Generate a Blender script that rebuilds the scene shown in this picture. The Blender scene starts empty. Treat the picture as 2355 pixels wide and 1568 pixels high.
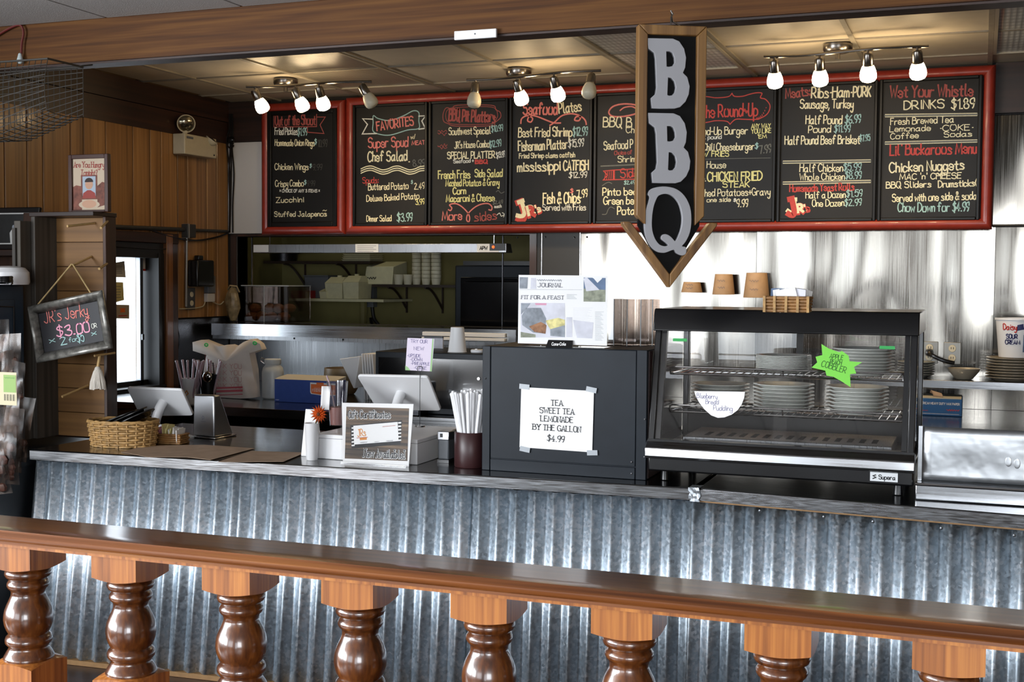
import bpy, math, random
from mathutils import Vector, Matrix
random.seed(7)
sc = bpy.context.scene
COL = sc.collection
R = math.radians
# ------------------------------------------------------------------ camera
CAM = Vector((0, 0, 1.58)); FPX = 2855.0; YAW = R(20.67); PITCH = R(-2.77); ROLL = R(.41)
_f = Vector((-math.sin(YAW)*math.cos(PITCH), math.cos(YAW)*math.cos(PITCH), math.sin(PITCH)))
_r = Vector((math.cos(YAW), math.sin(YAW), 0)); _d = _f.cross(_r)
C_R = _r*math.cos(ROLL) - _d*math.sin(ROLL); C_D = _r*math.sin(ROLL) + _d*math.cos(ROLL); C_F = _f
cd = bpy.data.cameras.new('camera'); cam = bpy.data.objects.new('camera', cd); COL.objects.link(cam)
cd.sensor_width = 36; cd.sensor_fit = 'HORIZONTAL'; cd.lens = FPX/2355*36; cd.clip_start = .05; cd.clip_end = 100
_m = Matrix((C_R, -C_D, -C_F)).transposed().to_4x4(); _m.translation = CAM; cam.matrix_world = _m
sc.camera = cam
sc.cycles.max_bounces = 5; sc.cycles.diffuse_bounces = 3; sc.cycles.glossy_bounces = 3; sc.cycles.transparent_max_bounces = 10; sc.cycles.caustics_reflective = False; sc.cycles.caustics_refractive = False
# ------------------------------------------------------------------ daylight outside, exposure
w = bpy.data.worlds.new('sky'); sc.world = w; w.use_nodes = True
w.node_tree.nodes['Background'].inputs[0].default_value = (.80, .90, 1.0, 1)
w.node_tree.nodes['Background'].inputs[1].default_value = 4.0
sc.view_settings.view_transform = 'Standard'; sc.view_settings.look = 'None'
sc.view_settings.gamma = 1; sc.view_settings.use_curve_mapping = False; sc.view_settings.exposure = 0.25
def window_light(name, loc, sx, sy, power, rot, col=(.93, .96, 1.0)):
    l = bpy.data.lights.new(name, 'AREA'); l.shape = 'RECTANGLE'; l.size = sx; l.size_y = sy; l.energy = power; l.color = col
    o = bpy.data.objects.new(name, l); o.location = loc; o.rotation_euler = rot; COL.objects.link(o); return o
DIN_W = []   # dining-room windows, (centre, width, height) filled by the walls below
# windows of the dining room behind the photographer and to the left
window_light('daylight_front_window', (-3.25, -4.46, 1.65), 2.8, 1.9, 34, (R(90), 0, 0))
window_light('daylight_front_window_right', (1.8, -4.46, 1.65), 2.4, 1.9, 150, (R(90), 0, 0))
window_light('daylight_front_door', (-.1, -4.46, 1.25), .8, 2.1, 12, (R(90), 0, 0))
window_light('daylight_side_window_a', (-4.74, .4, 1.65), 2.3, 1.6, 220, (R(90), 0, R(-90)))
window_light('daylight_side_window_b', (-4.74, -2.3, 1.65), 2.3, 1.6, 200, (R(90), 0, R(-90)))
# ------------------------------------------------------------------ pixel of the photograph -> point in the place
def ray(x, y): return C_R*((x-1177.5)/FPX) + C_D*((y-784)/FPX) + C_F
def PY(x, y, Y): d = ray(x, y); return CAM + d*(Y/d.y)
def PZ(x, y, Z): d = ray(x, y); return CAM + d*((Z-CAM.z)/d.z)
def PL(x, y, P0, n): d = ray(x, y); n = Vector(n); return CAM + d*((Vector(P0)-CAM).dot(n)/d.dot(n))
def PX(x, y, X): d = ray(x, y); return CAM + d*(X/d.x)
# ------------------------------------------------------------------ materials
def lin(h):
    if not isinstance(h, str): return (*h, 1) if len(h) == 3 else h
    h = h.lstrip('#'); c = [int(h[i:i+2], 16)/255 for i in (0, 2, 4)]
    return (*[(v/12.92 if v <= .04045 else ((v+.055)/1.055)**2.4) for v in c], 1)
MATS = {}
def nmat(name):
    m = bpy.data.materials.new(name); m.use_nodes = True; MATS[name] = m
    return m, m.node_tree, m.node_tree.nodes['Principled BSDF']
def N(t, typ, **kw):
    n = t.nodes.new(typ)
    for k, v in kw.items():
        if k in n.inputs: n.inputs[k].default_value = v
        else: setattr(n, k, v)
    return n
def coords(t, scale=(1, 1, 1), rnd=True, kind='Object'):
    tc = N(t, 'ShaderNodeTexCoord'); mp = N(t, 'ShaderNodeMapping'); mp.inputs['Scale'].default_value = scale
    t.links.new(tc.outputs[kind], mp.inputs['Vector'])
    if rnd:
        oi = N(t, 'ShaderNodeObjectInfo'); ml = N(t, 'ShaderNodeMath', operation='MULTIPLY'); ml.inputs[1].default_value = 37.0
        t.links.new(oi.outputs['Random'], ml.inputs[0]); cx = N(t, 'ShaderNodeCombineXYZ')
        for i in range(3): t.links.new(ml.outputs[0], cx.inputs[i])
        t.links.new(cx.outputs[0], mp.inputs['Location'])
    return mp
def ramp(t, fac, stops):
    r = N(t, 'ShaderNodeValToRGB'); e = r.color_ramp.elements
    while len(e) < len(stops): e.new(.5)
    for i, (p, c) in enumerate(stops): e[i].position = p; e[i].color = lin(c)
    t.links.new(fac, r.inputs[0]); return r
def bump(t, b, h, dist=.002, strength=.5):
    n = N(t, 'ShaderNodeBump'); n.inputs['Distance'].default_value = dist; n.inputs['Strength'].default_value = strength
    t.links.new(h, n.inputs['Height']); t.links.new(n.outputs[0], b.inputs['Normal']); return n
def plain(name, col, rough=.5, metal=0, var=.0, vs=30, bmp=0, emit=None, es=0, coat=0, spec=.5, trans=0):
    m, t, b = nmat(name)
    b.inputs['Base Color'].default_value = lin(col); b.inputs['Roughness'].default_value = rough; b.inputs['Metallic'].default_value = metal
    b.inputs['Coat Weight'].default_value = coat; b.inputs['Specular IOR Level'].default_value = spec
    if trans: b.inputs['Transmission Weight'].default_value = trans
    if emit: b.inputs['Emission Color'].default_value = lin(emit); b.inputs['Emission Strength'].default_value = es
    if var < .04 and not bmp: return m
    mp = coords(t, (vs, vs, vs)); n = N(t, 'ShaderNodeTexNoise', Scale=1.0, Detail=2.0); t.links.new(mp.outputs[0], n.inputs['Vector'])
    c = lin(col); v = max(var, .02)
    r = ramp(t, n.outputs['Fac'], [(.3, tuple(max(0, x*(1-v)) for x in c[:3])), (.7, tuple(min(1, x*(1+v)) for x in c[:3]))])
    t.links.new(r.outputs[0], b.inputs['Base Color'])
    if bmp: bump(t, b, n.outputs['Fac'], bmp, .6)
    return m
def wood(name, c0, c1, c2, axis=2, scale=1.0, rough=.35, coat=.3, dens=22, spec=.5, bmp=.0006):
    """stretched noise along the grain axis"""
    m, t, b = nmat(name)
    s = [dens*scale]*3; s[axis] = dens*scale*.045
    mp = coords(t, tuple(s))
    n = N(t, 'ShaderNodeTexNoise', Scale=1.0, Detail=3.0, Roughness=.6, Distortion=.7); t.links.new(mp.outputs[0], n.inputs['Vector'])
    s2 = [dens*4*scale]*3; s2[axis] = dens*scale*.08
    mp2 = coords(t, tuple(s2)); n2 = N(t, 'ShaderNodeTexNoise', Scale=1.0, Detail=2.0); t.links.new(mp2.outputs[0], n2.inputs['Vector'])
    mx = N(t, 'ShaderNodeMath', operation='MULTIPLY_ADD'); mx.inputs[1].default_value = .45; t.links.new(n2.outputs['Fac'], mx.inputs[0])
    ml = N(t, 'ShaderNodeMath', operation='MULTIPLY'); ml.inputs[1].default_value = .6; t.links.new(n.outputs['Fac'], ml.inputs[0])
    t.links.new(ml.outputs[0], mx.inputs[2])
    r = ramp(t, mx.outputs[0], [(.36, c0), (.52, c1), (.68, c2)])
    t.links.new(r.outputs[0], b.inputs['Base Color'])
    b.inputs['Specular IOR Level'].default_value = spec; b.inputs['Roughness'].default_value = rough; b.inputs['Coat Weight'].default_value = coat; b.inputs['Coat Roughness'].default_value = .12
    bump(t, b, mx.outputs[0], bmp, .5); return m
def steel(name, col='#b9bbbd', rough=.28, axis=0, dens=260, wavy=0, spots=0, aniso=0):
    m, t, b = nmat(name)
    b.inputs['Base Color'].default_value = lin(col); b.inputs['Metallic'].default_value = 1; b.inputs['Roughness'].default_value = rough
    s = [dens]*3; s[axis] = 3
    mp = coords(t, tuple(s)); n = N(t, 'ShaderNodeTexNoise', Scale=1.0, Detail=1.0); t.links.new(mp.outputs[0], n.inputs['Vector'])
    mr = N(t, 'ShaderNodeMapRange'); mr.inputs['To Min'].default_value = max(.05, rough-.09); mr.inputs['To Max'].default_value = rough+.1
    t.links.new(n.outputs['Fac'], mr.inputs[0]); t.links.new(mr.outputs[0], b.inputs['Roughness'])
    if aniso:
        b.inputs['Anisotropic'].default_value = aniso; tg = N(t, 'ShaderNodeTangent'); tg.direction_type = 'RADIAL'; tg.axis = 'Z'; t.links.new(tg.outputs[0], b.inputs['Tangent']); b.inputs['Anisotropic Rotation'].default_value = 0.0
    if wavy:
        mp2 = coords(t, (3.2, 3.2, .7), rnd=True); n2 = N(t, 'ShaderNodeTexNoise', Scale=1.0, Detail=1.0); t.links.new(mp2.outputs[0], n2.inputs['Vector'])
        bump(t, b, n2.outputs['Fac'], wavy, 1.0)
    if spots:
        mp3 = coords(t, (7, 7, 7)); n3 = N(t, 'ShaderNodeTexNoise', Scale=1.0, Detail=3.0); t.links.new(mp3.outputs[0], n3.inputs['Vector'])
        bump(t, b, n3.outputs['Fac'], spots, 1.0)
    return m
# ------------------------------------------------------------------ mesh builder
class MB:
    def __init__(s): s.v = []; s.f = []; s.m = []
    def add(s, vs, fs, mi=0):
        o = len(s.v); s.v += [tuple(p) for p in vs]; s.f += [tuple(i+o for i in f) for f in fs]; s.m += [mi]*len(fs); return s
    def box(s, x0, y0, z0, x1, y1, z1, mi=0):
        return s.add([(x0,y0,z0),(x1,y0,z0),(x1,y1,z0),(x0,y1,z0),(x0,y0,z1),(x1,y0,z1),(x1,y1,z1),(x0,y1,z1)],
                     [(0,3,2,1),(4,5,6,7),(0,1,5,4),(1,2,6,5),(2,3,7,6),(3,0,4,7)], mi)
    def cbox(s, c, d, mi=0): return s.box(c[0]-d[0]/2, c[1]-d[1]/2, c[2]-d[2]/2, c[0]+d[0]/2, c[1]+d[1]/2, c[2]+d[2]/2, mi)
    def hexa(s, b, t, mi=0):
        """bottom 4 and top 4 points, both counter-clockwise seen from above"""
        return s.add(list(b)+list(t), [(0,3,2,1),(4,5,6,7),(0,1,5,4),(1,2,6,5),(2,3,7,6),(3,0,4,7)], mi)
    def quad(s, a, b, c, d, mi=0): return s.add([a, b, c, d], [(0, 1, 2, 3)], mi)
    def slab(s, pts, n, th, mi=0):
        """flat polygon (3D points) given thickness th along n"""
        n = Vector(n).normalized()*th; k = len(pts); a = [Vector(p) for p in pts]; b = [p+n for p in a]
        nn = (a[1]-a[0]).cross(a[2]-a[1])
        fs = [tuple(range(k)), tuple(range(2*k-1, k-1, -1))]+[(i, i+k, (i+1) % k+k, (i+1) % k) for i in range(k)]
        return s.add(a+b, fs, mi)
    def prism(s, poly, a0, a1, axis=1, mi=0):
        """polygon in the two other axes, extruded from a0 to a1 along axis"""
        def p(u, v, a): return {0: (a, u, v), 1: (u, a, v), 2: (u, v, a)}[axis]
        k = len(poly)
        return s.add([p(u, v, a0) for u, v in poly]+[p(u, v, a1) for u, v in poly],
                     [tuple(range(k)), tuple(range(2*k-1, k-1, -1))]+[(i, i+k, (i+1) % k+k, (i+1) % k) for i in range(k)], mi)
    def lathe(s, prof, n=24, c=(0, 0, 0), mi=0, cap=True, axis=2, sq=None):
        o = []; fs = []; k = len(prof)
        for i in range(n):
            a = 2*math.pi*i/n
            for r, z in prof:
                u, v = r*math.cos(a), r*math.sin(a)
                q = {2: (u, v, z), 1: (u, z, v), 0: (z, u, v)}[axis]
                o.append((c[0]+q[0], c[1]+q[1], c[2]+q[2]))
        for i in range(n):
            j = (i+1) % n
            for p in range(k-1): fs.append((i*k+p, j*k+p, j*k+p+1, i*k+p+1))
        if cap:
            if prof[0][0] > 1e-5: fs.append(tuple(i*k for i in range(n-1, -1, -1)))
            if prof[-1][0] > 1e-5: fs.append(tuple(i*k+k-1 for i in range(n)))
        return s.add(o, fs, mi)
    def tube(s, pts, r, n=8, mi=0, closed=False, cap=True):
        P = [Vector(p) for p in pts]; k = len(P); rs = r if isinstance(r, (list, tuple)) else [r]*k
        vs = []; up = None
        for i, p in enumerate(P):
            if closed: t = P[(i+1) % k]-P[i-1]
            else: t = (P[min(i+1, k-1)]-P[max(i-1, 0)])
            if t.length < 1e-9: t = Vector((0, 0, 1))
            t.normalize()
            if up is None:
                up = Vector((0, 0, 1)) if abs(t.z) < .9 else Vector((1, 0, 0))
            up = (up-t*up.dot(t))
            if up.length < 1e-6: up = t.orthogonal()
            up.normalize(); b = t.cross(up)
            for j in range(n):
                a = 2*math.pi*j/n; vs.append(p+(up*math.cos(a)+b*math.sin(a))*rs[i])
        fs = []
        for i in range(k if closed else k-1):
            i2 = (i+1) % k
            for j in range(n): fs.append((i*n+j, i*n+(j+1) % n, i2*n+(j+1) % n, i2*n+j))
        if cap and not closed: fs += [tuple(range(n-1, -1, -1)), tuple((k-1)*n+j for j in range(n))]
        return s.add(vs, fs, mi)
    def sphere(s, c, r, n=12, mi=0, sc=(1, 1, 1)):
        k = n//2; vs = []; fs = []
        for i in range(k+1):
            a = math.pi*i/k
            for j in range(n):
                b = 2*math.pi*j/n; vs.append((c[0]+r*sc[0]*math.sin(a)*math.cos(b), c[1]+r*sc[1]*math.sin(a)*math.sin(b), c[2]+r*sc[2]*math.cos(a)))
        for i in range(k):
            for j in range(n): fs.append((i*n+j, (i+1)*n+j, (i+1)*n+(j+1) % n, i*n+(j+1) % n))
        return s.add(vs, fs, mi)
    def grid(s, fn, nu, nv, mi=0, th=None):
        vs = [fn(i/nu, j/nv) for i in range(nu+1) for j in range(nv+1)]
        fs = [(i*(nv+1)+j, (i+1)*(nv+1)+j, (i+1)*(nv+1)+j+1, i*(nv+1)+j+1) for i in range(nu) for j in range(nv)]
        return s.add(vs, fs, mi)
def mesh(name, mb, mats, smooth=35):
    me = bpy.data.meshes.new(name); me.from_pydata(mb.v, [], mb.f); me.update()
    for m in (mats if isinstance(mats, (list, tuple)) else [mats]): me.materials.append(MATS[m])
    if any(mb.m): me.polygons.foreach_set('material_index', mb.m)
    if smooth:
        me.polygons.foreach_set('use_smooth', [True]*len(me.polygons)); me.set_sharp_from_angle(angle=R(smooth))
    me.validate(); return me
def obj(name, mb, mats, parent=None, loc=None, rot=None, bevel=0, smooth=35, label=None, solid=0):
    me = mb if isinstance(mb, bpy.types.Mesh) else mesh(name, mb, mats, smooth)
    o = bpy.data.objects.new(name, me); COL.objects.link(o)
    if parent: o.parent = parent
    if loc is not None: o.location = loc
    if rot is not None: o.rotation_euler = rot
    if bevel:
        b = o.modifiers.new('b', 'BEVEL'); b.width = bevel; b.segments = 2; b.limit_method = 'ANGLE'; b.angle_limit = R(40)
    if solid:
        b = o.modifiers.new('s', 'SOLIDIFY'); b.thickness = solid; b.offset = 0
    if label: o['label'] = label
    return o
def tag(o, label, cat, group=None):
    o['label'] = label; o['category'] = cat
    if group: o['group'] = group
    return o
def thing(name, label, cat, loc=(0, 0, 0), rz=0, group=None):
    o = bpy.data.objects.new(name, None); COL.objects.link(o); o.empty_display_size = .05
    o.location = loc; o.rotation_euler = (0, 0, rz) if not isinstance(rz, tuple) else rz
    return tag(o, label, cat, group)
def struct(name, mb, mats, parent=None, **kw):
    o = obj(name, mb, mats, parent, **kw)
    if not parent: o['kind'] = 'structure'
    return o
def copy_thing(root, loc=None, rz=None, label=None, group=None):
    r = root.copy(); COL.objects.link(r)
    if loc is not None: r.location = loc
    if rz is not None: r.rotation_euler = (0, 0, rz)
    if label: r['label'] = label
    if group: r['group'] = group
    for ch in list(root.children):
        c = ch.copy(); COL.objects.link(c); c.parent = r
        for g in list(ch.children): d = g.copy(); COL.objects.link(d); d.parent = c
    return r
def crom(pts, k=5, closed=False):
    P = [Vector(p) for p in pts]; n = len(P); out = []
    if n < 3: return P
    for i in range(n if closed else n-1):
        a = P[i-1] if (closed or i > 0) else P[0]; b = P[i]; c = P[(i+1) % n]; d = P[(i+2) % n] if (closed or i+2 < n) else P[n-1]
        for j in range(k):
            t = j/k; out.append(.5*((2*b)+(c-a)*t+(2*a-5*b+4*c-d)*t*t+(3*b-a-3*c+d)*t**3))
    if not closed: out.append(P[-1])
    return out
# ------------------------------------------------------------------ hand lettering: a single-stroke alphabet
G = {'a':'5g3h1g0f1d3d5f -5h5d6d','b':'-0k0d 0f1h3h5g5e3d1d0e','c':'5g3h1h0f1d3d5e','d':'-5k5d 5g3h1h0f1d3d5f','e':'0f3f5f5g3h1h0f0e2d4d5e',
'f':'5j4k3k2j2h2d -0h4h','g':'5g3h1h0f1d3d5f 5h5f5c4a2a0b','h':'-0k0d 0f1h3h4g4d','i':'-1h1d -1j1i','j':'2h2c1a0a -2j2i','k':'-0k0d -4h0f -1f4d',
'l':'1k1e2d3d','m':'-0h0d 0f1h2h3g3d 3f4h5h6g6d','n':'-0h0d 0f1h3h4g4d','o':'3h1h0f1d3d5d6f5h3h','p':'-0h0a 0f1h3h5g5e3d1d0e','q':'-5h5a 5g3h1h0f1d3d5f',
'r':'-0h0d 0f1h2h4h','s':'5g3h1h1g3f5e4d2d0d','t':'2j2e3d4d -0h4h','u':'0h0e1d3d4f -4h4d','v':'-0h2d4h','w':'-0h1d3g5d6h','x':'-0h4d -4h0d',
'y':'0h0f1e3e4f 4h4d4c3a1a0b','z':'-0h4h0d4d','A':'-0d3k6d -1f5f','B':'-0k0d 0k3k5j5i3h0h 0h4h6g6e4d0d','C':'6j4k2k0i0f2d4d6e','D':'-0k0d 0k3k6i6f3d0d',
'E':'-5k0k0d5d -0h4h','F':'-5k0k0d -0h4h','G':'6j4k2k0i0f2d4d6e6g -6g4g','H':'-0k0d -6k6d -0h6h','I':'-1k1d','J':'5k5f4d2d0e -3k6k','K':'-0k0d -5k0g -1h5d',
'L':'-0k0d5d','M':'-0d1k4e7k8d','N':'-0d0k5d5k','O':'3k1k0h0f2d4d6f6i5k3k','P':'-0k0d 0k3k5j5h3g0g','Q':'3k1k0h0f2d4d6f6i5k3k -4f7c','R':'-0k0d 0k3k5j5h3g0g -2g6d',
'S':'6j4k2k0j1h4h6f5d2d0e','T':'-0k6k -3k3d','U':'0k0f1d4d5f5k','V':'-0k3d6k','W':'-0k2d4i6d8k','X':'-0k6d -6k0d','Y':'-0k3h6k -3h3d','Z':'-0k6k0d6d',
'0':'2k0j0e2d4e4j2k','1':'-0j2k2d','2':'0j2k4j4i0d -0d5d','3':'0j2k4k4i2h 2h5g5e3d0e','4':'-3d3k0f5f','5':'-5k1k0h 0h3i5g4d2d0e','6':'4k1i0f1d3d5e4g2g0f',
'7':'-0k5k2d','8':'2h0i1k3k4i2h0f1d4d5f2h','9':'4h2g0h0j2k4k4h3e2d','$':'5j3k1j1i3h5g4e2d0e -3l3c','.':'-0d1d','·':'-1g2g',',':'-1d0b',"'":'-1l1j','&':'6d2i2k4k4i0f1d3d6g',
'-':'-0g3g','+':'-0g4g -2i2e','/':'-0d4k',':':'-1h1g -1e1d','~':'0g1h3f4g','!':'-1k1f -1e1d','(':'3l1j0h0f2c',')':'0l2j3h3f1c','?':'0j2k4k4i2g2f -2e2d','%':'-0d5k -0k1j -4e5d','"':'-0l0j -2l2j','*':'-0f4j -0j4f','n~':''}
def glyph(ch):
    out = []; w = 0
    for st in G.get(ch, '').split():
        sm = True
        if st[0] == '-': sm = False; st = st[1:]
        pts = [(int(st[i])*.55, (ord(st[i+1])-100)) for i in range(0, len(st), 2)]
        w = max(w, max(p[0] for p in pts)); out.append((sm, pts))
    return out, w
def text_strokes(s, serif=False, jit=0, gap=.9, bar=.75):
    """polylines in units of cap height 7; returns strokes and total width"""
    x = 0; res = []
    for ch in s:
        if ch == ' ': x += 2.0; continue
        g, wd = glyph(ch)
        dy = random.uniform(-jit, jit); sh = random.uniform(-jit, jit)*.12
        for sm, pts in g:
            q = [(x+a+sh*b, b+dy, 0) for a, b in pts]
            res.append([(p[0], p[1]) for p in (crom(q, 4) if sm else q)])
            if serif:
                for e, o in ((0, 1), (-1, -2)):
                    a, b = pts[e], pts[o]
                    if abs(a[1]-b[1]) > abs(a[0]-b[0]) and a[1] in (0, 7, 4) and not sm:
                        res.append([(x+a[0]-bar, a[1]+dy), (x+a[0]+bar, a[1]+dy)])
        x += wd+gap
    return res, max(x-gap, .5)
class Ink:
    """ribbons lying on a plane: origin O, unit axes U (right) and V (up), lifted along W"""
    def __init__(s, O, U, V, lift=.0012):
        s.O, s.U, s.V = Vector(O), Vector(U).normalized(), Vector(V).normalized(); s.Wn = s.U.cross(s.V); s.mb = MB(); s.mats = []; s.lift = lift; s.k = 0
    def mi(s, m):
        if m not in s.mats: s.mats.append(m)
        return s.mats.index(m)
    def line(s, pts, w, m, closed=False):
        """pts as (u,v) in metres on the plane"""
        P = [Vector((p[0], p[1], 0)) for p in pts]
        P = [p for i, p in enumerate(P) if i == 0 or (p-P[i-1]).length > 1e-6]
        if len(P) < 2: return
        k = len(P); s.k += 1; z = s.lift+.00003*(s.k % 12); vs = []
        for i, p in enumerate(P):
            if closed: a, b = P[i]-P[i-1], P[(i+1) % k]-P[i]
            else: a = P[i]-P[i-1] if i else P[1]-P[0]; b = P[i+1]-P[i] if i < k-1 else a
            a = a.normalized(); b = b.normalized(); t = a+b
            if t.length < .2: t = b
            t.normalize(); n = Vector((-t.y, t.x, 0)); sc_ = w/2/max(.55, math.sqrt(max(.05, (1+a.dot(b))/2)))
            ext = Vector((0, 0, 0))
            if not closed and i == 0: ext = -a*w*.35
            if not closed and i == k-1: ext = a*w*.35
            for sg in (1, -1):
                q = p+ext+n*sc_*sg; vs.append(s.O+s.U*q.x+s.V*q.y+s.Wn*z)
        fs = [(2*i, 2*i+1, 2*i+3, 2*i+2) for i in range(k-1)]
        if closed: fs.append((2*k-2, 2*k-1, 1, 0))
        s.mb.add(vs, fs, s.mi(m))
    def poly(s, pts, m, dz=0):
        z = s.lift+dz; s.mb.add([s.O+s.U*p[0]+s.V*p[1]+s.Wn*z for p in pts], [tuple(range(len(pts)))], s.mi(m))
    def text(s, t, p0, p1, h, m, w=None, serif=False, jit=.25, bold=1.0):
        """fit text between baseline ends p0,p1 (u,v), cap height h"""
        st, tw = text_strokes(t, serif, jit)
        a = Vector((p0[0], p0[1])); d = Vector((p1[0], p1[1]))-a; L = d.length; d.normalize(); n = Vector((-d.y, d.x))
        sx, sy = L/tw, h/7
        wd = w or max(.16*h, .0012)
        for pl in st:
            s.line([tuple(a+d*(p[0]*sx)+n*(p[1]*sy)) for p in pl], wd*bold, m)
    def scrib(s, p0, p1, h, m, w):
        """writing too small to read: a wavy pen line"""
        n = max(8, int(math.dist(p0, p1)/h*5)); s.line([(p0[0]+(p1[0]-p0[0])*i/n, p0[1]+(p1[1]-p0[1])*i/n+h*(.5+.5*math.sin(i*2.1)*math.cos(i*.9))) for i in range(n+1)], w, m)
    def done(s, name, parent, label=None):
        return obj(name, s.mb, s.mats, parent, smooth=0, label=label)
def uv_of(ink, p):  # world point -> plane coordinates
    d = Vector(p)-ink.O; return (d.dot(ink.U), d.dot(ink.V))
# ================================================================== materials of the place
wood('panel_wood', '#6b4a27', '#92683a', '#ad804c', axis=2, dens=9, rough=.45, coat=.15)
wood('beam_wood', '#341c0a', '#4f2f12', '#63401b', axis=0, dens=20, rough=.6, coat=0, spec=.2)
wood('dark_wood_y', '#1d100b', '#2c1810', '#3a2015', axis=1, dens=14, rough=.5, coat=.1)
wood('dark_wood_x', '#1a0f0a', '#29170f', '#351e14', axis=0, dens=14, rough=.5, coat=.1)
wood('dark_wood_z', '#23150d', '#352015', '#45291a', axis=2, dens=14, rough=.45, coat=.2)
wood('jamb_wood', '#5d3a20', '#80522c', '#9a6a3d', axis=2, dens=14, rough=.35, coat=.3)
wood('rail_wood', '#4d2810', '#7b4721', '#97602c', axis=0, dens=16, rough=.3, coat=.6)
wood('block_wood', '#733f16', '#9b5c26', '#b67534', axis=2, dens=38, rough=.4, coat=.3)
wood('spindle_wood', '#341909', '#562d12', '#71411a', axis=2, dens=36, rough=.28, coat=.9)
wood('floor_wood', '#1f110b', '#2e1a11', '#3f2517', axis=0, dens=8, rough=.35, coat=.2)
wood('ply_wood', '#5f4120', '#76532b', '#866135', axis=0, dens=8, rough=.55, coat=0)
wood('grey_wood', '#2b2824', '#45403a', '#5a544b', axis=2, dens=12, rough=.6, coat=0)
wood('sign_wood', '#54391c', '#75532c', '#8a6638', axis=2, dens=16, rough=.5, coat=.1)
plain('trim_tan', '#8c6a41', .6, var=.15)
plain('dining_tile', '#aaa6a3', .9, var=.12, vs=260, bmp=.002)
plain('kitchen_tile', '#b9af9e', .55, var=.04, vs=14)
plain('grid_metal', '#8f887b', .5, var=.08)
plain('dark_wall', '#1b1713', .7, var=.1)
plain('white_panel', '#c9c6c2', .6, var=.03)
plain('dining_wall', '#6b5236', .7, var=.1, vs=6)
plain('kitchen_wall', '#6f683c', .7, var=.08, vs=6)
plain('black_void', '#0b0a09', .7)
plain('window_dark', '#120f0d', .45)
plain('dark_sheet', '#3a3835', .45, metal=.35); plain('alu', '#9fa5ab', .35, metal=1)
steel('steel_sheet', '#7f7b74', .15, axis=2, wavy=.05, aniso=.65)
steel('steel_flat', '#9a9b9d', .3, axis=2, wavy=.006, aniso=.6)
steel('steel_top', '#7c7d7f', .16, axis=0)
steel('steel_edge', '#c3c5c8', .2, axis=0)
steel('steel_dull', '#b4b7ba', .4, axis=0, spots=.008)
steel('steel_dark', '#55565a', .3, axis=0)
def galv():
    m, t, b = nmat('galvanised')
    mp = coords(t, (1, 1, 1)); v = N(t, 'ShaderNodeTexVoronoi', Scale=110.0); t.links.new(mp.outputs[0], v.inputs['Vector'])
    sp = N(t, 'ShaderNodeSeparateColor'); t.links.new(v.outputs['Color'], sp.inputs[0])
    mp2 = coords(t, (9, 9, 1.3)); n = N(t, 'ShaderNodeTexNoise', Scale=1.0, Detail=3.0); t.links.new(mp2.outputs[0], n.inputs['Vector'])
    ad = N(t, 'ShaderNodeMath', operation='MULTIPLY_ADD'); ad.inputs[1].default_value = .45; t.links.new(sp.outputs[0], ad.inputs[0])
    t.links.new(n.outputs['Fac'], ad.inputs[2])
    r = ramp(t, ad.outputs[0], [(.1, '#97a3ae'), (.7, '#cfdde8'), (1.2, '#f2f8ff')]); t.links.new(r.outputs[0], b.inputs['Base Color'])
    b.inputs['Metallic'].default_value = 1.0
    mr = N(t, 'ShaderNodeMapRange'); mr.inputs['To Min'].default_value = .38; mr.inputs['To Max'].default_value = .5
    t.links.new(sp.outputs[1], mr.inputs[0]); t.links.new(mr.outputs[0], b.inputs['Roughness'])
    bump(t, b, ad.outputs[0], .0005, .4)
galv()
def glass(name, tint=(1, 1, 1), gloss=1.0, rough=.02, op=0.0):
    """thin clear sheet: mostly see-through, mirror-like by Fresnel"""
    m, t, b = nmat(name); t.nodes.remove(b)
    out = [n for n in t.nodes if n.type == 'OUTPUT_MATERIAL'][0]
    tr = N(t, 'ShaderNodeBsdfTransparent'); tr.inputs[0].default_value = (*tint, 1)
    gl = N(t, 'ShaderNodeBsdfGlossy'); gl.inputs['Roughness'].default_value = rough; gl.inputs[0].default_value = (.9*gloss, .9*gloss, .9*gloss, 1)
    lw = N(t, 'ShaderNodeLayerWeight'); lw.inputs[0].default_value = .5; pw = N(t, 'ShaderNodeMath', operation='POWER'); pw.inputs[1].default_value = 4.0
    t.links.new(lw.outputs['Facing'], pw.inputs[0]); ma = N(t, 'ShaderNodeMath', operation='MULTIPLY_ADD'); ma.inputs[1].default_value = .9; ma.inputs[2].default_value = .05+op; ma.use_clamp = True
    t.links.new(pw.outputs[0], ma.inputs[0]); fac = ma.outputs[0]; mx = N(t, 'ShaderNodeMixShader')
    t.links.new(fac, mx.inputs[0]); t.links.new(tr.outputs[0], mx.inputs[1]); t.links.new(gl.outputs[0], mx.inputs[2]); t.links.new(mx.outputs[0], out.inputs[0])
    return m
glass('clear_glass', op=-.025); glass('bag_film', (.74, .68, .64), .45, .3, .02); glass('clear_sheet', (.97, .97, .97), .06, .12, -.03); glass('smoky_acrylic', (.78, .74, .72), .8, .05, .06); glass('clear_plastic', (.93, .93, .94), .8, .06, .04)
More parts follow.
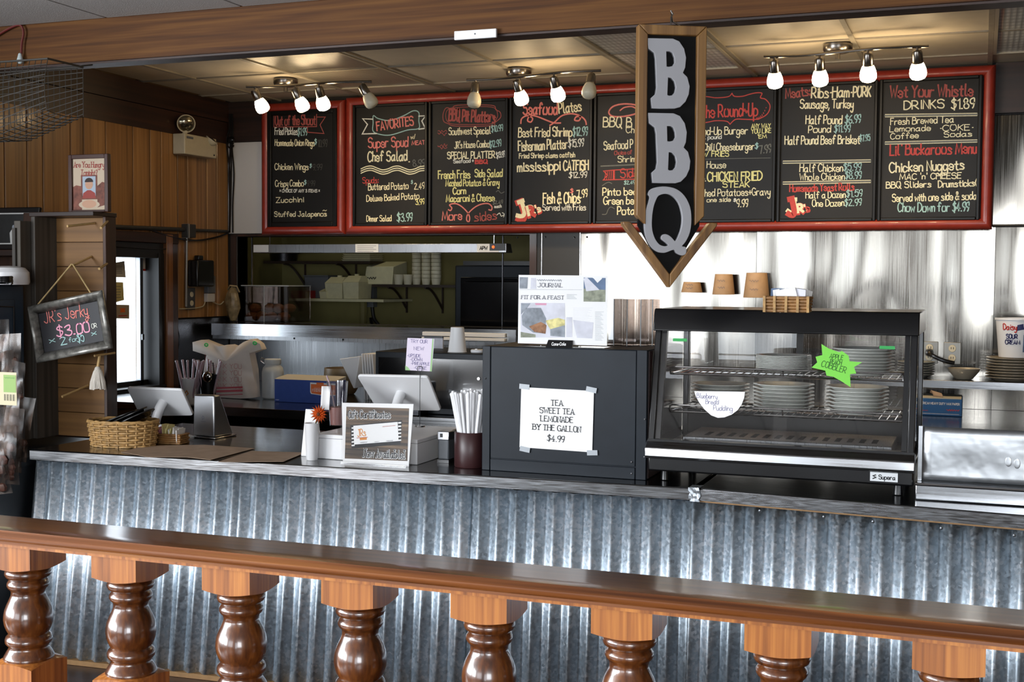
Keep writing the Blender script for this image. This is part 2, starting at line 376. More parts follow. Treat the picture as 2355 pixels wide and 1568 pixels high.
# ================================================================== room shell
XL, YB, ZC = -4.77, 7.2, 2.755
XR, YF, ZD = 3.2, -4.5, 2.585
struct('floor', MB().box(XL-.2, YF-.2, -.1, XR+.2, 9.9, 0), 'floor_wood')
def walled(mb, axis, a, b, z0, z1, p0, p1, holes):
    """wall slab between p0,p1 along its run with rectangular holes (u0,u1,z0,z1)"""
    us = sorted({a, b, *[h[0] for h in holes], *[h[1] for h in holes]})
    for u0, u1 in zip(us, us[1:]):
        hs = sorted([(h[2], h[3]) for h in holes if h[0] <= u0 and h[1] >= u1]); z = z0
        for h0, h1 in hs+[(z1, z1)]:
            if h0 > z:
                if axis == 0: mb.box(u0, p0, z, u1, p1, h0)
                else: mb.box(p0, u0, z, p1, u1, h0)
            z = max(z, h1)
    return mb
WIN = (5.62, 6.44, .90, 1.735)
struct('wall_left', walled(MB(), 1, YF, YB+.12, 0, 2.9, XL-.18, XL-.02, [WIN, (-.75, 1.55, .85, 2.45), (-3.45, -1.15, .85, 2.45)]), 'dining_wall')
struct('wall_front', walled(MB(), 0, XL-.2, XR+.2, 0, 2.9, YF-.15, YF, [(-4.65, -1.85, .7, 2.55), (-.5, .3, .2, 2.3), (.6, 3.0, .7, 2.55)]), 'dining_wall')
struct('wall_right', MB().box(XR, YF-.15, 0, XR+.15, 9.9, 2.9), 'dining_wall')
PASS = (-4.70, -2.60, 1.29, 1.865)
wb = struct('wall_back', walled(MB(), 0, -5.2, XR, 0, 2.9, YB, YB+.12, [PASS]), 'dark_wall')
# planks of the left wall, between its grooves
gro = [4.02, 4.2, 4.31, 4.52, 4.66, 4.85] + [PX(x, 400, XL).y for x in (9, 61, 97, 161, 191, 242, 304, 344, 369, 406, 429, 474, 497)] + [YB-.01]
wl = bpy.data.objects['wall_left']
for a, b in zip(gro, gro[1:]):
    lo, hi = .0, 2.5
    segs = [(lo, hi)]
    if b > 5.56 and a < 6.6: segs = [(1.86, hi)]
    elif a > 6.5: segs = [(1.33, hi)]
    for z0, z1 in segs:
        mb = MB(); g = .0035; e = .004
        mb.prism([(a+g, XL-.02), (b-g, XL-.02), (b-g, XL+.002), (b-g-e, XL+.006), (a+g+e, XL+.006), (a+g, XL+.002)], z0, z1, axis=2)
        mb.v = [(y, x, z) for x, y, z in mb.v]
        obj('wall_plank', mb, 'panel_wood', wl)
struct('wall_left_backing', MB().box(XL-.025, 3.9, 0, XL-.019, 5.56, 2.5).box(XL-.025, 5.56, 1.86, XL-.019, 6.6, 2.5).box(XL-.025, 6.6, 0, XL-.019, YB, 2.5), 'black_void', wl)
# boards under the kitchen ceiling on the left wall and across the back
struct('trim_1', MB().box(XL-.02, 3.9, 2.485, XL+.012, YB, 2.625), 'dark_wood_y')
struct('trim_2', MB().box(XL-.02, 3.9, 2.628, XL+.022, YB, 2.76), 'dark_wood_y')
struct('trim_3', MB().box(XL+.022, YB-.03, 2.495, -4.44, YB, 2.76), 'dark_wood_x')
struct('trim_4', MB().box(.045, YB-.03, 2.495, 2.2, YB, 2.76), 'dark_wood_x')
obj('white_board', MB().box(XL+.01, YB-.02, 1.885, -4.45, YB, 2.492), 'white_panel', wb)
# stainless sheets on the back wall
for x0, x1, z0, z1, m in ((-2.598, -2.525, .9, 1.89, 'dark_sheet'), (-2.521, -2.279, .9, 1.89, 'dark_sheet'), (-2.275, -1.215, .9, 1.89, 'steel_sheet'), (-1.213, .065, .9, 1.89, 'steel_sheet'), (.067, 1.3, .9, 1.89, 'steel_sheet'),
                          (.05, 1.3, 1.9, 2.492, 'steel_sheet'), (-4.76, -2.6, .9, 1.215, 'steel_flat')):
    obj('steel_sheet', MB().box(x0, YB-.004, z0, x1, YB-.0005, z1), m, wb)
obj('steel_moulding', MB().tube([(.05, YB-.008, 1.895), (1.3, YB-.008, 1.895)], .008, 8), 'steel_edge', wb)
obj('steel_moulding', MB().tube([(.05, YB-.008, 2.49), (1.3, YB-.008, 2.49)], .006, 8), 'steel_edge', wb)
for x in (-2.523, -2.277): obj('steel_seam', MB().tube([(x, YB-.006, 1.3), (x, YB-.006, 1.885)], .004, 6), 'steel_edge', wb)
for p in ((1190, 546), (1321, 546), (1350, 545), (1254, 545)):
    q = PY(*p, YB-.006); obj('screw_head', MB().sphere(q, .006, 8), 'steel_edge', wb)
# grey splashback on the left wall, above the back counter
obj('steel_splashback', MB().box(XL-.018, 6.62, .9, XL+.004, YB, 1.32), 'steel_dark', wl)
# pass-through frame
mb = MB(); x0, x1, z0, z1 = PASS
mb.box(x0-.045, YB-.015, z0, x0, YB+.125, z1).box(x1, YB-.015, z0, x1+.045, YB+.125, z1).box(x0-.045, YB-.015, z1, x1+.045, YB+.125, z1+.015)
obj('window_trim', mb, 'dark_wood_z', wb)
mb = MB().tube([(x0+.05, YB+.1, z0), (x0+.05, YB+.1, z1)], .006, 6); obj('track_rod', mb, 'steel_edge', wb)
mb = MB().tube([(x1-.22, YB+.1, z0), (x1-.22, YB+.1, z1)], .006, 6); obj('track_rod', mb, 'steel_dark', wb)
# order window in the left wall
wn = struct('window_1', MB().box(XL-.15, WIN[0]-.06, WIN[3]-.03, XL+.004, WIN[1]+.06, WIN[3]+.06).box(XL-.15, WIN[0]-.06, WIN[2]-.05, XL+.02, WIN[1]+.06, WIN[2]+.02)
      .box(XL-.15, WIN[1]-.02, WIN[2], XL+.01, WIN[1]+.035, WIN[3]).box(XL-.15, WIN[0]-.05, WIN[2], XL+.01, WIN[0]+.01, WIN[3]), 'window_dark')
obj('jamb', MB().box(XL-.03, WIN[1]+.036, .86, XL+.028, WIN[1]+.105, WIN[3]+.12), 'jamb_wood', wn, bevel=.006)
obj('jamb', MB().box(XL-.03, WIN[1]+.106, .86, XL+.02, WIN[1]+.165, WIN[3]+.12), 'dark_wood_z', wn, bevel=.004)
obj('jamb', MB().box(XL-.03, WIN[0]-.14, .86, XL+.02, WIN[0]-.06, WIN[3]+.12), 'dark_wood_z', wn, bevel=.004)
obj('lintel', MB().box(XL-.03, WIN[0]-.14, WIN[3]+.062, XL+.026, WIN[1]+.165, WIN[3]+.125), 'dark_wood_y', wn, bevel=.004)
obj('sash_bar', MB().box(XL-.11, WIN[1]-.085, WIN[2]+.02, XL-.08, WIN[1]-.055, WIN[3]-.03), 'alu', wn)
obj('sash_rail', MB().box(XL-.12, WIN[0], WIN[2]+.02, XL-.08, WIN[1]-.02, WIN[2]+.05), 'window_dark', wn)
obj('sash_handle', MB().box(XL-.08, WIN[1]-.08, 1.20, XL-.07, WIN[1]-.06, 1.235), 'alu', wn)
obj('pane', MB().box(XL-.1, WIN[0], WIN[2], XL-.097, WIN[1]-.055, WIN[3]), 'clear_glass', wn)
# ceilings
cl = struct('ceiling', MB().box(XL-.1, 3.9, ZC+.05, XR, YB+.12, ZC+.1).box(-5.2, 7.3, 2.6, -1, 8.6, 2.7), 'dark_wall')
LX = [.015-.6265*k for k in range(-4, 8)]; LX = sorted(LX+[XL+.025]); LX = [x for x in LX if x > XL]
LY = [4.14, 4.43, 5.04, 5.65, 6.26, 6.87, YB-.01]
TROF = {(-3.1175+0, 5.65): 1}
def near(a, b): return abs(a-b) < .06
troff = [(-3.744, 'left'), (-1.865, 'mid'), (.015, 'right')]
for i, (xa, xb) in enumerate(zip(LX, LX[1:])):
    for ya, yb in zip(LY, LY[1:]):
        if any(near(xa, t[0]) for t in troff) and (near(ya, 5.65) or near(ya, 6.26)): continue
        m = 'kitchen_tile'
        if xa > 2: continue
        obj('ceiling_tile', MB().box(xa+.012, ya+.012, ZC+.008, xb-.012, yb-.012, ZC+.02), m, cl)
mb = MB()
for x in LX[1:]: mb.box(x-.012, 4.12, ZC, x+.012, YB, ZC+.012)
for y in LY[1:-1]: mb.box(XL, y-.012, ZC+.001, XR, y+.012, ZC+.012)
obj('ceiling_grid', mb, 'grid_metal', cl)
obj('dining_ceiling', MB().box(XL-.1, YF-.1, ZD+.012, XR, 3.98, ZD+.1), 'dark_wall', cl)
for k in range(-8, 6):
    for y0 in (-4.4, -3.18, -1.96, -.74, .48, 1.70, 2.9):
        xa = -.14+.61*k*1.0
        if xa < XL or (k < -7): continue
        obj('dining_tile', MB().box(xa+.006, y0+.006, ZD, xa+.604, min(y0+1.214, 3.985), ZD+.012), 'dining_tile', cl)
# prismatic light panels in the kitchen ceiling
def prism_lens(kind, size, c0, c1, rough):
    m, t, b = nmat(kind); mp = coords(t, size, rnd=False)
    ck = N(t, 'ShaderNodeTexVoronoi', Scale=1.0); ck.inputs['Randomness'].default_value = .0; t.links.new(mp.outputs[0], ck.inputs['Vector'])
    r = ramp(t, ck.outputs['Distance'], [(.1, c0), (.6, c1)]); t.links.new(r.outputs[0], b.inputs['Base Color']); b.inputs['Roughness'].default_value = rough
    b.inputs['Specular IOR Level'].default_value = .8
    bump(t, b, ck.outputs['Distance'], .004, .8)
prism_lens('lens_dark', (60, 60, 1), '#8d887d', '#4a463f', .3); prism_lens('lens_daylit', (40, 14, 1), '#d6d8d8', '#9a9c9c', .3)  # second lens is paler: reflected daylight put into its colours
plain('lens_frame', '#a39c8c', .4)
for x, nm in troff:
    lab = {'left': 'unlit ribbed light panel in the ceiling above the left track light', 'mid': 'pale prismatic ceiling light panel behind the hanging arrow sign', 'right': 'pale ribbed ceiling light panel at the top right corner'}[nm]
    t = thing('ceiling_light_panel', lab, 'ceiling light', (x+.313, 6.26, ZC), group='ceiling light panels')
    obj('lens', MB().box(-.285, -.585, .004, .285, .585, .01), 'lens_dark' if nm == 'left' else 'lens_daylit', t)
    obj('frame', MB().box(-.3, -.6, -.004, -.283, .6, .012).box(.283, -.6, -.004, .3, .6, .012).box(-.283, -.6, -.004, .283, -.583, .012).box(-.283, .583, -.004, .283, .6, .012), 'lens_frame', t)
# beam between dining room and kitchen
bm = struct('trim_5', MB().box(XL-.1, 4.0, 2.425, XR, 4.11, 2.60), 'beam_wood'); 
obj('beam_underside_strip', MB().box(XL, 4.012, 2.418, XR, 4.10, 2.425), 'dark_wood_x', bm)
obj('beam_back_board', MB().box(XL, 4.11, 2.44, XR, 4.13, 2.85), 'dark_wood_x', bm)
# kitchen behind the pass-through
struct('wall_kitchen', MB().box(-5.2, 8.43, 0, -1.0, 8.53, 2.7), 'kitchen_wall')
struct('wall_kitchen_left', MB().box(-5.2, YB+.12, 0, -5.1, 8.53, 2.7), 'kitchen_wall')
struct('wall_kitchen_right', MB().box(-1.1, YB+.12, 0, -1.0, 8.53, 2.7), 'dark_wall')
window_light('kitchen_ceiling_light', (-4.2, 7.9, 2.58), .6, .6, 1.2, (0, 0, 0), (1.0, .9, .62))
# ================================================================== front counter
A, B, C_, D_ = Vector((-3.51, 3.905, 0)), Vector((-.878, 4.03, 0)), Vector((-.862, 4.032, 0)), Vector((.95, 3.86, 0))
def counter_top(P, Q, label):
    t = thing('stainless_worktop', label, 'worktop', (P.x, P.y, .862))
    q = Q-P
    obj('top', MB().hexa([(0, 0, 0), (q.x, q.y, 0), (q.x, 1.0, 0), (0, 1.0, 0)], [(0, 0, .038), (q.x, q.y, .038), (q.x, 1.0, .038), (0, 1.0, .038)]), 'steel_top', t, bevel=.004)
    obj('front_edge', MB().hexa([(0, -.004, -.002), (q.x, q.y-.004, -.002), (q.x, q.y-.0005, -.002), (0, -.0005, -.002)], [(0, -.004, .034), (q.x, q.y-.004, .034), (q.x, q.y-.0005, .034), (0, -.0005, .034)]), 'steel_edge', t)
    return t
counter_top(A, B, 'long stainless countertop left of the taped joint'); counter_top(C_, D_, 'stainless countertop under the glass display case, right of the joint')
cf = thing('serving_counter', 'serving counter faced with corrugated galvanised metal sheets', 'counter', (-1.3, 4.06, 0))
PER = .0677
def sheet(P, Q, tilt0, tilt1, name='corrugated_sheet', off=0, ph=0):
    L = (Q-P).length; n = int(L/PER*12); mb = MB(); d = (Q-P).normalized(); nr = Vector((d.y, -d.x, 0))
    vs = []
    for i in range(n+1):
        s = L*i/n; a = 2*math.pi*(s/PER)+ph
        c = math.asin(math.sin(a)*.965)/(math.pi/2)
        base = P+d*s+nr*(-.035+off+.0135*c); tl = tilt0+(tilt1-tilt0)*i/n
        jl = .006*math.sin(s*3.1)
        for z, k in ((.852, 0), (.105, 1)):
            q = base+nr*(tl*k); vs.append((q.x+1.3, q.y-4.06, z))
    fs = [(2*i, 2*i+1, 2*i+3, 2*i+2) for i in range(n)]
    obj(name, mb.add(vs, fs), 'galvanised', cf, solid=.0012, smooth=60)
def lp(P, Q, t): return P+(Q-P)*t
sheet(A, lp(A, B, .36), .11, .1); sheet(lp(A, B, .352), lp(A, B, .70), .1, .08, off=.003, ph=1); sheet(lp(A, B, .69), B+Vector((.02, 0, 0)), .08, .06, ph=2); sheet(C_-Vector((.03, 0, 0)), D_, .06, .04, off=.003, ph=.5)
mb = MB()
for P, Q, a, b in ((A, B, .11, .06), (C_, D_, .06, .04)):
    mb.hexa([(P.x+1.3, P.y-4.06+.05-a-.03, .085), (Q.x+1.3, Q.y-4.06+.05-b-.03, .085), (Q.x+1.3, Q.y-4.06+.06, .085), (P.x+1.3, P.y-4.06+.06, .085)],
            [(P.x+1.3, P.y-4.06+.05-a-.03, .104), (Q.x+1.3, Q.y-4.06+.05-b-.03, .104), (Q.x+1.3, Q.y-4.06+.06, .104), (P.x+1.3, P.y-4.06+.06, .104)])
obj('base_strip', mb, 'trim_tan', cf)
obj('top_strip', MB().hexa([(C_.x+1.3, C_.y-4.06+.003, .854), (D_.x+1.3, D_.y-4.06+.003, .854), (D_.x+1.3, D_.y-4.06+.05, .854), (C_.x+1.3, C_.y-4.06+.05, .854)], [(C_.x+1.3, C_.y-4.06+.003, .861), (D_.x+1.3, D_.y-4.06+.003, .861), (D_.x+1.3, D_.y-4.06+.05, .861), (C_.x+1.3, C_.y-4.06+.05, .861)]), 'trim_tan', cf)
for px, py in ((1748, 1167), (1895, 1177), (2008, 1184), (2165, 1195), (2333, 1208)):
    q = PY(px, py, 4.035-(px-1640)*.00018+.004); obj('screw_head', MB().sphere((q.x+1.3, q.y-4.06, .842), .0055, 8), 'alu', cf)
obj('core', MB().box(A.x+1.3+.01, .1, 0, D_.x+1.3, .75, .848), 'black_void', cf)
struct('floor_platform', MB().box(-4.0, 2.75, 0, 1.5, 4.06, .084), 'floor_wood')
struct('floor_platform_seam', MB().box(-2.93, 2.74, .084, -2.925, 3.9, .0845), 'black_void')
# ================================================================== rail with turned balusters in the foreground
rail = thing('wooden_handrail', 'long varnished wooden handrail running across the foreground', 'handrail', (-1.0, 1.905, 1.074))
prof = [(-.060, 0), (-.060, .005), (-.066, .007), (-.071, .012), (-.071, .018), (-.066, .022), (-.062, .0235), (-.060, .0265), (.058, .0265), (.066, .018), (.066, .010), (.058, 0)]
obj('rail_board', MB().prism(prof, -1.6, 2.6, axis=0), 'rail_wood', rail, smooth=50)
obj('rail_underlay', MB().box(-1.6, -.057, -.006, 2.6, .055, 0), 'block_wood', rail)
for (a, b) in (((495, 1250), (562, 1243)), ((585, 1262), (645, 1256)), ((648, 1272), (720, 1268))): pass
wb_ = .099
def sq(a): return wb_/2/max(abs(math.cos(a)), abs(math.sin(a)))
ANG = [2*math.pi*i/56 for i in range(56)]
def ringed(rows):
    mb = MB(); k = len(rows); n = len(ANG); vs = []
    for row in rows:
        for a in ANG: r, z = row(a); vs.append((r*math.cos(a), r*math.sin(a), z))
    fs = [(i*n+j, i*n+(j+1) % n, (i+1)*n+(j+1) % n, (i+1)*n+j) for i in range(k-1) for j in range(n)]
    fs += [tuple(range(n-1, -1, -1)), tuple((k-1)*n+j for j in range(n))]
    return mb.add(vs, fs)
h = wb_/2
top_me = mesh('top_block', ringed([lambda a: (h*.86, -.0505), lambda a: (h*.97, -.0495), lambda a: (sq(a), -.0485+.3*(sq(a)-h)), lambda a: (sq(a), 0)]), 'block_wood', 30)
base_me = mesh('base_block', ringed([lambda a: (sq(a), -.34), lambda a: (sq(a), -.2295-.3*(sq(a)-h)), lambda a: (h*.96, -.228), lambda a: (h*.9, -.2255)]), 'block_wood', 30)
P_ = [(.030, -.064), (.038, -.0655), (.0425, -.070), (.0435, -.0755), (.041, -.0805), (.0365, -.083), (.0345, -.0855), (.0365, -.088), (.039, -.0915), (.0395, -.096), (.037, -.1005), (.0345, -.1025), (.0328, -.1045), (.0315, -.109),
      (.0322, -.114), (.0355, -.121), (.0400, -.129), (.0438, -.138), (.0458, -.147), (.0463, -.155), (.0450, -.164), (.0420, -.172), (.0385, -.178), (.0370, -.181), (.0385, -.1825), (.0420, -.1855), (.0440, -.1905), (.0435, -.196), (.0405, -.1995), (.0375, -.2015), (.0370, -.2045), (.0385, -.208), (.0425, -.2135), (.0465, -.220), (.0475, -.2245), (.045, -.228), (.03, -.229)]
P_ = [(r, -.0485+(z+.064)*1.115) for r, z in P_]
sp_me = mesh('turned_spindle', MB().lathe(P_[::-1], 48), 'spindle_wood', 50)
ords = ['baluster at the far left under the handrail', 'second turned baluster from the left end of the handrail', 'third turned baluster from the left end of the handrail', 'fourth turned baluster from the left, below the gift certificate sign',
        'fifth turned baluster from the left, below the black cabinet', 'sixth turned baluster from the left, below the hanging sign', 'second baluster from the right, showing block and upper rings only', 'rightmost baluster under the handrail, only its block in view']
for i in range(8):
    x = -1.672+.2415*i-wb_/2
    t = thing('baluster', 'chunky brown '+ords[i] if i in (0,) else ords[i], 'baluster', (x, 1.905, 1.068), group='balusters of the handrail')
    t.rotation_euler = (0, 0, 0)
    for me in (top_me, sp_me, base_me): obj(me.name.split('.')[0], me, None, t)
hw = struct('half_wall', MB().box(-2.6, 1.80, 0, 1.6, 2.01, .70), 'dining_wall'); 
struct('trim_6', MB().box(-2.6, 1.77, .70, 1.6, 2.04, .728), 'rail_wood')
# ================================================================== menu boards
plain('frame_red', '#8e2c1e', .4, var=.12, vs=20, coat=.2)
plain('board_black', '#100e0c', .5, var=.3, vs=5, spec=.3)
plain('border_black', '#0a0908', .4, var=.1, spec=.3)
plain('chalk_cream', '#ece3bd', .8, var=.12, vs=200)
plain('chalk_yellow', '#e9e29a', .8, var=.12, vs=200)
plain('chalk_white', '#dcdcd2', .8, var=.12, vs=200)
plain('chalk_red', '#c24a44', .8, var=.15, vs=200)
plain('chalk_pink', '#dd7f76', .8, var=.15, vs=200)
plain('chalk_dull_red', '#a2504a', .8, var=.15, vs=200)
plain('chalk_cyan', '#9cc0bd', .8, var=.12, vs=200)
plain('chalk_grey', '#6e6f68', .8, var=.15, vs=200)
plain('chalk_faint', '#3d3c38', .8, var=.15, vs=200)
MC = {'c': 'chalk_cream', 'y': 'chalk_yellow', 'w': 'chalk_white', 'r': 'chalk_red', 'p': 'chalk_pink', 'd': 'chalk_dull_red', 'b': 'chalk_cyan', 'g': 'chalk_grey', 'f': 'chalk_faint'}
YM = 7.10      # plane of the writing
ZT, ZB_ = 2.742, 1.872
def half_round(mb, p, q, w, d, cut0, cut1, along):
    """half-round red moulding; along 'x' or 'z', mitred ends"""
    n = 8
    pr = [(math.cos(math.pi*i/n)*w/2, math.sin(math.pi*i/n)*d) for i in range(n+1)]
    vs = []
    for e, (a, c) in enumerate(((p, cut0), (q, cut1))):
        for u, y in pr:
            if along == 'x': vs.append((a[0]+c*u, a[1]-y, a[2]+u))
            else: vs.append((a[0]+u, a[1]-y, a[2]+c*u))
    k = n+1
    mb.add(vs, [(i, i+k, i+k+1, i+1) for i in range(n)]+[(0, n, n+k, k)])
def red_frame(t, x0, x1, z0, z1, w=.060, d=.032):
    o = t.location; y = 7.115-o.y
    for a, b, c0, c1, al in (((x0, z1-w/2), (x1, z1-w/2), -1, 1, 'x'), ((x0, z0+w/2), (x1, z0+w/2), 1, -1, 'x'), ((x0+w/2, z0), (x0+w/2, z1), 1, -1, 'z'), ((x1-w/2, z0), (x1-w/2, z1), -1, 1, 'z')):
        mb = MB()
        if al == 'x': half_round(mb, (a[0]+w/2-o.x, y, a[1]-o.z), (b[0]-w/2-o.x, y, b[1]-o.z), w, d, c0, c1, al)
        else: half_round(mb, (a[0]-o.x, y, a[1]+w/2-o.z), (b[0]-o.x, y, b[1]-w/2-o.z), w, d, c0, c1, al)
        obj('frame_rail', mb, 'frame_red', t, smooth=60)
def panel(t, x0, x1, z0, z1, items, bw=.018):
    o = t.location
    p = obj('menu_panel', MB().box(x0-o.x, 7.104-o.y, z0-o.z, x1-o.x, 7.125-o.y, z1-o.z), 'board_black', t)
    mb = MB(); y0, y1 = 7.088-o.y, 7.104-o.y; X0, X1, Z0, Z1 = x0-o.x, x1-o.x, z0-o.z, z1-o.z
    mb.box(X0, y0, Z0, X0+bw, y1, Z1).box(X1-bw, y0, Z0, X1, y1, Z1).box(X0+bw, y0, Z0, X1-bw, y1, Z0+bw).box(X0+bw, y0, Z1-bw, X1-bw, y1, Z1)
    obj('panel_border', mb, 'border_black', p, bevel=.004)
    ink = Ink((-o.x, 7.1035-o.y, -o.z), (1, 0, 0), (0, 0, 1))
    s = 7.1/FPX*1.1
    def uv(x, y): q = PY(x, y, 7.1015); return (q.x, q.z)
    for it in items:
        if it[0] == 'T':
            _, tx, xa, ya, xb, yb, hh, c = it[:8]; bold = it[8] if len(it) > 8 else 1.0
            pa, pb = uv(xa, ya), uv(xb, yb); h = uv(xa, ya-hh)[1]-pa[1]
            ink.text(tx, pa, pb, h, MC[c], w=max(.0042, h*.13), bold=bold)
        elif it[0] == 'L':      # smooth line
            _, pts, wpx, c = it[:4]; cl = len(it) > 4
            P = [uv(*q) for q in pts]; P = [(v.x, v.y) for v in crom([(a, b, 0) for a, b in P], 6, cl)]
            ink.line(P, wpx*.0026, MC[c], closed=cl)
        elif it[0] == 'S':      # straight line
            _, pts, wpx, c = it[:4]
            ink.line([uv(*q) for q in pts], wpx*.0026, MC[c], closed=len(it) > 4)
        elif it[0] == 'F':
            ink.poly([uv(*q) for q in it[1]][::-1], MC[it[2]], -.0005)
    ink.done('chalk_lettering', p)['kind'] = 'stuff'
    return p
def T(tx, xa, ya, xb, yb, h, c, *b): return ('T', tx, xa, ya, xb, yb, h, c, *b)
def JRS(x, y, s, sl):
    return [T('J', x, y, x+20*s, y-8*s*sl, 40*s, 'r', 2.6), T('J', x-2*s, y-9*s, x+19*s, y-17*s*sl, 32*s, 'c', 2.4), T('R', x+25*s, y-9*s*sl, x+38*s, y-13*s*sl, 22*s, 'r', 3.2), T('R', x+24*s, y-14*s*sl, x+37*s, y-18*s*sl, 19*s, 'c', 2.8),
            T("'s", x+43*s, y-16*s*sl, x+53*s, y-20*s*sl, 17*s, 'r', 2.6), T("'s", x+42*s, y-19*s*sl, x+52*s, y-23*s*sl, 15*s, 'c', 2.2)]
wave = lambda dy: ('L', [(830+i*12.3, 391+dy+4.5*math.sin(i*1.25+2.6)) for i in range(13)], 2.6, 'c')
I1 = [T('Out of the Shoot', 633, 288, 725, 286, 22, 'd'), ('S', [(630, 261), (728, 259), (728, 291), (630, 292)], 2, 'd', 1), ('S', [(728, 269), (748, 269), (736, 287), (745, 307), (707, 304), (707, 292)], 2.2, 'd'),
 T('Fried Pickles', 632, 310, 684, 309, 16, 'w'), T('$1.99', 684, 311, 706, 311, 17, 'b'), T('Homemade Onion Rings', 632, 335, 723, 335, 14, 'c'), T('$', 723, 331, 728, 331, 11, 'b', 1.3), T('10.99', 731, 337, 752, 337, 16, 'f'),
 T('Chicken Wings', 632, 390, 709, 390, 14, 'c'), T('$', 712, 385, 716, 385, 8, 'b', 1.2), T('9.99', 719, 391, 740, 391, 13, 'f'), T('Crispy Combo', 633, 429, 698, 428, 14, 'c'), T('$', 699, 424, 704, 424, 9, 'b', 1.2), T('9.99', 706, 428, 724, 428, 12, 'f'),
 T('* CHOICE OF ANY 3 ITEMS *', 643, 442, 735, 442, 6.5, 'w'), T('Zucchini', 635, 466, 698, 464, 12, 'c', 1.2), T('Stuffed Jalapenos', 631, 498, 751, 497, 11, 'c', 1.2), ('L', [(742, 485), (745, 483), (748, 485), (751, 483)], 1.5, 'c')]
I2 = [('L', [(858.6, 266), (870, 272.6), (897, 277), (928, 266), (950.5, 254.7), (963, 259), (963, 277), (963, 295), (937, 299), (897, 310.5), (870, 308), (857.5, 300.5), (858, 283)], 2.4, 'b', 1),
 ('S', [(857, 274), (834, 273), (845, 286), (833, 308), (866, 307)], 3, 'w'), ('S', [(963, 267), (979, 266), (970, 278), (978, 295), (963, 297)], 3, 'w'),
 T('FAVORITES', 867, 300, 951, 287, 20, 'p', 1.2), T('Super Spud', 847, 340, 938, 336, 22, 'p'), T('w/', 945, 320, 956, 318, 10, 'c'), T('MEAT', 947, 333, 977, 332, 9, 'p', 1.2), T('Chef Salad', 846, 371, 936, 368, 22, 'c', 1.1), T('.', 940, 372, 942, 372, 10, 'c', 1.6), T('8.99', 950, 382, 977, 380, 14, 'g'),
 wave(-5), wave(0), wave(5), T('Spuds:', 834, 421, 870, 420, 13, 'r'), T('Buttered Potato', 847, 437, 939, 434, 15, 'c'), T('$', 945, 422, 949, 422, 7, 'b'), T('2.49', 953, 435, 976, 434, 14, 'c'), T('Deluxe Baked Potato', 843, 463, 964, 457, 14, 'c'), T('3.99', 956, 471, 976, 469, 12, 'y', 1.2),
 T('Dinner Salad', 843, 509, 900, 508, 13, 'c'), T('$3.99', 913, 509, 948, 508, 18, 'b')]
I3 = [('L', [(1026, 248), (1040, 250), (1052, 242), (1130, 242), (1140, 252), (1150, 258), (1151, 270), (1138, 282), (1130, 289), (1050, 290), (1030, 284), (1020, 278), (1019, 262)], 1.8, 'd', 1), ('L', [(1030, 252), (1050, 247), (1130, 246), (1144, 262), (1140, 276), (1128, 285), (1050, 286), (1030, 280), (1025, 266)], 1.4, 'd', 1),
 T('BBQ Pit Platters', 1032, 277, 1138, 281, 26, 'd', 1.2), *[('L', [(1007+i*3, y0+random.uniform(-4, 4)) for i in range(8)], 1.4, 'd') for y0 in (303, 309, 334, 340)], T('Southwest Special', 1032, 310, 1128, 307, 16, 'c'), T('$10.99', 1130, 304, 1157, 300, 14, 'b'),
 T("JR's House Combo", 1045, 341, 1125, 338, 15, 'c'), T('$12.99', 1126, 340, 1153, 335, 15, 'b'), T('SPECIAL PLATTER', 1029, 365, 1138, 363, 15, 'c', 1.25), T('$13.99', 1142, 364, 1162, 360, 13, 'w', 1.1), T('Seafood +', 1043, 375, 1089, 373, 8, 'w', 1.2), T('BBQ', 1093, 376, 1121, 375, 8, 'r', 1.9),
 T('French Fries', 1008, 411, 1081, 409, 18, 'y', 1.1), T('Side Salad', 1092, 407, 1155, 406, 17, 'y', 1.1), T('Mashed Potatos & Gravy', 1025, 428, 1148, 426, 15, 'y', 1.1), T('Corn', 1042, 446, 1071, 446, 15, 'y', 1.4), T('Macaroni & Cheese', 1026, 464, 1137, 462, 16, 'y', 1.1),
 T('$2.49', 1133, 470, 1156, 468, 8, 'g'), T('each', 1137, 478, 1153, 477, 7, 'w'), ('L', [(1031, 482), (1036, 484), (1039, 478), (1034, 471), (1046, 468), (1059, 473), (1074, 487), (1080, 500), (1078, 510), (1073, 505), (1076, 492), (1090, 478), (1105, 470), (1122, 468), (1131, 475), (1130, 483), (1124, 482)], 3, 'p'),
 T('More', 1017, 507, 1062, 505, 20, 'p'), T('sides', 1091, 508, 1142, 504, 20, 'd'), ('L', [(1143, 494), (1149, 490), (1153, 497), (1161, 492)], 1.8, 'w'), ('S', [(1155, 489), (1161, 492), (1158, 499)], 1.6, 'w'), ('L', [(1141, 441), (1146, 438), (1152, 444), (1160, 441)], 1.6, 'g')]
def q2(x, y): return (980+x/4.48, 190+y/4.48)
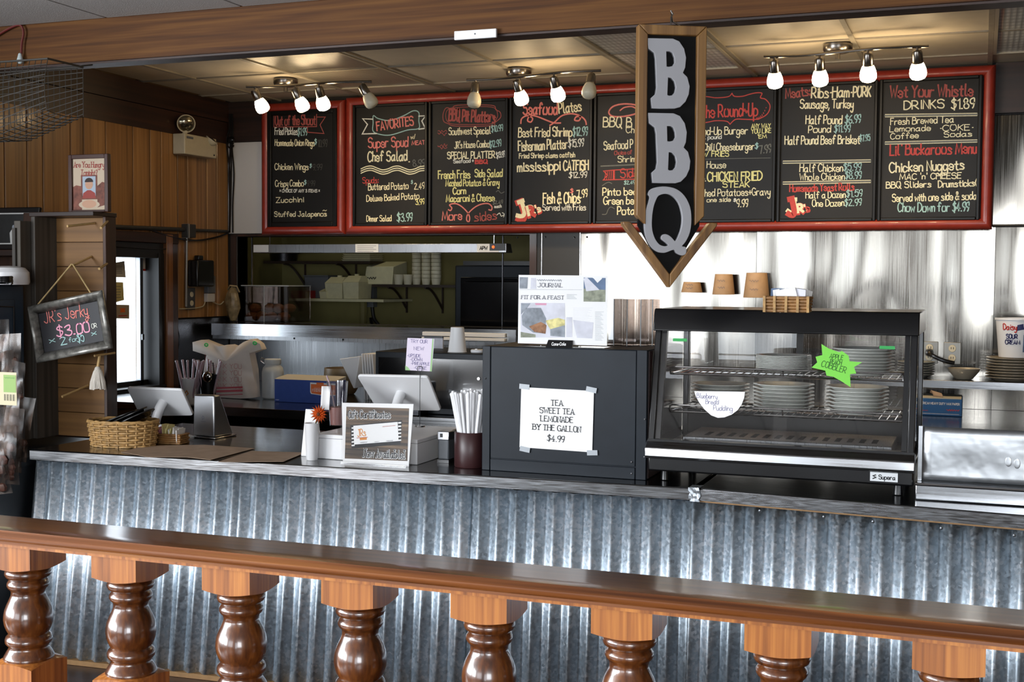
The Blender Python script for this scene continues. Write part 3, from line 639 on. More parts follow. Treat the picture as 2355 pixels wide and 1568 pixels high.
I4 = [T('Seafood', 1203, 262, 1281, 263, 26, 'p', 1.15), T('Plates', 1286, 261, 1337, 254, 24, 'c'),
 ('L', [q2(*p) for p in ((975, 420), (985, 370), (1040, 340), (1095, 365), (1080, 405), (1045, 390), (1070, 340), (1140, 348), (1260, 395), (1320, 415), (1385, 415))], 3.4, 'p'), ('L', [q2(*p) for p in ((1275, 440), (1320, 410), (1400, 340), (1500, 320), (1585, 345), (1575, 390), (1530, 385), (1550, 350), (1605, 355), (1640, 390), (1650, 430))], 3.4, 'p'),
 T('Best Fried Shrimp', 1192, 315, 1315, 313, 21, 'c'), T('$12.99', 1317, 312, 1351, 311, 19, 'b'), T('Fisherman Platter', 1192, 347, 1305, 341, 22, 'c'), T('$15.99', 1307, 338, 1342, 336, 17, 'w'), T('Fried Shrimp clams catfish', 1194, 364, 1322, 361, 11, 'c', 1.2),
 T('mississippi', 1190, 394, 1288, 391, 22, 'c', 1.15), T('CATFISH', 1296, 392, 1353, 391, 22, 'c', 1.1), T('$12.99', 1308, 409, 1349, 408, 13, 'w', 1.1), T('$', 1311, 443, 1318, 443, 9, 'p', 1.2), T('7.99', 1328, 455, 1351, 452, 17, 'c'), T('Fish & Chips', 1249, 468, 1334, 466, 24, 'c'), T('Served with Fries', 1248, 484, 1347, 483, 14, 'w')] + JRS(1192, 508, 1.0, 1)
I5 = [('L', [(1400, 258), (1408, 246), (1425, 240), (1446, 239), (1466, 243), (1472, 252), (1460, 262), (1430, 268), (1408, 267)], 3.6, 'p', 1), ('L', [(1426, 254), (1436, 247), (1452, 245), (1462, 249)], 3, 'p'), T('BBQ B', 1387, 292, 1452, 292, 22, 'c'), T('Ch', 1440, 305, 1458, 305, 15, 'c'), T('Seafood P', 1389, 344, 1455, 340, 19, 'c'), T('Choice of', 1413, 356, 1453, 354, 9, 'd', 1.2), T('Shrimp', 1421, 373, 1472, 372, 14, 'c'),
 ('S', [(1382, 382), (1545, 375)], 3, 'g'), ('S', [(1388, 393), (1412, 391), (1411, 413), (1387, 414), (1397, 403)], 2.4, 'r', 1)]+[('S', [(1394+i*4, 393), (1390+i*5, 413)], 1.6, 'r') for i in range(5)]+[('S', [(1413, 391), (1500, 386), (1500, 411), (1413, 413)], 2.2, 'r', 1), T('Sides', 1427, 409, 1480, 406, 20, 'r'), T('$2.49', 1435, 424, 1460, 423, 8, 'b'), ('L', [(1385, 427), (1392, 422), (1400, 419), (1407, 422)], 1.6, 'g'),
 T('Pinto beans', 1386, 449, 1485, 447, 17, 'c', 1.1), T('Green beans', 1388, 470, 1487, 469, 17, 'c', 1.1), ('L', [(1385, 493), (1394, 492), (1399, 481), (1405, 476), (1413, 480)], 1.6, 'g'), T('Potato', 1420, 493, 1480, 492, 18, 'c', 1.1)]
def q3(x, y): return (1370+x/4.356, 180+y/4.356)
I6 = [('L', [q3(*p) for p in ((960, 190), (1055, 180), (1130, 185), (1200, 195), (1290, 190), (1340, 178), (1365, 150))], 2, 'r'), ('L', [q3(*p) for p in ((1365, 150), (1390, 180), (1470, 180), (1540, 160), (1610, 145), (1665, 150), (1650, 195), (1700, 210), (1745, 270), (1730, 340), (1680, 385), (1600, 412), (1480, 410), (1400, 412), (1345, 460))], 2.2, 'r'), ('L', [q3(*p) for p in ((1345, 460), (1310, 430), (1200, 425), (1120, 440), (1055, 445), (960, 430))], 2, 'r')]+[('S', [q3(1610+i*14, 395-i*i*2.1), q3(1622+i*12, 415-i*i*2.4)], 1.5, 'r') for i in range(8)]+[
 T('The Round~Up', 1611, 271, 1742, 265, 28, 'r', .9), T('Round-Up Burger', 1588, 310, 1719, 308, 17, 'c'), T('1/2 pound', 1608, 320, 1659, 319, 9, 'w'), T('ANY WAY', 1728, 295, 1772, 294, 10, 'y'), T('YOU LIKE', 1728, 307, 1773, 305, 10, 'y'), T("'EM", 1742, 318, 1763, 317, 8, 'y'), T('Green Chili Cheeseburger', 1577, 347, 1734, 344, 16, 'c'), T('$', 1736, 341, 1743, 341, 12, 'b', 1.3), T('7.99', 1747, 353, 1773, 350, 18, 'g'), T('w/ FRIES', 1614, 360, 1676, 359, 12, 'y', 1.2),
 ('S', [(1560, 367), (1772, 363)], 1.2, 'g'), T('Ranch House', 1577, 387, 1669, 386, 15, 'c'), T('lb.', 1607, 416, 1623, 416, 15, 'c'), T('CHICKEN FRIED', 1627, 417, 1752, 414, 20, 'y', 1.15), T('STEAK', 1662, 431, 1723, 430, 13, 'y', 1.4), T('Mashed Potatoes+Gravy', 1590, 452, 1771, 448, 16, 'c'), T('+ one side', 1614, 465, 1680, 463, 10, 'c'), T('$', 1687, 463, 1692, 463, 6, 'w', 1.3), T('9.99', 1695, 476, 1720, 475, 17, 'c')]
def dbl(xa, xb, ya, yb): return [('S', [(xa, ya-2.6), (xb, yb-2.6)], 1.8, 'c'), ('S', [(xa, ya+2.6), (xb, yb+2.6)], 1.8, 'c'), ('S', [(xa, ya), (xb, yb)], 4, 'g')]
I7 = [T('Meats:', 1807, 226, 1863, 219, 22, 'd', 1.1), T('Ribs·Ham·', 1866, 225, 1959, 222, 24, 'c'), T('PORK', 1962, 223, 2002, 222, 23, 'c', 1.1), T('Sausage, Turkey', 1840, 249, 1962, 248, 20, 'c'), T('Half Pound', 1853, 285, 1936, 284, 19, 'c'), T('$6.99', 1943, 283, 1979, 282, 18, 'b'), T('Pound', 1859, 305, 1910, 304, 16, 'c'), T('$11.99', 1918, 304, 1955, 303, 16, 'b'),
 T('Half Pound Beef Brisket', 1805, 332, 1977, 330, 19, 'c'), T('$7.95', 1977, 325, 2001, 323, 14, 'b')]+dbl(1801, 2002, 373, 370)+[T('Half Chicken', 1839, 395, 1938, 394, 17, 'c'), T('$5.99', 1939, 392, 1980, 391, 16, 'b'), T('Whole Chicken', 1839, 414, 1942, 413, 15, 'c'), T('$8.99', 1943, 411, 1981, 410, 16, 'b')]+dbl(1801, 2002, 421, 417)+[
 T('Homemade Yeast Rolls', 1816, 441, 1964, 437, 16, 'r', 1.2), T('Half a Dozen', 1853, 456, 1944, 454, 15, 'c'), T('$1.59', 1946, 453, 1983, 451, 15, 'b'), T('One Dozen', 1868, 475, 1941, 473, 15, 'c'), T('$2.99', 1942, 473, 1981, 472, 15, 'b')]+JRS(1813, 496, .92, .55)
I8 = [T('Wet Your Whistle', 2047, 224, 2237, 220, 26, 'd', 1.1), T('DRINKS', 2079, 252, 2171, 248, 19, 'c', 1.1), T('$1.89', 2188, 251, 2241, 247, 22, 'c')]+dbl(2036, 2247, 266, 263)+[T('Fresh Brewed Tea', 2048, 287, 2193, 281, 15, 'c'), T('Lemonade', 2046, 303, 2140, 300, 13, 'c'), T('·COKE·', 2160, 301, 2238, 299, 13, 'c'), T('Coffee', 2048, 320, 2112, 317, 13, 'c'), T('Sodas', 2171, 315, 2235, 313, 12, 'c')]+dbl(2036, 2247, 329, 324)+[
 T("Lil' Buckaroos Menu", 2047, 357, 2245, 352, 24, 'r', 1.1), T('Chicken Nuggets', 2046, 396, 2217, 389, 22, 'c', 1.1), T("MAC 'n' CHEESE", 2069, 413, 2210, 410, 13, 'c', 1.2), T('BBQ Sliders', 2038, 433, 2141, 430, 14, 'c', 1.2), T('Drumsticks(', 2158, 431, 2248, 427, 15, 'c', 1.2), T('Served with one side & soda', 2052, 464, 2246, 458, 17, 'c'), T('Chow Down for $4.99', 2065, 487, 2228, 485, 20, 'b')]
m1 = thing('menu_board', 'narrow red-framed chalk menu board headed Out of the Shoot', 'menu board', (-4.14, 7.12, ZB_))
red_frame(m1, -4.452, -3.832, ZB_, ZT-.012)
obj('backing', MB().box(-.305, -.002, .012, .302, .075, ZT-ZB_-.02), 'black_void', m1)
panel(m1, -4.4, -3.885, ZB_+.050, ZT-.065, I1, bw=.03)
m2 = thing('menu_board', 'wide red-framed chalk menu board of seven panels, from Favorites to drinks', 'menu board', (-1.89, 7.12, ZB_))
red_frame(m2, -3.826, .046, ZB_, ZT)
obj('backing', MB().box(-1.93, -.002, .012, 1.93, .075, ZT-ZB_-.012), 'black_void', m2)
seams = [-3.775]+[PY(x, 370, 7.1).x for x in (985, 1170, 1364, 1570, 1786, 2018)]+[-.015]
for a, b, it in zip(seams, seams[1:], (I2, I3, I4, I5, I6, I7, I8)): panel(m2, a+.004, b-.004, ZB_+.050, ZT-.052, it)
# ================================================================== track lights
plain('brushed_nickel', '#8d8780', .25, metal=1)
plain('frosted_unlit', '#d8d0b8', .35, spec=.4)
m, t_, b_ = nmat('frosted_lit'); m.cycles.emission_sampling = 'FRONT'; b_.inputs['Base Color'].default_value = lin('#fff2d8'); b_.inputs['Emission Color'].default_value = (1.0, .74, .42, 1); b_.inputs['Emission Strength'].default_value = 34.0; b_.inputs['Roughness'].default_value = .3
def track(label, c, heads, lit, tilts):
    """c: ceiling point of the canopy; heads: pixel of each shade centre"""
    t = thing('track_light', label, 'track light', (c.x, c.y, ZC), group='four-headed track lights')
    obj('canopy', MB().lathe([(.072, 0), (.072, -.022), (.066, -.034), (.05, -.04), (0, -.041)][::-1], 28), 'brushed_nickel', t)
    obj('canopy_stem', MB().tube([(0, 0, -.036), (0, 0, -.07)], .012, 10), 'brushed_nickel', t)
    P = [PZ(x, y, ZC-.205) for x, y in heads]
    n = 21; x0, x1 = P[0].x-.05-c.x, P[-1].x+.05-c.x; y0, y1 = P[0].y-c.y, P[-1].y-c.y
    def cur(u): return Vector((x0+(x1-x0)*u, (y0+(y1-y0)*u)*.5+.03*math.sin(2*math.pi*u), -.07))
    mb = MB(); pts = [cur(i/n) for i in range(n+1)]
    mb.tube(pts, .0075, 8); obj('curved_bar', mb, 'brushed_nickel', t)
    for k, p in enumerate(P):
        u = (p.x-c.x-x0)/(x1-x0); a = cur(u)
        ax = Vector((tilts[k][0], tilts[k][1], -1)).normalized()        # direction the shade points
        top = a+Vector((0, 0, -.03)); hd = obj('lamp_head', MB().tube([a, top], .006, 8).sphere(top, .012, 10), 'brushed_nickel', t)
        rot = Vector((0, 0, -1)).rotation_difference(ax).to_matrix()
        def turned(prof, n=22):
            mb = MB().lathe(prof, n); mb.v = [tuple(top+rot@Vector(v)) for v in mb.v]; return mb
        obj('socket', turned([(.0, .014), (.02, .012), (.024, .002), (.026, -.045), (.024, -.05), (0, -.05)][::-1]), 'brushed_nickel', hd)
        obj('glass_shade', turned([(.023, -.044), (.030, -.057), (.037, -.077), (.0395, -.095), (.038, -.110), (.031, -.121), (.017, -.127), (0, -.128)][::-1]), 'frosted_lit' if lit[k] else 'frosted_unlit', hd, smooth=70)
        if lit[k]:
            l = bpy.data.lights.new('bulb', 'SPOT'); l.energy = SPOT_W; l.color = (1.0, .74, .42); l.spot_size = R(105); l.spot_blend = .8; l.shadow_soft_size = .03
            o = bpy.data.objects.new('bulb', l); COL.objects.link(o); o.parent = hd; o.location = top+ax*.137; o.rotation_euler = Vector((0, 0, -1)).rotation_difference(ax).to_euler()
SPOT_W = 11
track('track light on the left, in front of the Out of the Shoot panel', PZ(657, 183, ZC), [(530, 240), (617, 235), (708, 240), (803, 235)], [1, 1, 1, 0], [(.35, .35), (.35, .35), (.05, .5), (.55, .2)])
track('middle track light, in front of the seafood panel', PZ(1193, 160, ZC), [(1065, 230), (1150, 220), (1247, 215), (1330, 208)], [0, 1, 1, 0], [(0, -.2), (.15, .5), (.12, .5), (0, -.45)])
track('track light on the right, in front of the drinks panel', PZ(1927, 103, ZC), [(1765, 180), (1870, 172), (1987, 165), (2103, 158)], [1, 1, 1, 1], [(0, .45), (0, .45), (0, .45), (.05, .5)])
# ================================================================== hanging arrow sign
plain('sign_black', '#070707', .6, spec=.15); plain('letter_white', '#9b9b9f', .5, var=.03); plain('letter_edge', '#e6e6ea', .5)
YS = 3.86
SA = R(28)
sg = thing('arrow_sign', 'hanging wooden arrow sign with white BBQ letters pointing down', 'hanging sign', PY(1535, 660, YS), SA)
so = sg.location; sn = Vector((math.sin(SA), -math.cos(SA), 0)); su = Vector((math.cos(SA), math.sin(SA), 0))
def sl(x, y):  # pixel -> sign plane (u, z)
    d = PL(x, y, so, sn)-so; return (d.dot(su), d.z)
out = [sl(1455, 55), sl(1611, 68), sl(1611, 520), sl(1638, 517), sl(1536, 660), sl(1424, 517), sl(1455, 520)]
W_ = .5*(out[1][0]-out[0][0]); cxs = .5*(out[0][0]+out[1][0]); top = .5*(out[0][1]+out[1][1]); shz = out[2][1]; hw_ = .5*(out[3][0]-out[5][0]); hx = .5*(out[3][0]+out[5][0]); bw = .030
cxs = hx = 0
D0, D1 = -.028, .012
mbb = MB(); mbb.prism([(-W_+.01, top-.01), (W_-.01, top-.01), (W_-.01, shz+.0), (0, .03), (-W_+.01, shz)][::-1], -.008, .008, axis=1); obj('board', mbb, 'sign_black', sg)
def bar(name, pts): obj(name, MB().prism(pts, D0, D1, axis=1), 'sign_wood', sg, bevel=.003)
bar('frame_bar', [(-W_, top), (-W_, shz+.03), (-W_+bw, shz+.0), (-W_+bw, top-bw)]); bar('frame_bar', [(W_, shz+.03), (W_, top), (W_-bw, top-bw), (W_-bw, shz)])
bar('frame_bar', [(-W_+.0005, top), (-W_+bw, top-bw), (W_-bw, top-bw), (W_-.0005, top)])
sl_ = (shz+.0)/hw_
k = bw*1.35
bar('frame_bar', [(-hw_, shz), (0, -.002), (0, k), (-hw_+bw*.75, shz+bw*.35), (-hw_-.002, shz+.01)]); bar('frame_bar', [(hw_, shz), (hw_+.002, shz+.01), (hw_-bw*.75, shz+bw*.35), (0, k), (0, -.002)])
def ltr(name, polys):
    """outline plus holes, extruded letters standing proud of the board"""
    cu = bpy.data.curves.new(name, 'CURVE'); cu.dimensions = '2D'; cu.fill_mode = 'BOTH'; cu.extrude = .008; cu.bevel_depth = .0012
    for pl in polys:
        s = cu.splines.new('POLY'); s.points.add(len(pl)-1); s.use_cyclic_u = True
        for i, p in enumerate(pl): s.points[i].co = (p[0], p[1], 0, 1)
    tmp = bpy.data.objects.new('tmp', cu); COL.objects.link(tmp); dg = bpy.context.evaluated_depsgraph_get()
    me = bpy.data.meshes.new_from_object(tmp.evaluated_get(dg)); bpy.data.objects.remove(tmp)
    me.name = name; me.materials.clear(); me.materials.append(MATS['letter_white'])
    o = obj(name, me, None, sg, loc=(0, -.017, 0), rot=(R(90), 0, 0)); return o
def qs(x, y): return sl(1420+x/2.45, 40+y/2.45)
def smooth_poly(pts):
    """points flagged with a trailing 1 are corners"""
    return pts
def B_(dx, dy):
    o = [(160, 128), (300, 130), (335, 145), (362, 185), (373, 235), (368, 290), (355, 320), (380, 345), (393, 395), (388, 440), (370, 480), (340, 510), (310, 518), (185, 515), (180, 462), (205, 440), (212, 400), (205, 240), (198, 205), (165, 182)]
    h1 = [(262, 198), (285, 198), (300, 205), (312, 232), (314, 262), (300, 284), (278, 288), (264, 286)]
    h2 = [(272, 344), (292, 346), (312, 365), (320, 400), (314, 430), (298, 448), (278, 450), (268, 445)]
    return [[qs(x+dx, y+dy) for x, y in pl] for pl in (o, h1, h2)]
ltr('letter_b', B_(0, 0)); ltr('letter_b', B_(2 if False else 4, 418))
import itertools
qo = crom([(*p, 0) for p in ((175, 975), (210, 962), (262, 958), (320, 972), (365, 1010), (395, 1070), (403, 1140), (395, 1210), (372, 1262), (350, 1290), (372, 1298), (372, 1330), (352, 1340), (322, 1326), (305, 1308), (255, 1325), (210, 1318), (172, 1285), (150, 1235), (143, 1170), (150, 1095), (172, 1020), (162, 1000))], 3, True)
qh = crom([(*p, 0) for p in ((222, 1005), (262, 995), (302, 1008), (335, 1045), (352, 1095), (357, 1145), (347, 1205), (322, 1255), (310, 1262), (290, 1240), (265, 1225), (245, 1228), (238, 1248), (262, 1268), (278, 1285), (255, 1292), (225, 1282), (200, 1250), (184, 1200), (182, 1140), (190, 1075), (205, 1030))], 3, True)
ltr('letter_q', [[qs(p.x, p.y) for p in qo], [qs(p.x, p.y) for p in qh]])
obj('hook', MB().tube([(0, 0, top), (0, 0, top+.03), (.006, 0, top+.04), (0, 0, top+.05), (.02, .06, top+.03), (.069, .130, top+.03)], .0025, 6), 'brushed_nickel', sg)
# ================================================================== things on the counter, left to right
CZ = .9005
plain('white_plastic', '#e9eaec', .35, var=.02); plain('white_paper', '#f2f2f2', .7, var=.02); plain('grey_plastic', '#5d6166', .45)
plain('black_plastic', '#0e0e10', .3); plain('black_gloss', '#08080a', .12, coat=.5); plain('kraft', '#9d8672', .75, var=.12, vs=18, bmp=.001); plain('ink_black', '#1b1c20', .7); plain('ink_grey', '#6b6d78', .7); plain('ink_purple', '#6a6490', .7)
plain('wicker', '#a5814e', .6, var=.35, vs=60); plain('wicker_brown', '#8a6234', .6, var=.3, vs=60); plain('pink_sachet', '#d89ab4', .6); plain('yellow_sachet', '#ddd193', .6); plain('white_sachet', '#e4e2de', .6); plain('maroon', '#2a1210', .45, var=.1); plain('maroon_cup', '#351a1b', .4, var=.08)
plain('brushed_silver', '#b9bbbf', .3, metal=1); plain('chrome', '#c8c8c8', .12, metal=1); plain('orange_petal', '#d4581a', .55, var=.2, vs=120); plain('flower_core', '#5c2d12', .8); plain('green_stem', '#4c6332', .6)
plain('pink_drink', '#b5837c', .25, spec=.4); plain('black_metal', '#1a2027', .45, var=.15, vs=8, spec=.22); plain('tape_clear', '#aeb4ba', .25); plain('duct_tape', '#b3b9bf', .3, metal=.8, bmp=.002, vs=60)
plain('straw_paper', '#e8e8ea', .6, var=.05); plain('straw_clear', '#b79fa8', .35, var=.2)
# --- wicker basket with black lids
def woven(t, a, b, h, n, rows, mat, flare=1.12, r=.0042):
    """oval woven basket in local coordinates, a and b half-axes"""
    mb = MB(); mw = MB()
    for i in range(n):
        th = 2*math.pi*i/n; s = 1+(flare-1)*0
        mb.tube([(a*math.cos(th)*(1+(flare-1)*k), b*math.sin(th)*(1+(flare-1)*k), h*k) for k in (0, .5, 1)], r, 6)
    obj('stakes', mb, mat, t)
    for j in range(rows):
        k = (j+.5)/rows; f = 1+(flare-1)*k; m = n*4; pts = []
        for i in range(m):
            th = 2*math.pi*i/m; o = (r*1.1)*math.cos(n/2*th+math.pi*j)
            pts.append(((a*f+o)*math.cos(th), (b*f+o)*math.sin(th), h*k+random.uniform(-.0008, .0008)))
        mw.tube(pts, h/rows*.52, 6, closed=True)
    obj('weave', mw, mat, t)
    obj('rim', MB().tube([((a*flare)*math.cos(2*math.pi*i/48), (b*flare)*math.sin(2*math.pi*i/48), h+.002*math.sin(i*2.6)) for i in range(48)], r*1.5, 8, closed=True), mat, t)
    obj('basket_base', MB().lathe([(0, 0), (1, 0), (1, .004), (0, .004)], 32), mat, t).scale = (a, b, 1)
p = PZ(247, 1031, CZ)
bk = thing('wicker_basket', 'oval wicker basket holding black platters at the left of the counter', 'basket', (p.x, p.y+.10, CZ), R(12))
woven(bk, .128, .088, .102, 22, 11, 'wicker')
for i, (dx, dy, dz, rx, ry) in enumerate(((-.035, 0, .07, 0, -22), (.005, .005, .078, 3, -24), (.045, .0, .07, -3, -26))):
    t = thing('black_platter', ['black oval platter at the back of the wicker basket', 'black oval platter in the middle of the wicker basket', 'black oval platter at the front right of the wicker basket'][i], 'platter', (bk.location.x+dx, bk.location.y+dy, CZ+dz+.022), (R(rx), R(ry), R(14)), 'black platters in the wicker basket')
    o = obj('platter_dish', MB().lathe([(0, 0), (.8, 0), (.92, .012), (1, .014), (1, .017), (.9, .017), (.78, .006), (0, .006)], 28), 'black_gloss', t); o.scale = (.105, .062, 1.0)
    o = obj('platter_rim', MB().tube([(math.cos(2*math.pi*i/40)*.105, math.sin(2*math.pi*i/40)*.062, .0155) for i in range(40)], .003, 6, closed=True), 'black_plastic', t)
# --- sugar caddy
p = PZ(380, 1021, CZ)
sc_ = thing('sugar_caddy', 'small brown woven caddy full of sweetener sachets', 'caddy', (p.x, p.y+.035, CZ), R(6))
mb = MB()
for j in range(5):
    z = .004+j*.0085; pts = []
    for i in range(40):
        u = i/40*4; s = int(u); f = u-s; q = [(-1+2*f, -1), (1, -1+2*f), (1-2*f, 1), (-1, 1-2*f)][s]; o = 1+.03*math.cos(i*math.pi/2+j*math.pi)
        pts.append((q[0]*.063*o, q[1]*.034*o, z))
    mb.tube(pts, .0048, 6, closed=True)
obj('weave', mb, 'wicker_brown', sc_); obj('caddy_base', MB().box(-.06, -.032, 0, .06, .032, .003), 'wicker_brown', sc_)
for i, (x, m, nm) in enumerate([(-.05, 'pink_sachet', 'pink'), (-.042, 'pink_sachet', 'pink'), (-.034, 'pink_sachet', 'pink'), (-.02, 'yellow_sachet', 'yellow'), (-.012, 'yellow_sachet', 'yellow'), (-.004, 'yellow_sachet', 'yellow'), (.004, 'yellow_sachet', 'yellow'), (.018, 'white_sachet', 'white'), (.026, 'white_sachet', 'white'), (.034, 'white_sachet', 'white'), (.042, 'white_sachet', 'white'), (.05, 'white_sachet', 'white')]):
    o = obj('sweetener_sachet', MB().prism([(-.028, 0), (.028, 0), (.03, .03), (.028, .06), (0, .062), (-.028, .06), (-.03, .03)], -.0018, .0018, axis=0), m, loc=(p.x+x, p.y+.035+random.uniform(-.004, .004), CZ+.004), rot=(R(random.uniform(-10, 10)), R(random.uniform(-18, 18)), R(6)))
    if nm == 'yellow' and i < 5: o.location.z += .014
    tag(o, nm+' sweetener sachet standing in the small woven caddy', 'sachet', 'sweetener sachets')
# --- napkin dispenser
p = PZ(467, 1008, CZ)
nd = thing('napkin_dispenser', 'silver slant-backed napkin dispenser on the counter', 'dispenser', (p.x, p.y, CZ), R(-4))
obj('housing', MB().hexa([(-.058, .004, .008), (.056, .004, .008), (.056, .135, .008), (-.058, .135, .008)], [(-.052, .004, .185), (.056, .004, .185), (.056, .045, .185), (-.052, .045, .185)]), 'brushed_silver', nd, bevel=.006)
obj('base_tray', MB().box(-.066, -.004, 0, .066, .145, .007), 'chrome', nd, bevel=.003)
ik = Ink((0, .0035, 0), (1, 0, 0), (0, 0, 1), .0006); ik.line([(-.004, .082), (-.008, .089), (-.004, .096), (.003, .093), (.003, .086), (-.006, .08)], .0022, 'ink_grey'); ik.scrib((-.013, .07), (.011, .07), .004, 'ink_grey', .001); ik.done('emblem', nd)
# --- tablet registers seen from behind
def tablet(label, p, pix, stem, Yt, lean, base):
    """pix: bottom-left, bottom-right, top-right, top-left of the back in pixels"""
    t = thing('tablet_register', label, 'tablet', p)
    o = t.location
    bl, br = PY(*pix[0], Yt), PY(*pix[1], Yt); tr, tl = PY(*pix[2], Yt-lean), PY(*pix[3], Yt-lean)
    n = (br-bl).cross(tl-bl).normalized()
    pts = [bl, br, tr, tl]; c = sum(pts, Vector())/4
    rr = []
    for i in range(4):
        a, b, d = pts[i-1], pts[i], pts[(i+1) % 4]; u = (a-b).normalized()*.014; v = (d-b).normalized()*.014
        rr += [b+u, b+u*.3+v*.3, b+v]
    obj('tablet_body', MB().slab([q-o for q in rr], n*-1, .012), 'white_plastic', t, bevel=.003)
    obj('screen', MB().slab([c+(q-c)*.95-o-n*.012 for q in pts], n*-1, .001), 'black_gloss', t)
    s = PY(*stem, Yt-lean*.5)-o; 
    obj('arm', MB().tube(crom([s+n*-.002, s+n*.05, s+n*.075+Vector((.0, .0, -.05)), Vector((base[0], base[1], .03))], 6), .021, 14), 'white_plastic', t, smooth=60)
    obj('base_plate', MB().lathe([(.0, 0), (.07, 0), (.07, .008), (.06, .012), (0, .012)], 28, (base[0], base[1], 0)), 'white_plastic', t)
    return t
p = PZ(378, 1014, CZ)
tablet('white tablet register seen from behind, left of the napkin dispenser', (p.x, p.y+.09, CZ), [(322, 957), (445, 956), (418, 897), (291, 892)], (375, 925), 4.60, .14, (0, 0))
tablet('white tablet register behind the gift certificate sign', (-2.10, 4.66, CZ), [(868, 943), (1015, 945), (984, 867), (820, 864)], (922, 905), 4.66, .16, (0, 0))
# --- sheets of brown paper and a clear sleeve
def ground_poly(pts, z): return [(q.x, q.y, z) for q in (PZ(x, y, z) for x, y in pts)]
def paper(name, label, pts, mats, z, amp=.002):
    P = ground_poly(pts, z); c = [sum(v[i] for v in P)/len(P) for i in range(3)]
    mb = MB().slab([(q[0]-c[0], q[1]-c[1], random.uniform(0, amp)) for q in P], (0, 0, 1), .0012)
    return tag(obj(name, mb, mats, loc=(c[0], c[1], z+.0006)), label, 'paper')
paper('paper_sheet', 'sheet of brown wrapping paper lying in front of the sugar caddy', [(278, 1040), (335, 1026), (470, 1024), (586, 1032), (484, 1059), (430, 1052), (340, 1052)], 'kraft', CZ)
paper('plastic_sleeve', 'clear plastic sleeve over brown paper lying right of the wrapping paper', [(500, 1064), (578, 1038), (702, 1042), (652, 1063)], 'kraft', CZ+.001)
# --- folded white card, vase and flower, drink
p = PY(706, 1040, 4.165)
t = thing('white_card', 'blank white folded card beside the orange flower', 'card', (p.x, 4.165, CZ))
obj('card_leaf', MB().hexa([(-.026, 0, 0), (.026, 0, 0), (.026, .0012, 0), (-.026, .0012, 0)], [(-.026, .035, .178), (.026, .035, .178), (.026, .0362, .178), (-.026, .0362, .178)]), 'white_paper', t)
obj('card_leaf', MB().hexa([(-.026, .07, 0), (.026, .07, 0), (.026, .0712, 0), (-.026, .0712, 0)], [(-.026, .0362, .178), (.026, .0362, .178), (.026, .0374, .178), (-.026, .0374, .178)]), 'white_paper', t)
p = PY(717, 1045, 4.09)
t = thing('flower_vase', 'slim white vase with one orange daisy', 'vase', (p.x, 4.092, CZ))
obj('vase_body', MB().lathe([(0, 0), (.02, 0), (.022, .01), (.027, .135), (.028, .14), (.025, .139), (.02, .02), (0, .015)], 24), 'white_plastic', t)
fl = Vector((.034, .002, .175)); obj('stem', MB().tube([(0, 0, .02), (.006, 0, .12), fl], .0025, 6), 'green_stem', t)
mbp = MB()
for ring, (cnt, L, up, wd) in enumerate(((16, .040, -.004, .009), (12, .030, .010, .008), (8, .018, .016, .006))):
    for i in range(cnt):
        a = 2*math.pi*(i+.5*ring)/cnt; d = Vector((math.cos(a), -.35-.1*ring, math.sin(a))).normalized(); s = Vector((-math.sin(a), 0, math.cos(a)))
        c = fl+Vector((0, -.004*ring, 0))
        mbp.add([c, c+d*L*.5+s*wd*.5, c+d*L, c+d*L*.5-s*wd*.5, c+d*L*.5+Vector((0, -.003, 0))], [(0, 1, 4), (1, 2, 4), (2, 3, 4), (3, 0, 4)])
hd = obj('flower_head', mbp, 'orange_petal', t, solid=.001); obj('flower_core', MB().sphere(fl+Vector((0, -.012, 0)), .008, 10), 'flower_core', hd)
t = thing('drink_cup', 'clear plastic cup of pink drink with a straw and receipt', 'cup', (PY(776, 930, 4.40).x, 4.40, CZ+.0945))
obj('cup_wall', MB().lathe([(.030, 0), (.043, .175), (.0445, .178), (.042, .178), (.029, .003)], 28, cap=False), 'clear_plastic', t, smooth=60)
obj('pink_drink', MB().lathe([(0, .003), (.0285, .004), (.0335, .075), (0, .075)], 24), 'pink_drink', t)
obj('straw', MB().tube([(.0, .0, .02), (-.03, -.005, .16), (-.046, -.006, .2)], .0035, 8), 'straw_clear', t)
obj('receipt', MB().grid(lambda u, v: (-.052+.036*u+.006*v, -.046+.012*math.sin(u*2.5), .065+.095*v), 5, 3), 'white_paper', t, solid=.0006)
# --- white box under the sign
bx0, bx1 = PY(725, 1058, 4.14), PY(962, 1072, 4.14)
t = thing('receipt_printer_box', 'plain white box behind the gift certificate sign', 'box', ((bx0.x+bx1.x)/2, 4.13, CZ)); hw2 = (bx1.x-bx0.x)/2
obj('box_body', MB().box(-hw2, 0, 0, hw2, .42, .094), 'white_plastic', t, bevel=.003); obj('box_lid_line', MB().box(-hw2-.0004, -.0004, .078, hw2+.0004, .4204, .0795), 'grey_plastic', t)
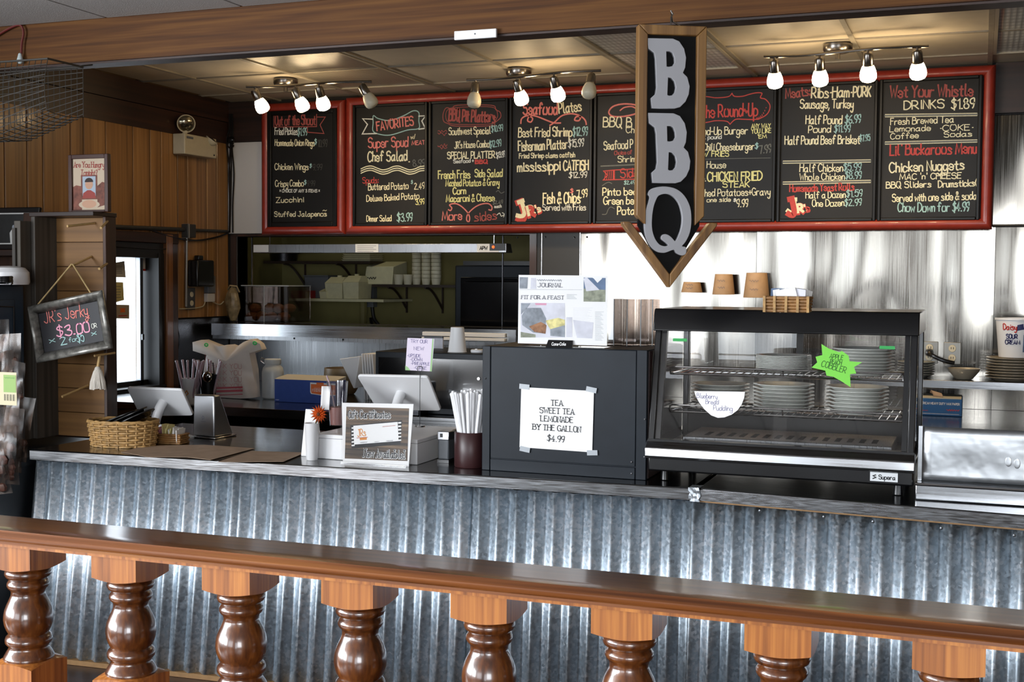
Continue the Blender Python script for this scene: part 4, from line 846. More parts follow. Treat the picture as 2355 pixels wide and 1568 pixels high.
# --- gift certificate in an acrylic stand
wood('barn_wood', '#1d130c', '#5f4a36', '#94795a', axis=0, dens=26, rough=.6, coat=0)
YG = 4.085
def framed_sheet(name, label, cat, pix, Y, lean, Z, pmat='white_paper'):
    """upright acrylic stand; pix bl,br,tr,tl"""
    bl, br = PY(*pix[0], Y), PY(*pix[1], Y); tr, tl = PY(*pix[2], Y+lean), PY(*pix[3], Y+lean)
    c = (bl+br)/2; t = thing(name, label, cat, (c.x, c.y, Z)); o = t.location
    n = (br-bl).cross(tl-bl).normalized()
    sh = obj('sheet', MB().slab([q-o for q in (bl, br, tr, tl)], -n, .0015), pmat, t)
    ctr = (bl+br+tr+tl)/4; big = [ctr+(q-ctr)*1.02+n*.0035-o for q in (bl, br, tr, tl)]
    obj('acrylic_front', MB().slab(big, n, .0015), 'clear_sheet', t)
    return t, sh, (bl, br, tr, tl), n
t, sh, cr, nn = framed_sheet('gift_certificate_sign', 'acrylic stand with Gift Certificates Now Available notice', 'sign', [(789, 1066), (940, 1073), (951, 929), (786, 926)], YG, .02, CZ)
obj('acrylic_foot', MB().box(-.14, -.012, 0, .13, .04, .004), 'clear_plastic', t)
o = t.location; U = (cr[1]-cr[0]).normalized(); V = (cr[3]-cr[0]); V = (V-U*V.dot(U)).normalized()
ik = Ink(cr[0]-o, U, V, .0008)
def gq(x, y):
    q = PL(x, y, cr[0], nn); return uv_of(Ink(cr[0], U, V), q)
ik.poly([gq(*p) for p in ((793, 1054), (937, 1060), (941, 939), (797, 935))], 'barn_wood', 0)
ik.poly([gq(*p) for p in ((809, 1031), (921, 1022), (925, 966), (806, 978))], 'ink_black', .0003)
for i in range(6):
    a = 982+i*8; ik.poly([gq(*p) for p in ((809, a+4), (816, a+3.4), (816, a), (809, a+.6))], 'white_paper', .0005)
    ik.poly([gq(*p) for p in ((916, a-8), (923, a-8.6), (923, a-12), (916, a-11.4))], 'white_paper', .0005)
ik.poly([gq(*p) for p in ((815, 1022), (917, 1014), (915, 970), (813, 979))], 'white_paper', .0007)
plain('logo_orange', '#d98c3a', .7); plain('logo_red', '#b0412a', .7)
ik.lift = .0018; ik.text('JRs', gq(823, 1004), gq(842, 1002), gq(820, 990)[1]-gq(820, 1006)[1], 'logo_orange', w=.003); ik.line([gq(821, 1007), gq(846, 1005)], .002, 'logo_red'); ik.poly([gq(*p) for p in ((828, 1012), (844, 1011), (844, 1006), (828, 1007))], 'logo_orange', .0002)
ik.scrib(gq(829, 1019), gq(845, 1018), .005, 'ink_grey', .001); ik.scrib(gq(862, 1017), gq(872, 1016), .003, 'ink_grey', .0008); ik.scrib(gq(889, 1015), gq(904, 1014), .004, 'ink_grey', .001); ik.scrib(gq(880, 982), gq(910, 979), .003, 'logo_red', .0007)
for dx, dz, m, ww in ((.0006, -.0006, 'white_paper', .0062), (0, 0, 'ink_black', .0036)):
    ik.lift = .0024 if m == 'ink_black' else .0021
    a, b = gq(802, 961), gq(898, 961); random.seed(1); ik.text('Gift Certificates', (a[0]+dx, a[1]+dz), (b[0]+dx, b[1]+dz), .028, m, w=ww, serif=True, jit=0)
    a, b = gq(836, 1050), gq(930, 1054); ik.text('Now Available!', (a[0]+dx, a[1]+dz), (b[0]+dx, b[1]+dz), .029, m, w=ww, serif=True, jit=0)
ik.done('print', sh)['kind'] = 'stuff'
# --- card on a wire clip
t = thing('clip_stand', 'wire photo clip holding the handwritten upside down pineapple cake card', 'card holder', (-2.02, 4.50, CZ+.0945))
o = t.location; rg = PY(966, 848, 4.50)-o; ctr_ = PY(966, 990, 4.5)-o
obj('clip_base', MB().lathe([(0, 0), (.022, 0), (.02, .005), (.006, .009), (0, .009)], 20, (rg.x, 0, 0)), 'chrome', t)
obj('wire', MB().tube([(rg.x, 0, .006), (rg.x, 0, rg.z-.012)], .0013, 6), 'black_metal', t); obj('clip_ring', MB().tube([(rg.x+.011*math.cos(a*.3), -.003, rg.z+.011*math.sin(a*.3)) for a in range(22)], .0013, 6), 'black_metal', t)
plain('lilac_card', '#d9cfe0', .7); plain('green_edge', '#9cc08c', .7)
cp = [PY(*q, 4.503)-o for q in ((932, 851), (993, 854), (999, 779), (937, 777))]
cd_ = obj('card', MB().slab(cp, (0, 1, 0), .001), 'lilac_card', t)
ik = Ink(cp[0], cp[1]-cp[0], (0, 0, 1), .0006); L_ = (cp[1]-cp[0]).length; H_ = cp[3].z-cp[0].z
for tx, u0, u1, v, hh in (('TRY OUR', .2, .78, .86, .10), ('NEW', .33, .66, .64, .10), ('-UPSIDE', .08, .55, .42, .09), ('-DOWN', .2, .62, .30, .09), ('-PINEAPPLE', .22, .9, .18, .09), ('-CAKE', .33, .8, .05, .09)):
    ik.text(tx, (L_*u0, H_*v), (L_*u1+H_*v*.06, H_*v), H_*hh, 'ink_purple', w=.0016)
ik.poly([(L_*.93+H_*.0, 0), (L_, 0), (L_+H_*.06, H_), (L_*.95+H_*.06, H_)], 'green_edge', -.0003); ik.poly([(0, 0), (L_*.2, 0), (L_*.1, H_*.1), (0, H_*.14)], 'green_edge', -.0003)
ik.done('handwriting', cd_)['kind'] = 'stuff'
# --- straw cup
p = PZ(1068, 1077, CZ); SX, SY = p.x, p.y+.06
t = thing('straw_holder', 'dark maroon cylinder packed with paper-wrapped straws', 'straw holder', (SX, SY, CZ))
obj('holder_wall', MB().lathe([(.058, 0), (.0605, .004), (.0605, .126), (.058, .128), (.055, .126), (.055, .006)], 36, cap=False), 'maroon_cup', t, smooth=60); obj('holder_base', MB().lathe([(0, .002), (.056, .002), (.056, .006), (0, .006)], 30), 'maroon_cup', t)
def straw_mesh(L, mat, r=.0042):
    mb = MB().lathe([(0, 0), (r, .001), (r*1.05, L*.5), (r, L-.012), (r*1.25, L-.005), (r*.9, L), (0, L)], 7); return mesh('wrapped_straw', mb, mat)
sm = straw_mesh(.262, 'straw_paper', .0050); n = 0
random.seed(11)
for ring, cnt in ((.0, 1), (.014, 6), (.028, 12), (.041, 18), (.048, 10)):
    for i in range(cnt):
        a = 2*math.pi*i/cnt+ring*50; bx, by = ring*.5*math.cos(a), ring*.5*math.sin(a)
        lean = ring*4.4+random.uniform(-.02, .02)
        d = Vector((math.cos(a)*lean, math.sin(a)*lean*.8, 1)).normalized()
        o = obj('wrapped_straw', sm, None, loc=(SX+bx, SY+by, CZ+.008+random.uniform(0, .014)), rot=Vector((0, 0, 1)).rotation_difference(d).to_euler())
        tag(o, 'white paper-wrapped straw in the maroon cylinder', 'straw', 'paper-wrapped straws in the maroon cylinder'); n += 1
# --- small grey card reader
p = PZ(1017, 1066, CZ)
t = thing('card_reader', 'small grey card reader beside the straw cylinder', 'card reader', (p.x-.005, p.y+.02, CZ))
obj('reader_body', MB().box(-.022, 0, .012, .022, .11, .105), 'grey_plastic', t, bevel=.005); obj('reader_cap', MB().box(-.024, -.002, .085, .024, .05, .118), 'brushed_silver', t, bevel=.003); obj('reader_key', MB().box(-.012, -.004, .096, -.002, -.001, .11), 'black_plastic', t); obj('reader_foot', MB().box(-.024, -.004, 0, .024, .115, .012), 'black_plastic', t)
t = thing('cash_drawer', 'low black cash drawer behind the white box', 'cash drawer', (-1.98, 4.62, CZ))
obj('drawer_body', MB().box(-.02, .06, 0, .40, .33, .1), 'black_metal', t, bevel=.003); obj('drawer_front', MB().box(-.015, .052, .01, .395, .06, .09), 'black_plastic', t, bevel=.002); obj('drawer_lock', MB().lathe([(0, -.003), (.007, -.003), (.007, .006), (0, .006)], 12, (.05, .05, .06), axis=1), 'chrome', t)
# --- black tea cabinet
t = thing('tea_cabinet', 'black metal drinks cabinet on the counter with a taped price sheet', 'cabinet', (-1.364, 4.12, CZ)); W2 = .303; HT = .446
obj('cabinet_body', MB().box(-W2, .006, 0, W2, .52, HT), 'black_metal', t, bevel=.003)
obj('side_panel', MB().box(W2+.0005, .02, .004, W2+.004, .52, HT-.004), 'maroon', t)
obj('frame_strip', MB().box(-W2, 0, .0, -W2+.030, .006, HT), 'black_metal', t, bevel=.0015); obj('frame_strip', MB().box(W2-.036, 0, 0, W2, .006, HT), 'black_metal', t, bevel=.0015)
obj('front_panel', MB().box(-W2+.0325, .001, .044, W2-.0385, .006, HT-.002), 'black_metal', t, bevel=.0015); obj('bottom_lip', MB().box(-W2+.0325, -.001, .0, W2-.0385, .006, .041), 'black_metal', t, bevel=.0015)
for x, z in ((-W2+.012, .33), (W2-.05, .02), (W2-.05, .06), (W2-.005, .21), (W2-.005, .08)): obj('screw_head', MB().sphere((x, -.001, z), .0035, 8), 'brushed_silver', t)
o0 = t.location
pt = [PY(*q, 4.117) for q in ((1195, 1028), (1362, 1040), (1366, 899), (1199, 890))]
c = sum(pt, Vector())/4
ps = thing('price_sheet', 'white sheet taped to the black cabinet listing tea and lemonade by the gallon', 'paper sign', (c.x, 4.1165, c.z))
sh = obj('sheet', MB().slab([q-ps.location for q in pt], (0, -1, 0), .0008), 'white_paper', ps)
for q in ((1206, 889), (1360, 896), (1207, 1033), (1362, 1041)):
    w = PY(*q, 4.1155)-ps.location; a = random.uniform(-.2, .25)
    obj('tape', MB().slab([Vector((w.x+math.cos(a)*u-math.sin(a)*v, -.0012, w.z+math.sin(a)*u+math.cos(a)*v)) for u, v in ((-.019, -.009), (.019, -.009), (.019, .009), (-.019, .009))], (0, -1, 0), .0005), 'tape_clear', ps)
ik = Ink(Vector((0, -.0012, 0))-Vector((ps.location.x, 0, ps.location.z)), (1, 0, 0), (0, 0, 1), .0004)
def w2(x, y): q = PY(x, y, 4.115); return (q.x, q.z)
for tx, a, b, h in (('TEA', (1267, 932), (1294, 933), 12), ('SWEET TEA', (1241, 949), (1320, 953), 12), ('LEMONADE', (1243, 968), (1317, 972), 12), ('BY THE GALLON', (1225, 987), (1335, 994), 12), ('$4.99', (1258, 1013), (1297, 1017), 13)):
    ik.text(tx, w2(*a), w2(*b), h*.00158, 'ink_black', w=.0024, serif=True, jit=0)
ik.done('print', sh)['kind'] = 'stuff'
# --- newspaper in a holder on the cabinet
ZK = CZ+HT
t, sh, cr, nn = framed_sheet('newspaper_stand', 'newspaper cutting in a clear holder on top of the black cabinet', 'newspaper', [(1191, 789), (1396, 795), (1397, 634), (1193, 632)], 4.16, .02, ZK)
obj('holder_foot', MB().box(-.16, -.01, 0, .16, .07, .003), 'clear_plastic', t)
plain('news_grey', '#8d949d', .7, var=.3, vs=40); plain('news_blue', '#5d718f', .7, var=.25, vs=30); plain('news_pale', '#d5d6e0', .7, var=.1, vs=30); plain('news_yellow', '#d8cf8e', .7, var=.3, vs=50); plain('news_brown', '#94694a', .7, var=.4, vs=70); plain('news_green', '#8f9482', .7, var=.3, vs=60)
o = t.location; U = (cr[1]-cr[0]).normalized(); V = (cr[3]-cr[0]); V = (V-U*V.dot(U)).normalized(); ik = Ink(cr[0]-o, U, V, .0005); rf = Ink(cr[0], U, V)
def nq(x, y): return uv_of(rf, PL(1180+x/6.54, 610+y/6.54, cr[0], nn))
def npoly(pts, m, dz=0): ik.poly([nq(*p) for p in pts][::-1], m, dz)
npoly(((98, 178), (225, 180), (215, 350), (98, 350)), 'news_grey'); npoly(((270, 190), (345, 190), (350, 355), (262, 352)), 'news_pale'); npoly(((1062, 185), (1392, 190), (1388, 550), (1060, 545)), 'news_blue'); npoly(((1062, 350), (1390, 370), (1388, 550), (1060, 545)), 'news_green', .0002); npoly(((1060, 200), (1110, 180), (1300, 370), (1100, 390)), 'news_pale', .0003)
npoly(((1180, 178), (1330, 182), (1340, 200), (1270, 265), (1215, 200)), 'white_paper', .0004)
npoly(((115, 562), (780, 568), (780, 1085), (115, 1085)), 'news_pale'); npoly(((330, 568), (505, 570), (500, 600), (340, 598)), 'pink_sachet', .0002); npoly(((120, 570), (265, 572), (200, 660), (120, 740)), 'news_grey', .0002); npoly(((200, 640), (420, 640), (500, 800), (480, 1030), (300, 1010), (140, 900), (130, 760)), 'news_grey', .0002)
npoly(((240, 920), (420, 850), (505, 900), (490, 1030), (320, 1000)), 'news_brown', .0004); npoly(((490, 830), (680, 790), (780, 820), (780, 900), (560, 960), (520, 900)), 'news_yellow', .0004); npoly(((560, 880), (780, 860), (780, 1080), (560, 1060)), 'news_grey', .0003); npoly(((115, 1000), (340, 1040), (340, 1085), (115, 1085)), 'news_green', .0004)
npoly(((800, 780), (890, 780), (890, 1080), (800, 1080)), 'news_pale'); npoly(((900, 820), (1210, 860), (1190, 1100), (960, 1090)), 'news_pale')
ik.lift = .0012
ik.scrib(nq(360, 240), nq(730, 244), .008, 'news_grey', .0014); ik.text('JOURNAL', nq(370, 325), nq(745, 330), .0135, 'ink_grey', w=.0018, serif=True, jit=0); ik.text('FIT FOR A FEAST', nq(125, 505), nq(765, 512), .0125, 'ink_grey', w=.0018, serif=True, jit=0)
for j in range(26): ik.line([nq(1235, 700+j*17), nq(1365-(j*37 % 50), 702+j*17)], .0008, 'news_grey')
for j in range(24): ik.line([nq(905, 640+j*18), nq(1200-(j*53 % 90), 642+j*18)], .0007, 'news_pale')
for j in range(4): ik.line([nq(810, 440+j*20), nq(960-(j*41 % 60), 442+j*20)], .0012, 'news_grey')
ik.line([nq(100, 362), nq(1040, 368)], .0008, 'news_grey'); ik.done('print', sh)['kind'] = 'stuff'
tb = obj('drink_logo_tab', MB().hexa([(-.052, -.016, 0), (.045, -.016, 0), (.045, -.001, 0), (-.052, -.001, 0)], [(-.046, -.004, .026), (.045, -.004, .026), (.045, -.001, .026), (-.046, -.001, .026)]), 'black_plastic', t)
tb.location = (PY(1287, 790, 4.145).x-o.x, 0, 0)
ik = Ink((0, -.0165, .0), (1, 0, 0), (0, .42, .91), .0004); ik.text('Coca-Cola', (-.03, .008), (.022, .009), .011, 'white_paper', w=.0018); ik.done('logo_print', tb)['kind'] = 'stuff'
# --- clear menu holders
for i, (x0, x1, yy) in enumerate(((1399, 1430, 4.42), (1432, 1458, 4.40), (1462, 1490, 4.42), (1490, 1516, 4.46))):
    a, b = PY(x0, 790, yy), PY(x1, 790, yy); w = (b.x-a.x)/2
    t = thing('menu_holder', ['leftmost clear acrylic menu holder beside the newspaper', 'second clear acrylic menu holder from the newspaper', 'third clear acrylic menu holder from the newspaper', 'rightmost clear acrylic menu holder, next to the display case'][i], 'menu holder', ((a.x+b.x)/2, yy, ZK), group='clear menu holders')
    obj('acrylic_leaf', MB().slab([(-w, 0, 0), (w*.2, -.035, 0), (w*.2, -.035, .17), (-w, 0, .17)], (0, 1, 0), .0022), 'smoky_acrylic', t); obj('acrylic_leaf', MB().slab([(w*.2, -.035, 0), (w, 0, 0), (w, 0, .17), (w*.2, -.035, .17)], (0, 1, 0), .0022), 'smoky_acrylic', t)
    obj('acrylic_leaf', MB().slab([(-w, .03, 0), (w, .03, 0), (w, .03, .17), (-w, .03, .17)], (0, 1, 0), .0022), 'smoky_acrylic', t); obj('acrylic_edge', MB().box(w*.2-.0015, -.0375, 0, w*.2+.0015, -.0345, .17), 'tape_clear', t); obj('foot', MB().box(-w, -.03, 0, w, .03, .003), 'smoky_acrylic', t)
# --- tape over the worktop joint
mb = MB(); random.seed(3)
def tp(u, v):
    x = -.888+.036*u; k = v*1.0
    z = .9025 if k < .5 else .9025-(k-.5)*2*.046; y = (4.075-.05*(k/.5)) if k < .5 else 4.0225
    j = random.uniform(-.0015, .0015); return (x+j*2, y+j*(k >= .5), z+abs(j)*(k < .5))
tag(obj('duct_tape', MB().grid(tp, 6, 10), 'duct_tape', solid=.0006, smooth=0), 'crumpled silver tape over the joint of the worktop', 'tape')
# ================================================================== glass display case with plates
plain('case_black', '#0b0b0d', .28, var=.05, coat=.2); plain('case_inner', '#15130f', .5); plain('plate_grey', '#d6d8d2', .3, var=.05, coat=.3); plain('plate_dark_rim', '#8d8f8b', .3, coat=.3); plain('neon_green', '#79d148', .6); plain('ink_green', '#2f6b1f', .7); plain('tape_green', '#2f9e4f', .5); plain('label_white', '#dfe3e6', .5)
CX0, CX1 = -1.052, -.186; CW = CX1-CX0; cxm = (CX0+CX1)/2
dc = thing('display_case', 'black countertop display case with glass front and wire shelves', 'display case', (cxm, 4.09, CZ)); o = dc.location; h2 = CW/2
for x in (-h2+.05, h2-.05):
    for y in (.07, .50): obj('foot', MB().lathe([(.012, 0), (.016, .002), (.014, .03), (.014, .036)], 14, (x, y, 0)), 'black_plastic', dc)
obj('base', MB().box(-h2, .02, .036, h2, .58, .095), 'case_black', dc, bevel=.006)
obj('sill', MB().prism([(-.012, .092), (-.006, .082), (.03, .082), (.055, .135), (.02, .142), (-.010, .118)], -h2-.004, h2+.004, axis=0), 'steel_edge', dc, bevel=.003)
lb = obj('badge', MB().box(.30, .0155, .048, .385, .0195, .077), 'label_white', dc)
ik = Ink((0, .0152, 0), (1, 0, 0), (0, 0, 1), .0005); ik.text('Supera', (.327, .0555), (.377, .0555), .0135, 'ink_black', w=.0024, jit=0); ik.line([(.317, .068), (.309, .065), (.318, .060), (.309, .056)], .0035, 'ink_black'); ik.done('badge_print', lb)
GZ0, GZ1, GY0, GY1 = .140, .512, .018, .105      # sloping glass front
def gy(z): return GY0+(GY1-GY0)*(z-GZ0)/(GZ1-GZ0)
for sx in (-1, 1):
    x0, x1 = sx*h2, sx*(h2-.022)
    if sx < 0: x0, x1 = x0, x1
    a, b = min(x0, x1), max(x0, x1)
    obj('corner_post', MB().hexa([(a, gy(.135), .135), (b, gy(.135), .135), (b, gy(.135)+.03, .135), (a, gy(.135)+.03, .135)], [(a, gy(.515), .515), (b, gy(.515), .515), (b, gy(.515)+.03, .515), (a, gy(.515)+.03, .515)]), 'case_black', dc, bevel=.003)
    obj('corner_post', MB().box(a, .54, .09, b, .575, .515), 'case_black', dc, bevel=.003)
    obj('side_glass', MB().prism([(gy(.14)+.03, .14), (.54, .14), (.54, .51), (gy(.51)+.03, .51)], sx*(h2-.012), sx*(h2-.009), axis=0), 'clear_glass', dc)
    xi = sx*(h2-.04)
    obj('inner_frame', MB().hexa([(min(xi, xi+sx*.016), gy(.14)+.01, .14), (max(xi, xi+sx*.016), gy(.14)+.01, .14), (max(xi, xi+sx*.016), gy(.14)+.03, .14), (min(xi, xi+sx*.016), gy(.14)+.03, .14)], [(min(xi, xi+sx*.016), gy(.51)+.01, .51), (max(xi, xi+sx*.016), gy(.51)+.01, .51), (max(xi, xi+sx*.016), gy(.51)+.03, .51), (min(xi, xi+sx*.016), gy(.51)+.03, .51)]), 'black_plastic', dc)
obj('lower_frame', MB().box(-h2, .015, .128, h2, .045, .146), 'case_black', dc)
obj('visor', MB().prism([(.082, .512), (.098, .575), (.106, .588), (.58, .588), (.58, .512)], -h2-.004, h2+.004, axis=0), 'case_black', dc, bevel=.004)
obj('back_panel', MB().box(-h2+.02, .545, .095, h2-.02, .56, .2), 'case_inner', dc); obj('back_glass', MB().box(-h2+.022, .552, .2, h2-.022, .555, .512), 'clear_glass', dc); obj('back_stile', MB().box(-.012, .548, .2, .012, .562, .512), 'case_inner', dc)
for a, b, dy in ((-h2+.02, .03, .004), (-.015, h2-.02, .012)):
    obj('front_pane', MB().hexa([(a, gy(.142)+dy, .142), (b, gy(.142)+dy, .142), (b, gy(.142)+dy+.003, .142), (a, gy(.142)+dy+.003, .142)], [(a, gy(.512)+dy, .512), (b, gy(.512)+dy, .512), (b, gy(.512)+dy+.003, .512), (a, gy(.512)+dy+.003, .512)]), 'clear_glass', dc)
obj('deck', MB().box(-h2+.02, .06, .096, h2-.02, .545, .112), 'steel_dark', dc)
dk = obj('water_tray', MB().box(-.33, .1, .112, .36, .4, .150), 'steel_flat', dc, bevel=.003)
for i in range(15): obj('tray_slot', MB().box(-.27+i*.04, .16, .1500, -.252+i*.04, .26, .1506), 'black_void', dk)
def wire_shelf(z):
    y0, y1, x0, x1 = .15, .52, -h2+.045, h2-.045
    mb = MB().tube([(x0, y0, z), (x1, y0, z), (x1, y1, z), (x0, y1, z)], .004, 8, closed=True)
    for i in range(1, 30): x = x0+(x1-x0)*i/30; mb.tube([(x, y0, z), (x, y1, z)], .0018, 5)
    mb.tube([(x0, (y0+y1)/2, z-.004), (x1, (y0+y1)/2, z-.004)], .003, 6)
    s = obj('wire_shelf', mb, 'chrome', dc)
    obj('guard_rail', MB().tube([(x0, y0, z), (x0, y0-.004, z+.02), (x0+.01, y0-.005, z+.024), (x1-.01, y0-.005, z+.024), (x1, y0-.004, z+.02), (x1, y0, z)], .0035, 8).tube([(0, y0, z), (0, y0-.005, z+.024)], .003, 6), 'chrome', s)
ZS1, ZS2 = PY(1545, 858, 4.25).z-CZ, PY(1548, 945, 4.25).z-CZ
wire_shelf(ZS1); wire_shelf(ZS2)
pl_me = mesh('plate', MB().lathe([(0, .004), (.06, .004), (.066, .0), (.070, .0), (.074, .004), (.093, .0145), (.1045, .0165), (.106, .018), (.1045, .0195), (.093, .018), (.072, .008), (0, .007)], 36), 'plate_grey', 50)
ob_me = mesh('plate', MB().lathe([(0, .002), (.07, .002), (.088, .010), (.096, .0105), (.0975, .012), (.096, .0135), (.085, .0125), (.07, .0045), (0, .0045)], 32), 'plate_grey', 50)
def plates(px, py, Y, Z, n, dz, me, where, cat='plate'):
    q = PY(px, py, Y); random.seed(int(px))
    for i in range(n):
        pos = 'topmost plate of ' if i == n-1 else ('bottom plate of ' if i == 0 else f"plate {['', 'second', 'third', 'fourth', 'fifth', 'sixth', 'seventh', 'eighth', 'ninth', 'tenth'][i]} from the bottom of ")
        tag(obj('plate', me, None, loc=(q.x+random.uniform(-.002, .002), Y, Z+i*dz), rot=(0, 0, i)), pos+where, cat, 'plates '+where.split(' stack ')[0]+' stack')
zl = CZ+ZS2+.0042; zu = CZ+ZS1+.0042
plates(1656, 900, 4.47, zl, 6, .0125, pl_me, 'the left stack on the lower shelf of the case')
plates(1802, 900, 4.40, zl, 7, .0125, pl_me, 'the middle stack on the lower shelf of the case')
plates(1970, 900, 4.40, zl, 7, .0125, pl_me, 'the right stack on the lower shelf of the case')
plates(1802, 830, 4.44, zu, 10, .0052, ob_me, 'the thin middle stack on the upper shelf')
plates(1985, 820, 4.42, zu, 8, .0105, pl_me, 'the right stack on the upper shelf of the case')
# signs stuck to the sloping glass
gp = Vector((0, 4.09+GY0-.0, CZ+GZ0)); gn = Vector((0, -(GZ1-GZ0), (GY1-GY0))).normalized()
gp2 = gp+gn*.002
def onglass(pts, f=2.958): return [PL(1480+x/f, 600+y/f, gp2, gn) for x, y in pts]
P = onglass([(1210, 565), (1265, 598), (1330, 620), (1350, 612), (1395, 645), (1402, 682), (1487, 690), (1432, 722), (1447, 765), (1405, 770), (1408, 858), (1345, 818), (1292, 788), (1245, 780), (1236, 746), (1143, 725), (1182, 690), (1170, 652), (1217, 640)])
c = sum(P, Vector())/len(P)
t = thing('starburst_sign', 'neon green starburst advertising apple peach cobbler on the case glass', 'sign', c)
bd = obj('starburst_card', MB().slab([q-c for q in P], gn, .0008), 'neon_green', t)
Vg = Vector((0, GY1-GY0, GZ1-GZ0)).normalized(); ik = Ink(gn*.0008, (1, 0, 0), Vg, .0004); rf = Ink(c, (1, 0, 0), Vg)
def gq2(x, y): return uv_of(rf, PL(1480+x/2.958, 600+y/2.958, gp2, gn))
for tx, a, b, h in (('APPLE', (1265, 660), (1355, 675), 28), ('PEACH', (1268, 695), (1345, 708), 24), ('COBBLER', (1208, 715), (1372, 765), 36)): ik.text(tx, gq2(*a), gq2(*b), h*.00054, 'ink_green', w=.0022)
ik.done('handwriting', bd)['kind'] = 'stuff'
P = onglass([(345, 885), (690, 890), (685, 930), (668, 975), (640, 1015), (600, 1045), (550, 1064), (505, 1067), (460, 1050), (415, 1010), (380, 965), (355, 920)]); c = sum(P, Vector())/len(P)
t = thing('pudding_sign', 'white half-round card advertising blueberry bread pudding on the case glass', 'sign', c)
bd = obj('half_round_card', MB().slab([q-c for q in P], gn, .0008), 'white_paper', t); ik = Ink(gn*.0008, (1, 0, 0), Vg, .0004); rf = Ink(c, (1, 0, 0), Vg)
for tx, a, b, h in (('Blueberry', (362, 930), (500, 940), 30), ('Bread', (422, 972), (510, 976), 28), ('Pudding', (475, 1015), (605, 1020), 30)): ik.text(tx, gq2(*a), gq2(*b), h*.00054, 'ink_purple', w=.0013)
ik.done('handwriting', bd)['kind'] = 'stuff'
for pts, w in (([(200, 526), (295, 528), (295, 548), (200, 546)], 'left'), ([(1605, 577), (1710, 580), (1710, 602), (1605, 598)], 'right')):
    P = onglass(pts); c = sum(P, Vector())/4
    tag(obj('tape_strip', MB().slab([q-c for q in P], gn, .0006), 'tape_green', loc=c), f'green tape strip at the upper {w} of the case glass', 'tape')
# basket of packets on the case
ZTc = CZ+.588+.001; p = PZ(1809, 718, ZTc)
t = thing('packet_basket', 'small brown basket of packets on top of the display case', 'basket', (p.x, p.y+.03, ZTc)); bkx = t
mb = MB()
for j in range(5):
    pts = []
    for i in range(40):
        u = i/40*4; s = int(u); f = u-s; q = [(-1+2*f, -1), (1, -1+2*f), (1-2*f, 1), (-1, 1-2*f)][s]; oo = 1+.03*math.cos(i*math.pi/2+j*math.pi)-.015*(4-j)
        pts.append((q[0]*.066*oo, q[1]*.042*oo, .005+j*.0098))
    mb.tube(pts, .0054, 6, closed=True)
obj('weave', mb, 'wicker_brown', t); [obj('stake', MB().box(sx_-.004, -.049, 0, sx_+.004, -.045, .05), 'wicker', t) for sx_ in (-.066, -.035, 0, .035, .066)]; obj('basket_base', MB().box(-.06, -.038, 0, .06, .038, .003), 'wicker_brown', t)
for i in range(9):
    oq = obj('condiment_packet', MB().prism([(-.03, 0), (.03, 0), (.032, .03), (.03, .068), (0, .07), (-.03, .068), (-.032, .03)], -.002, .002, axis=1), ['white_sachet', 'news_pale', 'white_sachet', 'news_blue'][i % 4] if i % 4 else 'white_sachet', loc=(p.x+random.uniform(-.028, .026), p.y+.03-.03+i*.0072, ZTc+.0045), rot=(R(random.uniform(-4, 4)), R(random.uniform(-14, 14)), R(random.uniform(-6, 6))))
    tag(oq, 'condiment packet standing in the basket on the display case', 'packet', 'condiment packets in the basket')
# ================================================================== steel unit at the right end of the counter
t = thing('steel_pan_unit', 'dented stainless steel unit at the right end of the counter', 'steel unit', (.262, 4.10, CZ))
obj('front_sheet', MB().grid(lambda u, v: (-.432+.9*u, .034+.002*math.sin(u*9)*math.sin(v*7), .055+.172*v), 24, 8), 'steel_dull', t, solid=.002); obj('edge_trim', MB().box(-.437, .028, .055, -.425, .05, .229), 'steel_edge', t); obj('body', MB().box(-.43, .05, 0, .47, .5, .115), 'steel_flat', t, bevel=.003)
obj('lip', MB().box(-.442, -.015, 0, .47, .032, .054), 'steel_edge', t, bevel=.004); obj('lip_bead', MB().tube([(-.442, -.016, .05), (.47, -.016, .05)], .005, 8), 'chrome', t)
for x, z in ((-.17, .13), (-.145, .125), (-.05, .13), (.02, .12)): obj('dent', MB().sphere((x, .032, z), .016, 14, sc=(.6, .05, 1)), 'steel_dull', t)
# ================================================================== back counter and what stands on it
BZ = .9
t = thing('back_counter', 'stainless back counter along the wall with an open dark shelf', 'counter', (-1.7, 5.62, 0))
obj('top', MB().box(-3.0, 0, BZ-.04, 3.0, 1.565, BZ), 'steel_top', t, bevel=.003); obj('front_rail', MB().box(-2.05, -.004, BZ-.045, 3.0, -.0005, BZ-.002), 'steel_edge', t)
obj('shelf', MB().box(-2.9, .08, .4, 2.95, 1.5, .43), 'steel_dark', t); obj('back_board', MB().box(-2.95, 1.5, .0, 2.95, 1.52, BZ-.05), 'black_void', t)
for x in (-2.9, -1.0, 1.0, 2.85): obj('leg', MB().box(x, .05, 0, x+.05, .1, BZ-.04), 'steel_dark', t)
BZ += .0008
# pass-through ledge
t = thing('pass_ledge', 'stainless ledge below the kitchen pass-through', 'ledge', (-3.63, 7.19, 1.29))
obj('ledge_top', MB().box(-1.06, -.31, -.035, 1.06, -.002, 0), 'steel_top', t, bevel=.003); obj('ledge_front', MB().box(-1.06, -.314, -.075, 1.06, -.3105, -.0), 'steel_edge', t); obj('ledge_apron', MB().box(-1.06, -.3, -.1, 1.06, -.29, -.036), 'steel_flat', t)
for x in (-.45, -.1, .35): obj('bolt', MB().sphere((x, -.301, -.085), .006, 8), 'black_metal', t)
obj('ticket_rail', MB().box(.46, -.335, -.045, 1.0, -.316, -.022), 'white_plastic', t, bevel=.003); obj('ticket_rail', MB().box(.46, -.345, -.07, 1.0, -.316, -.052), 'white_plastic', t, bevel=.003)
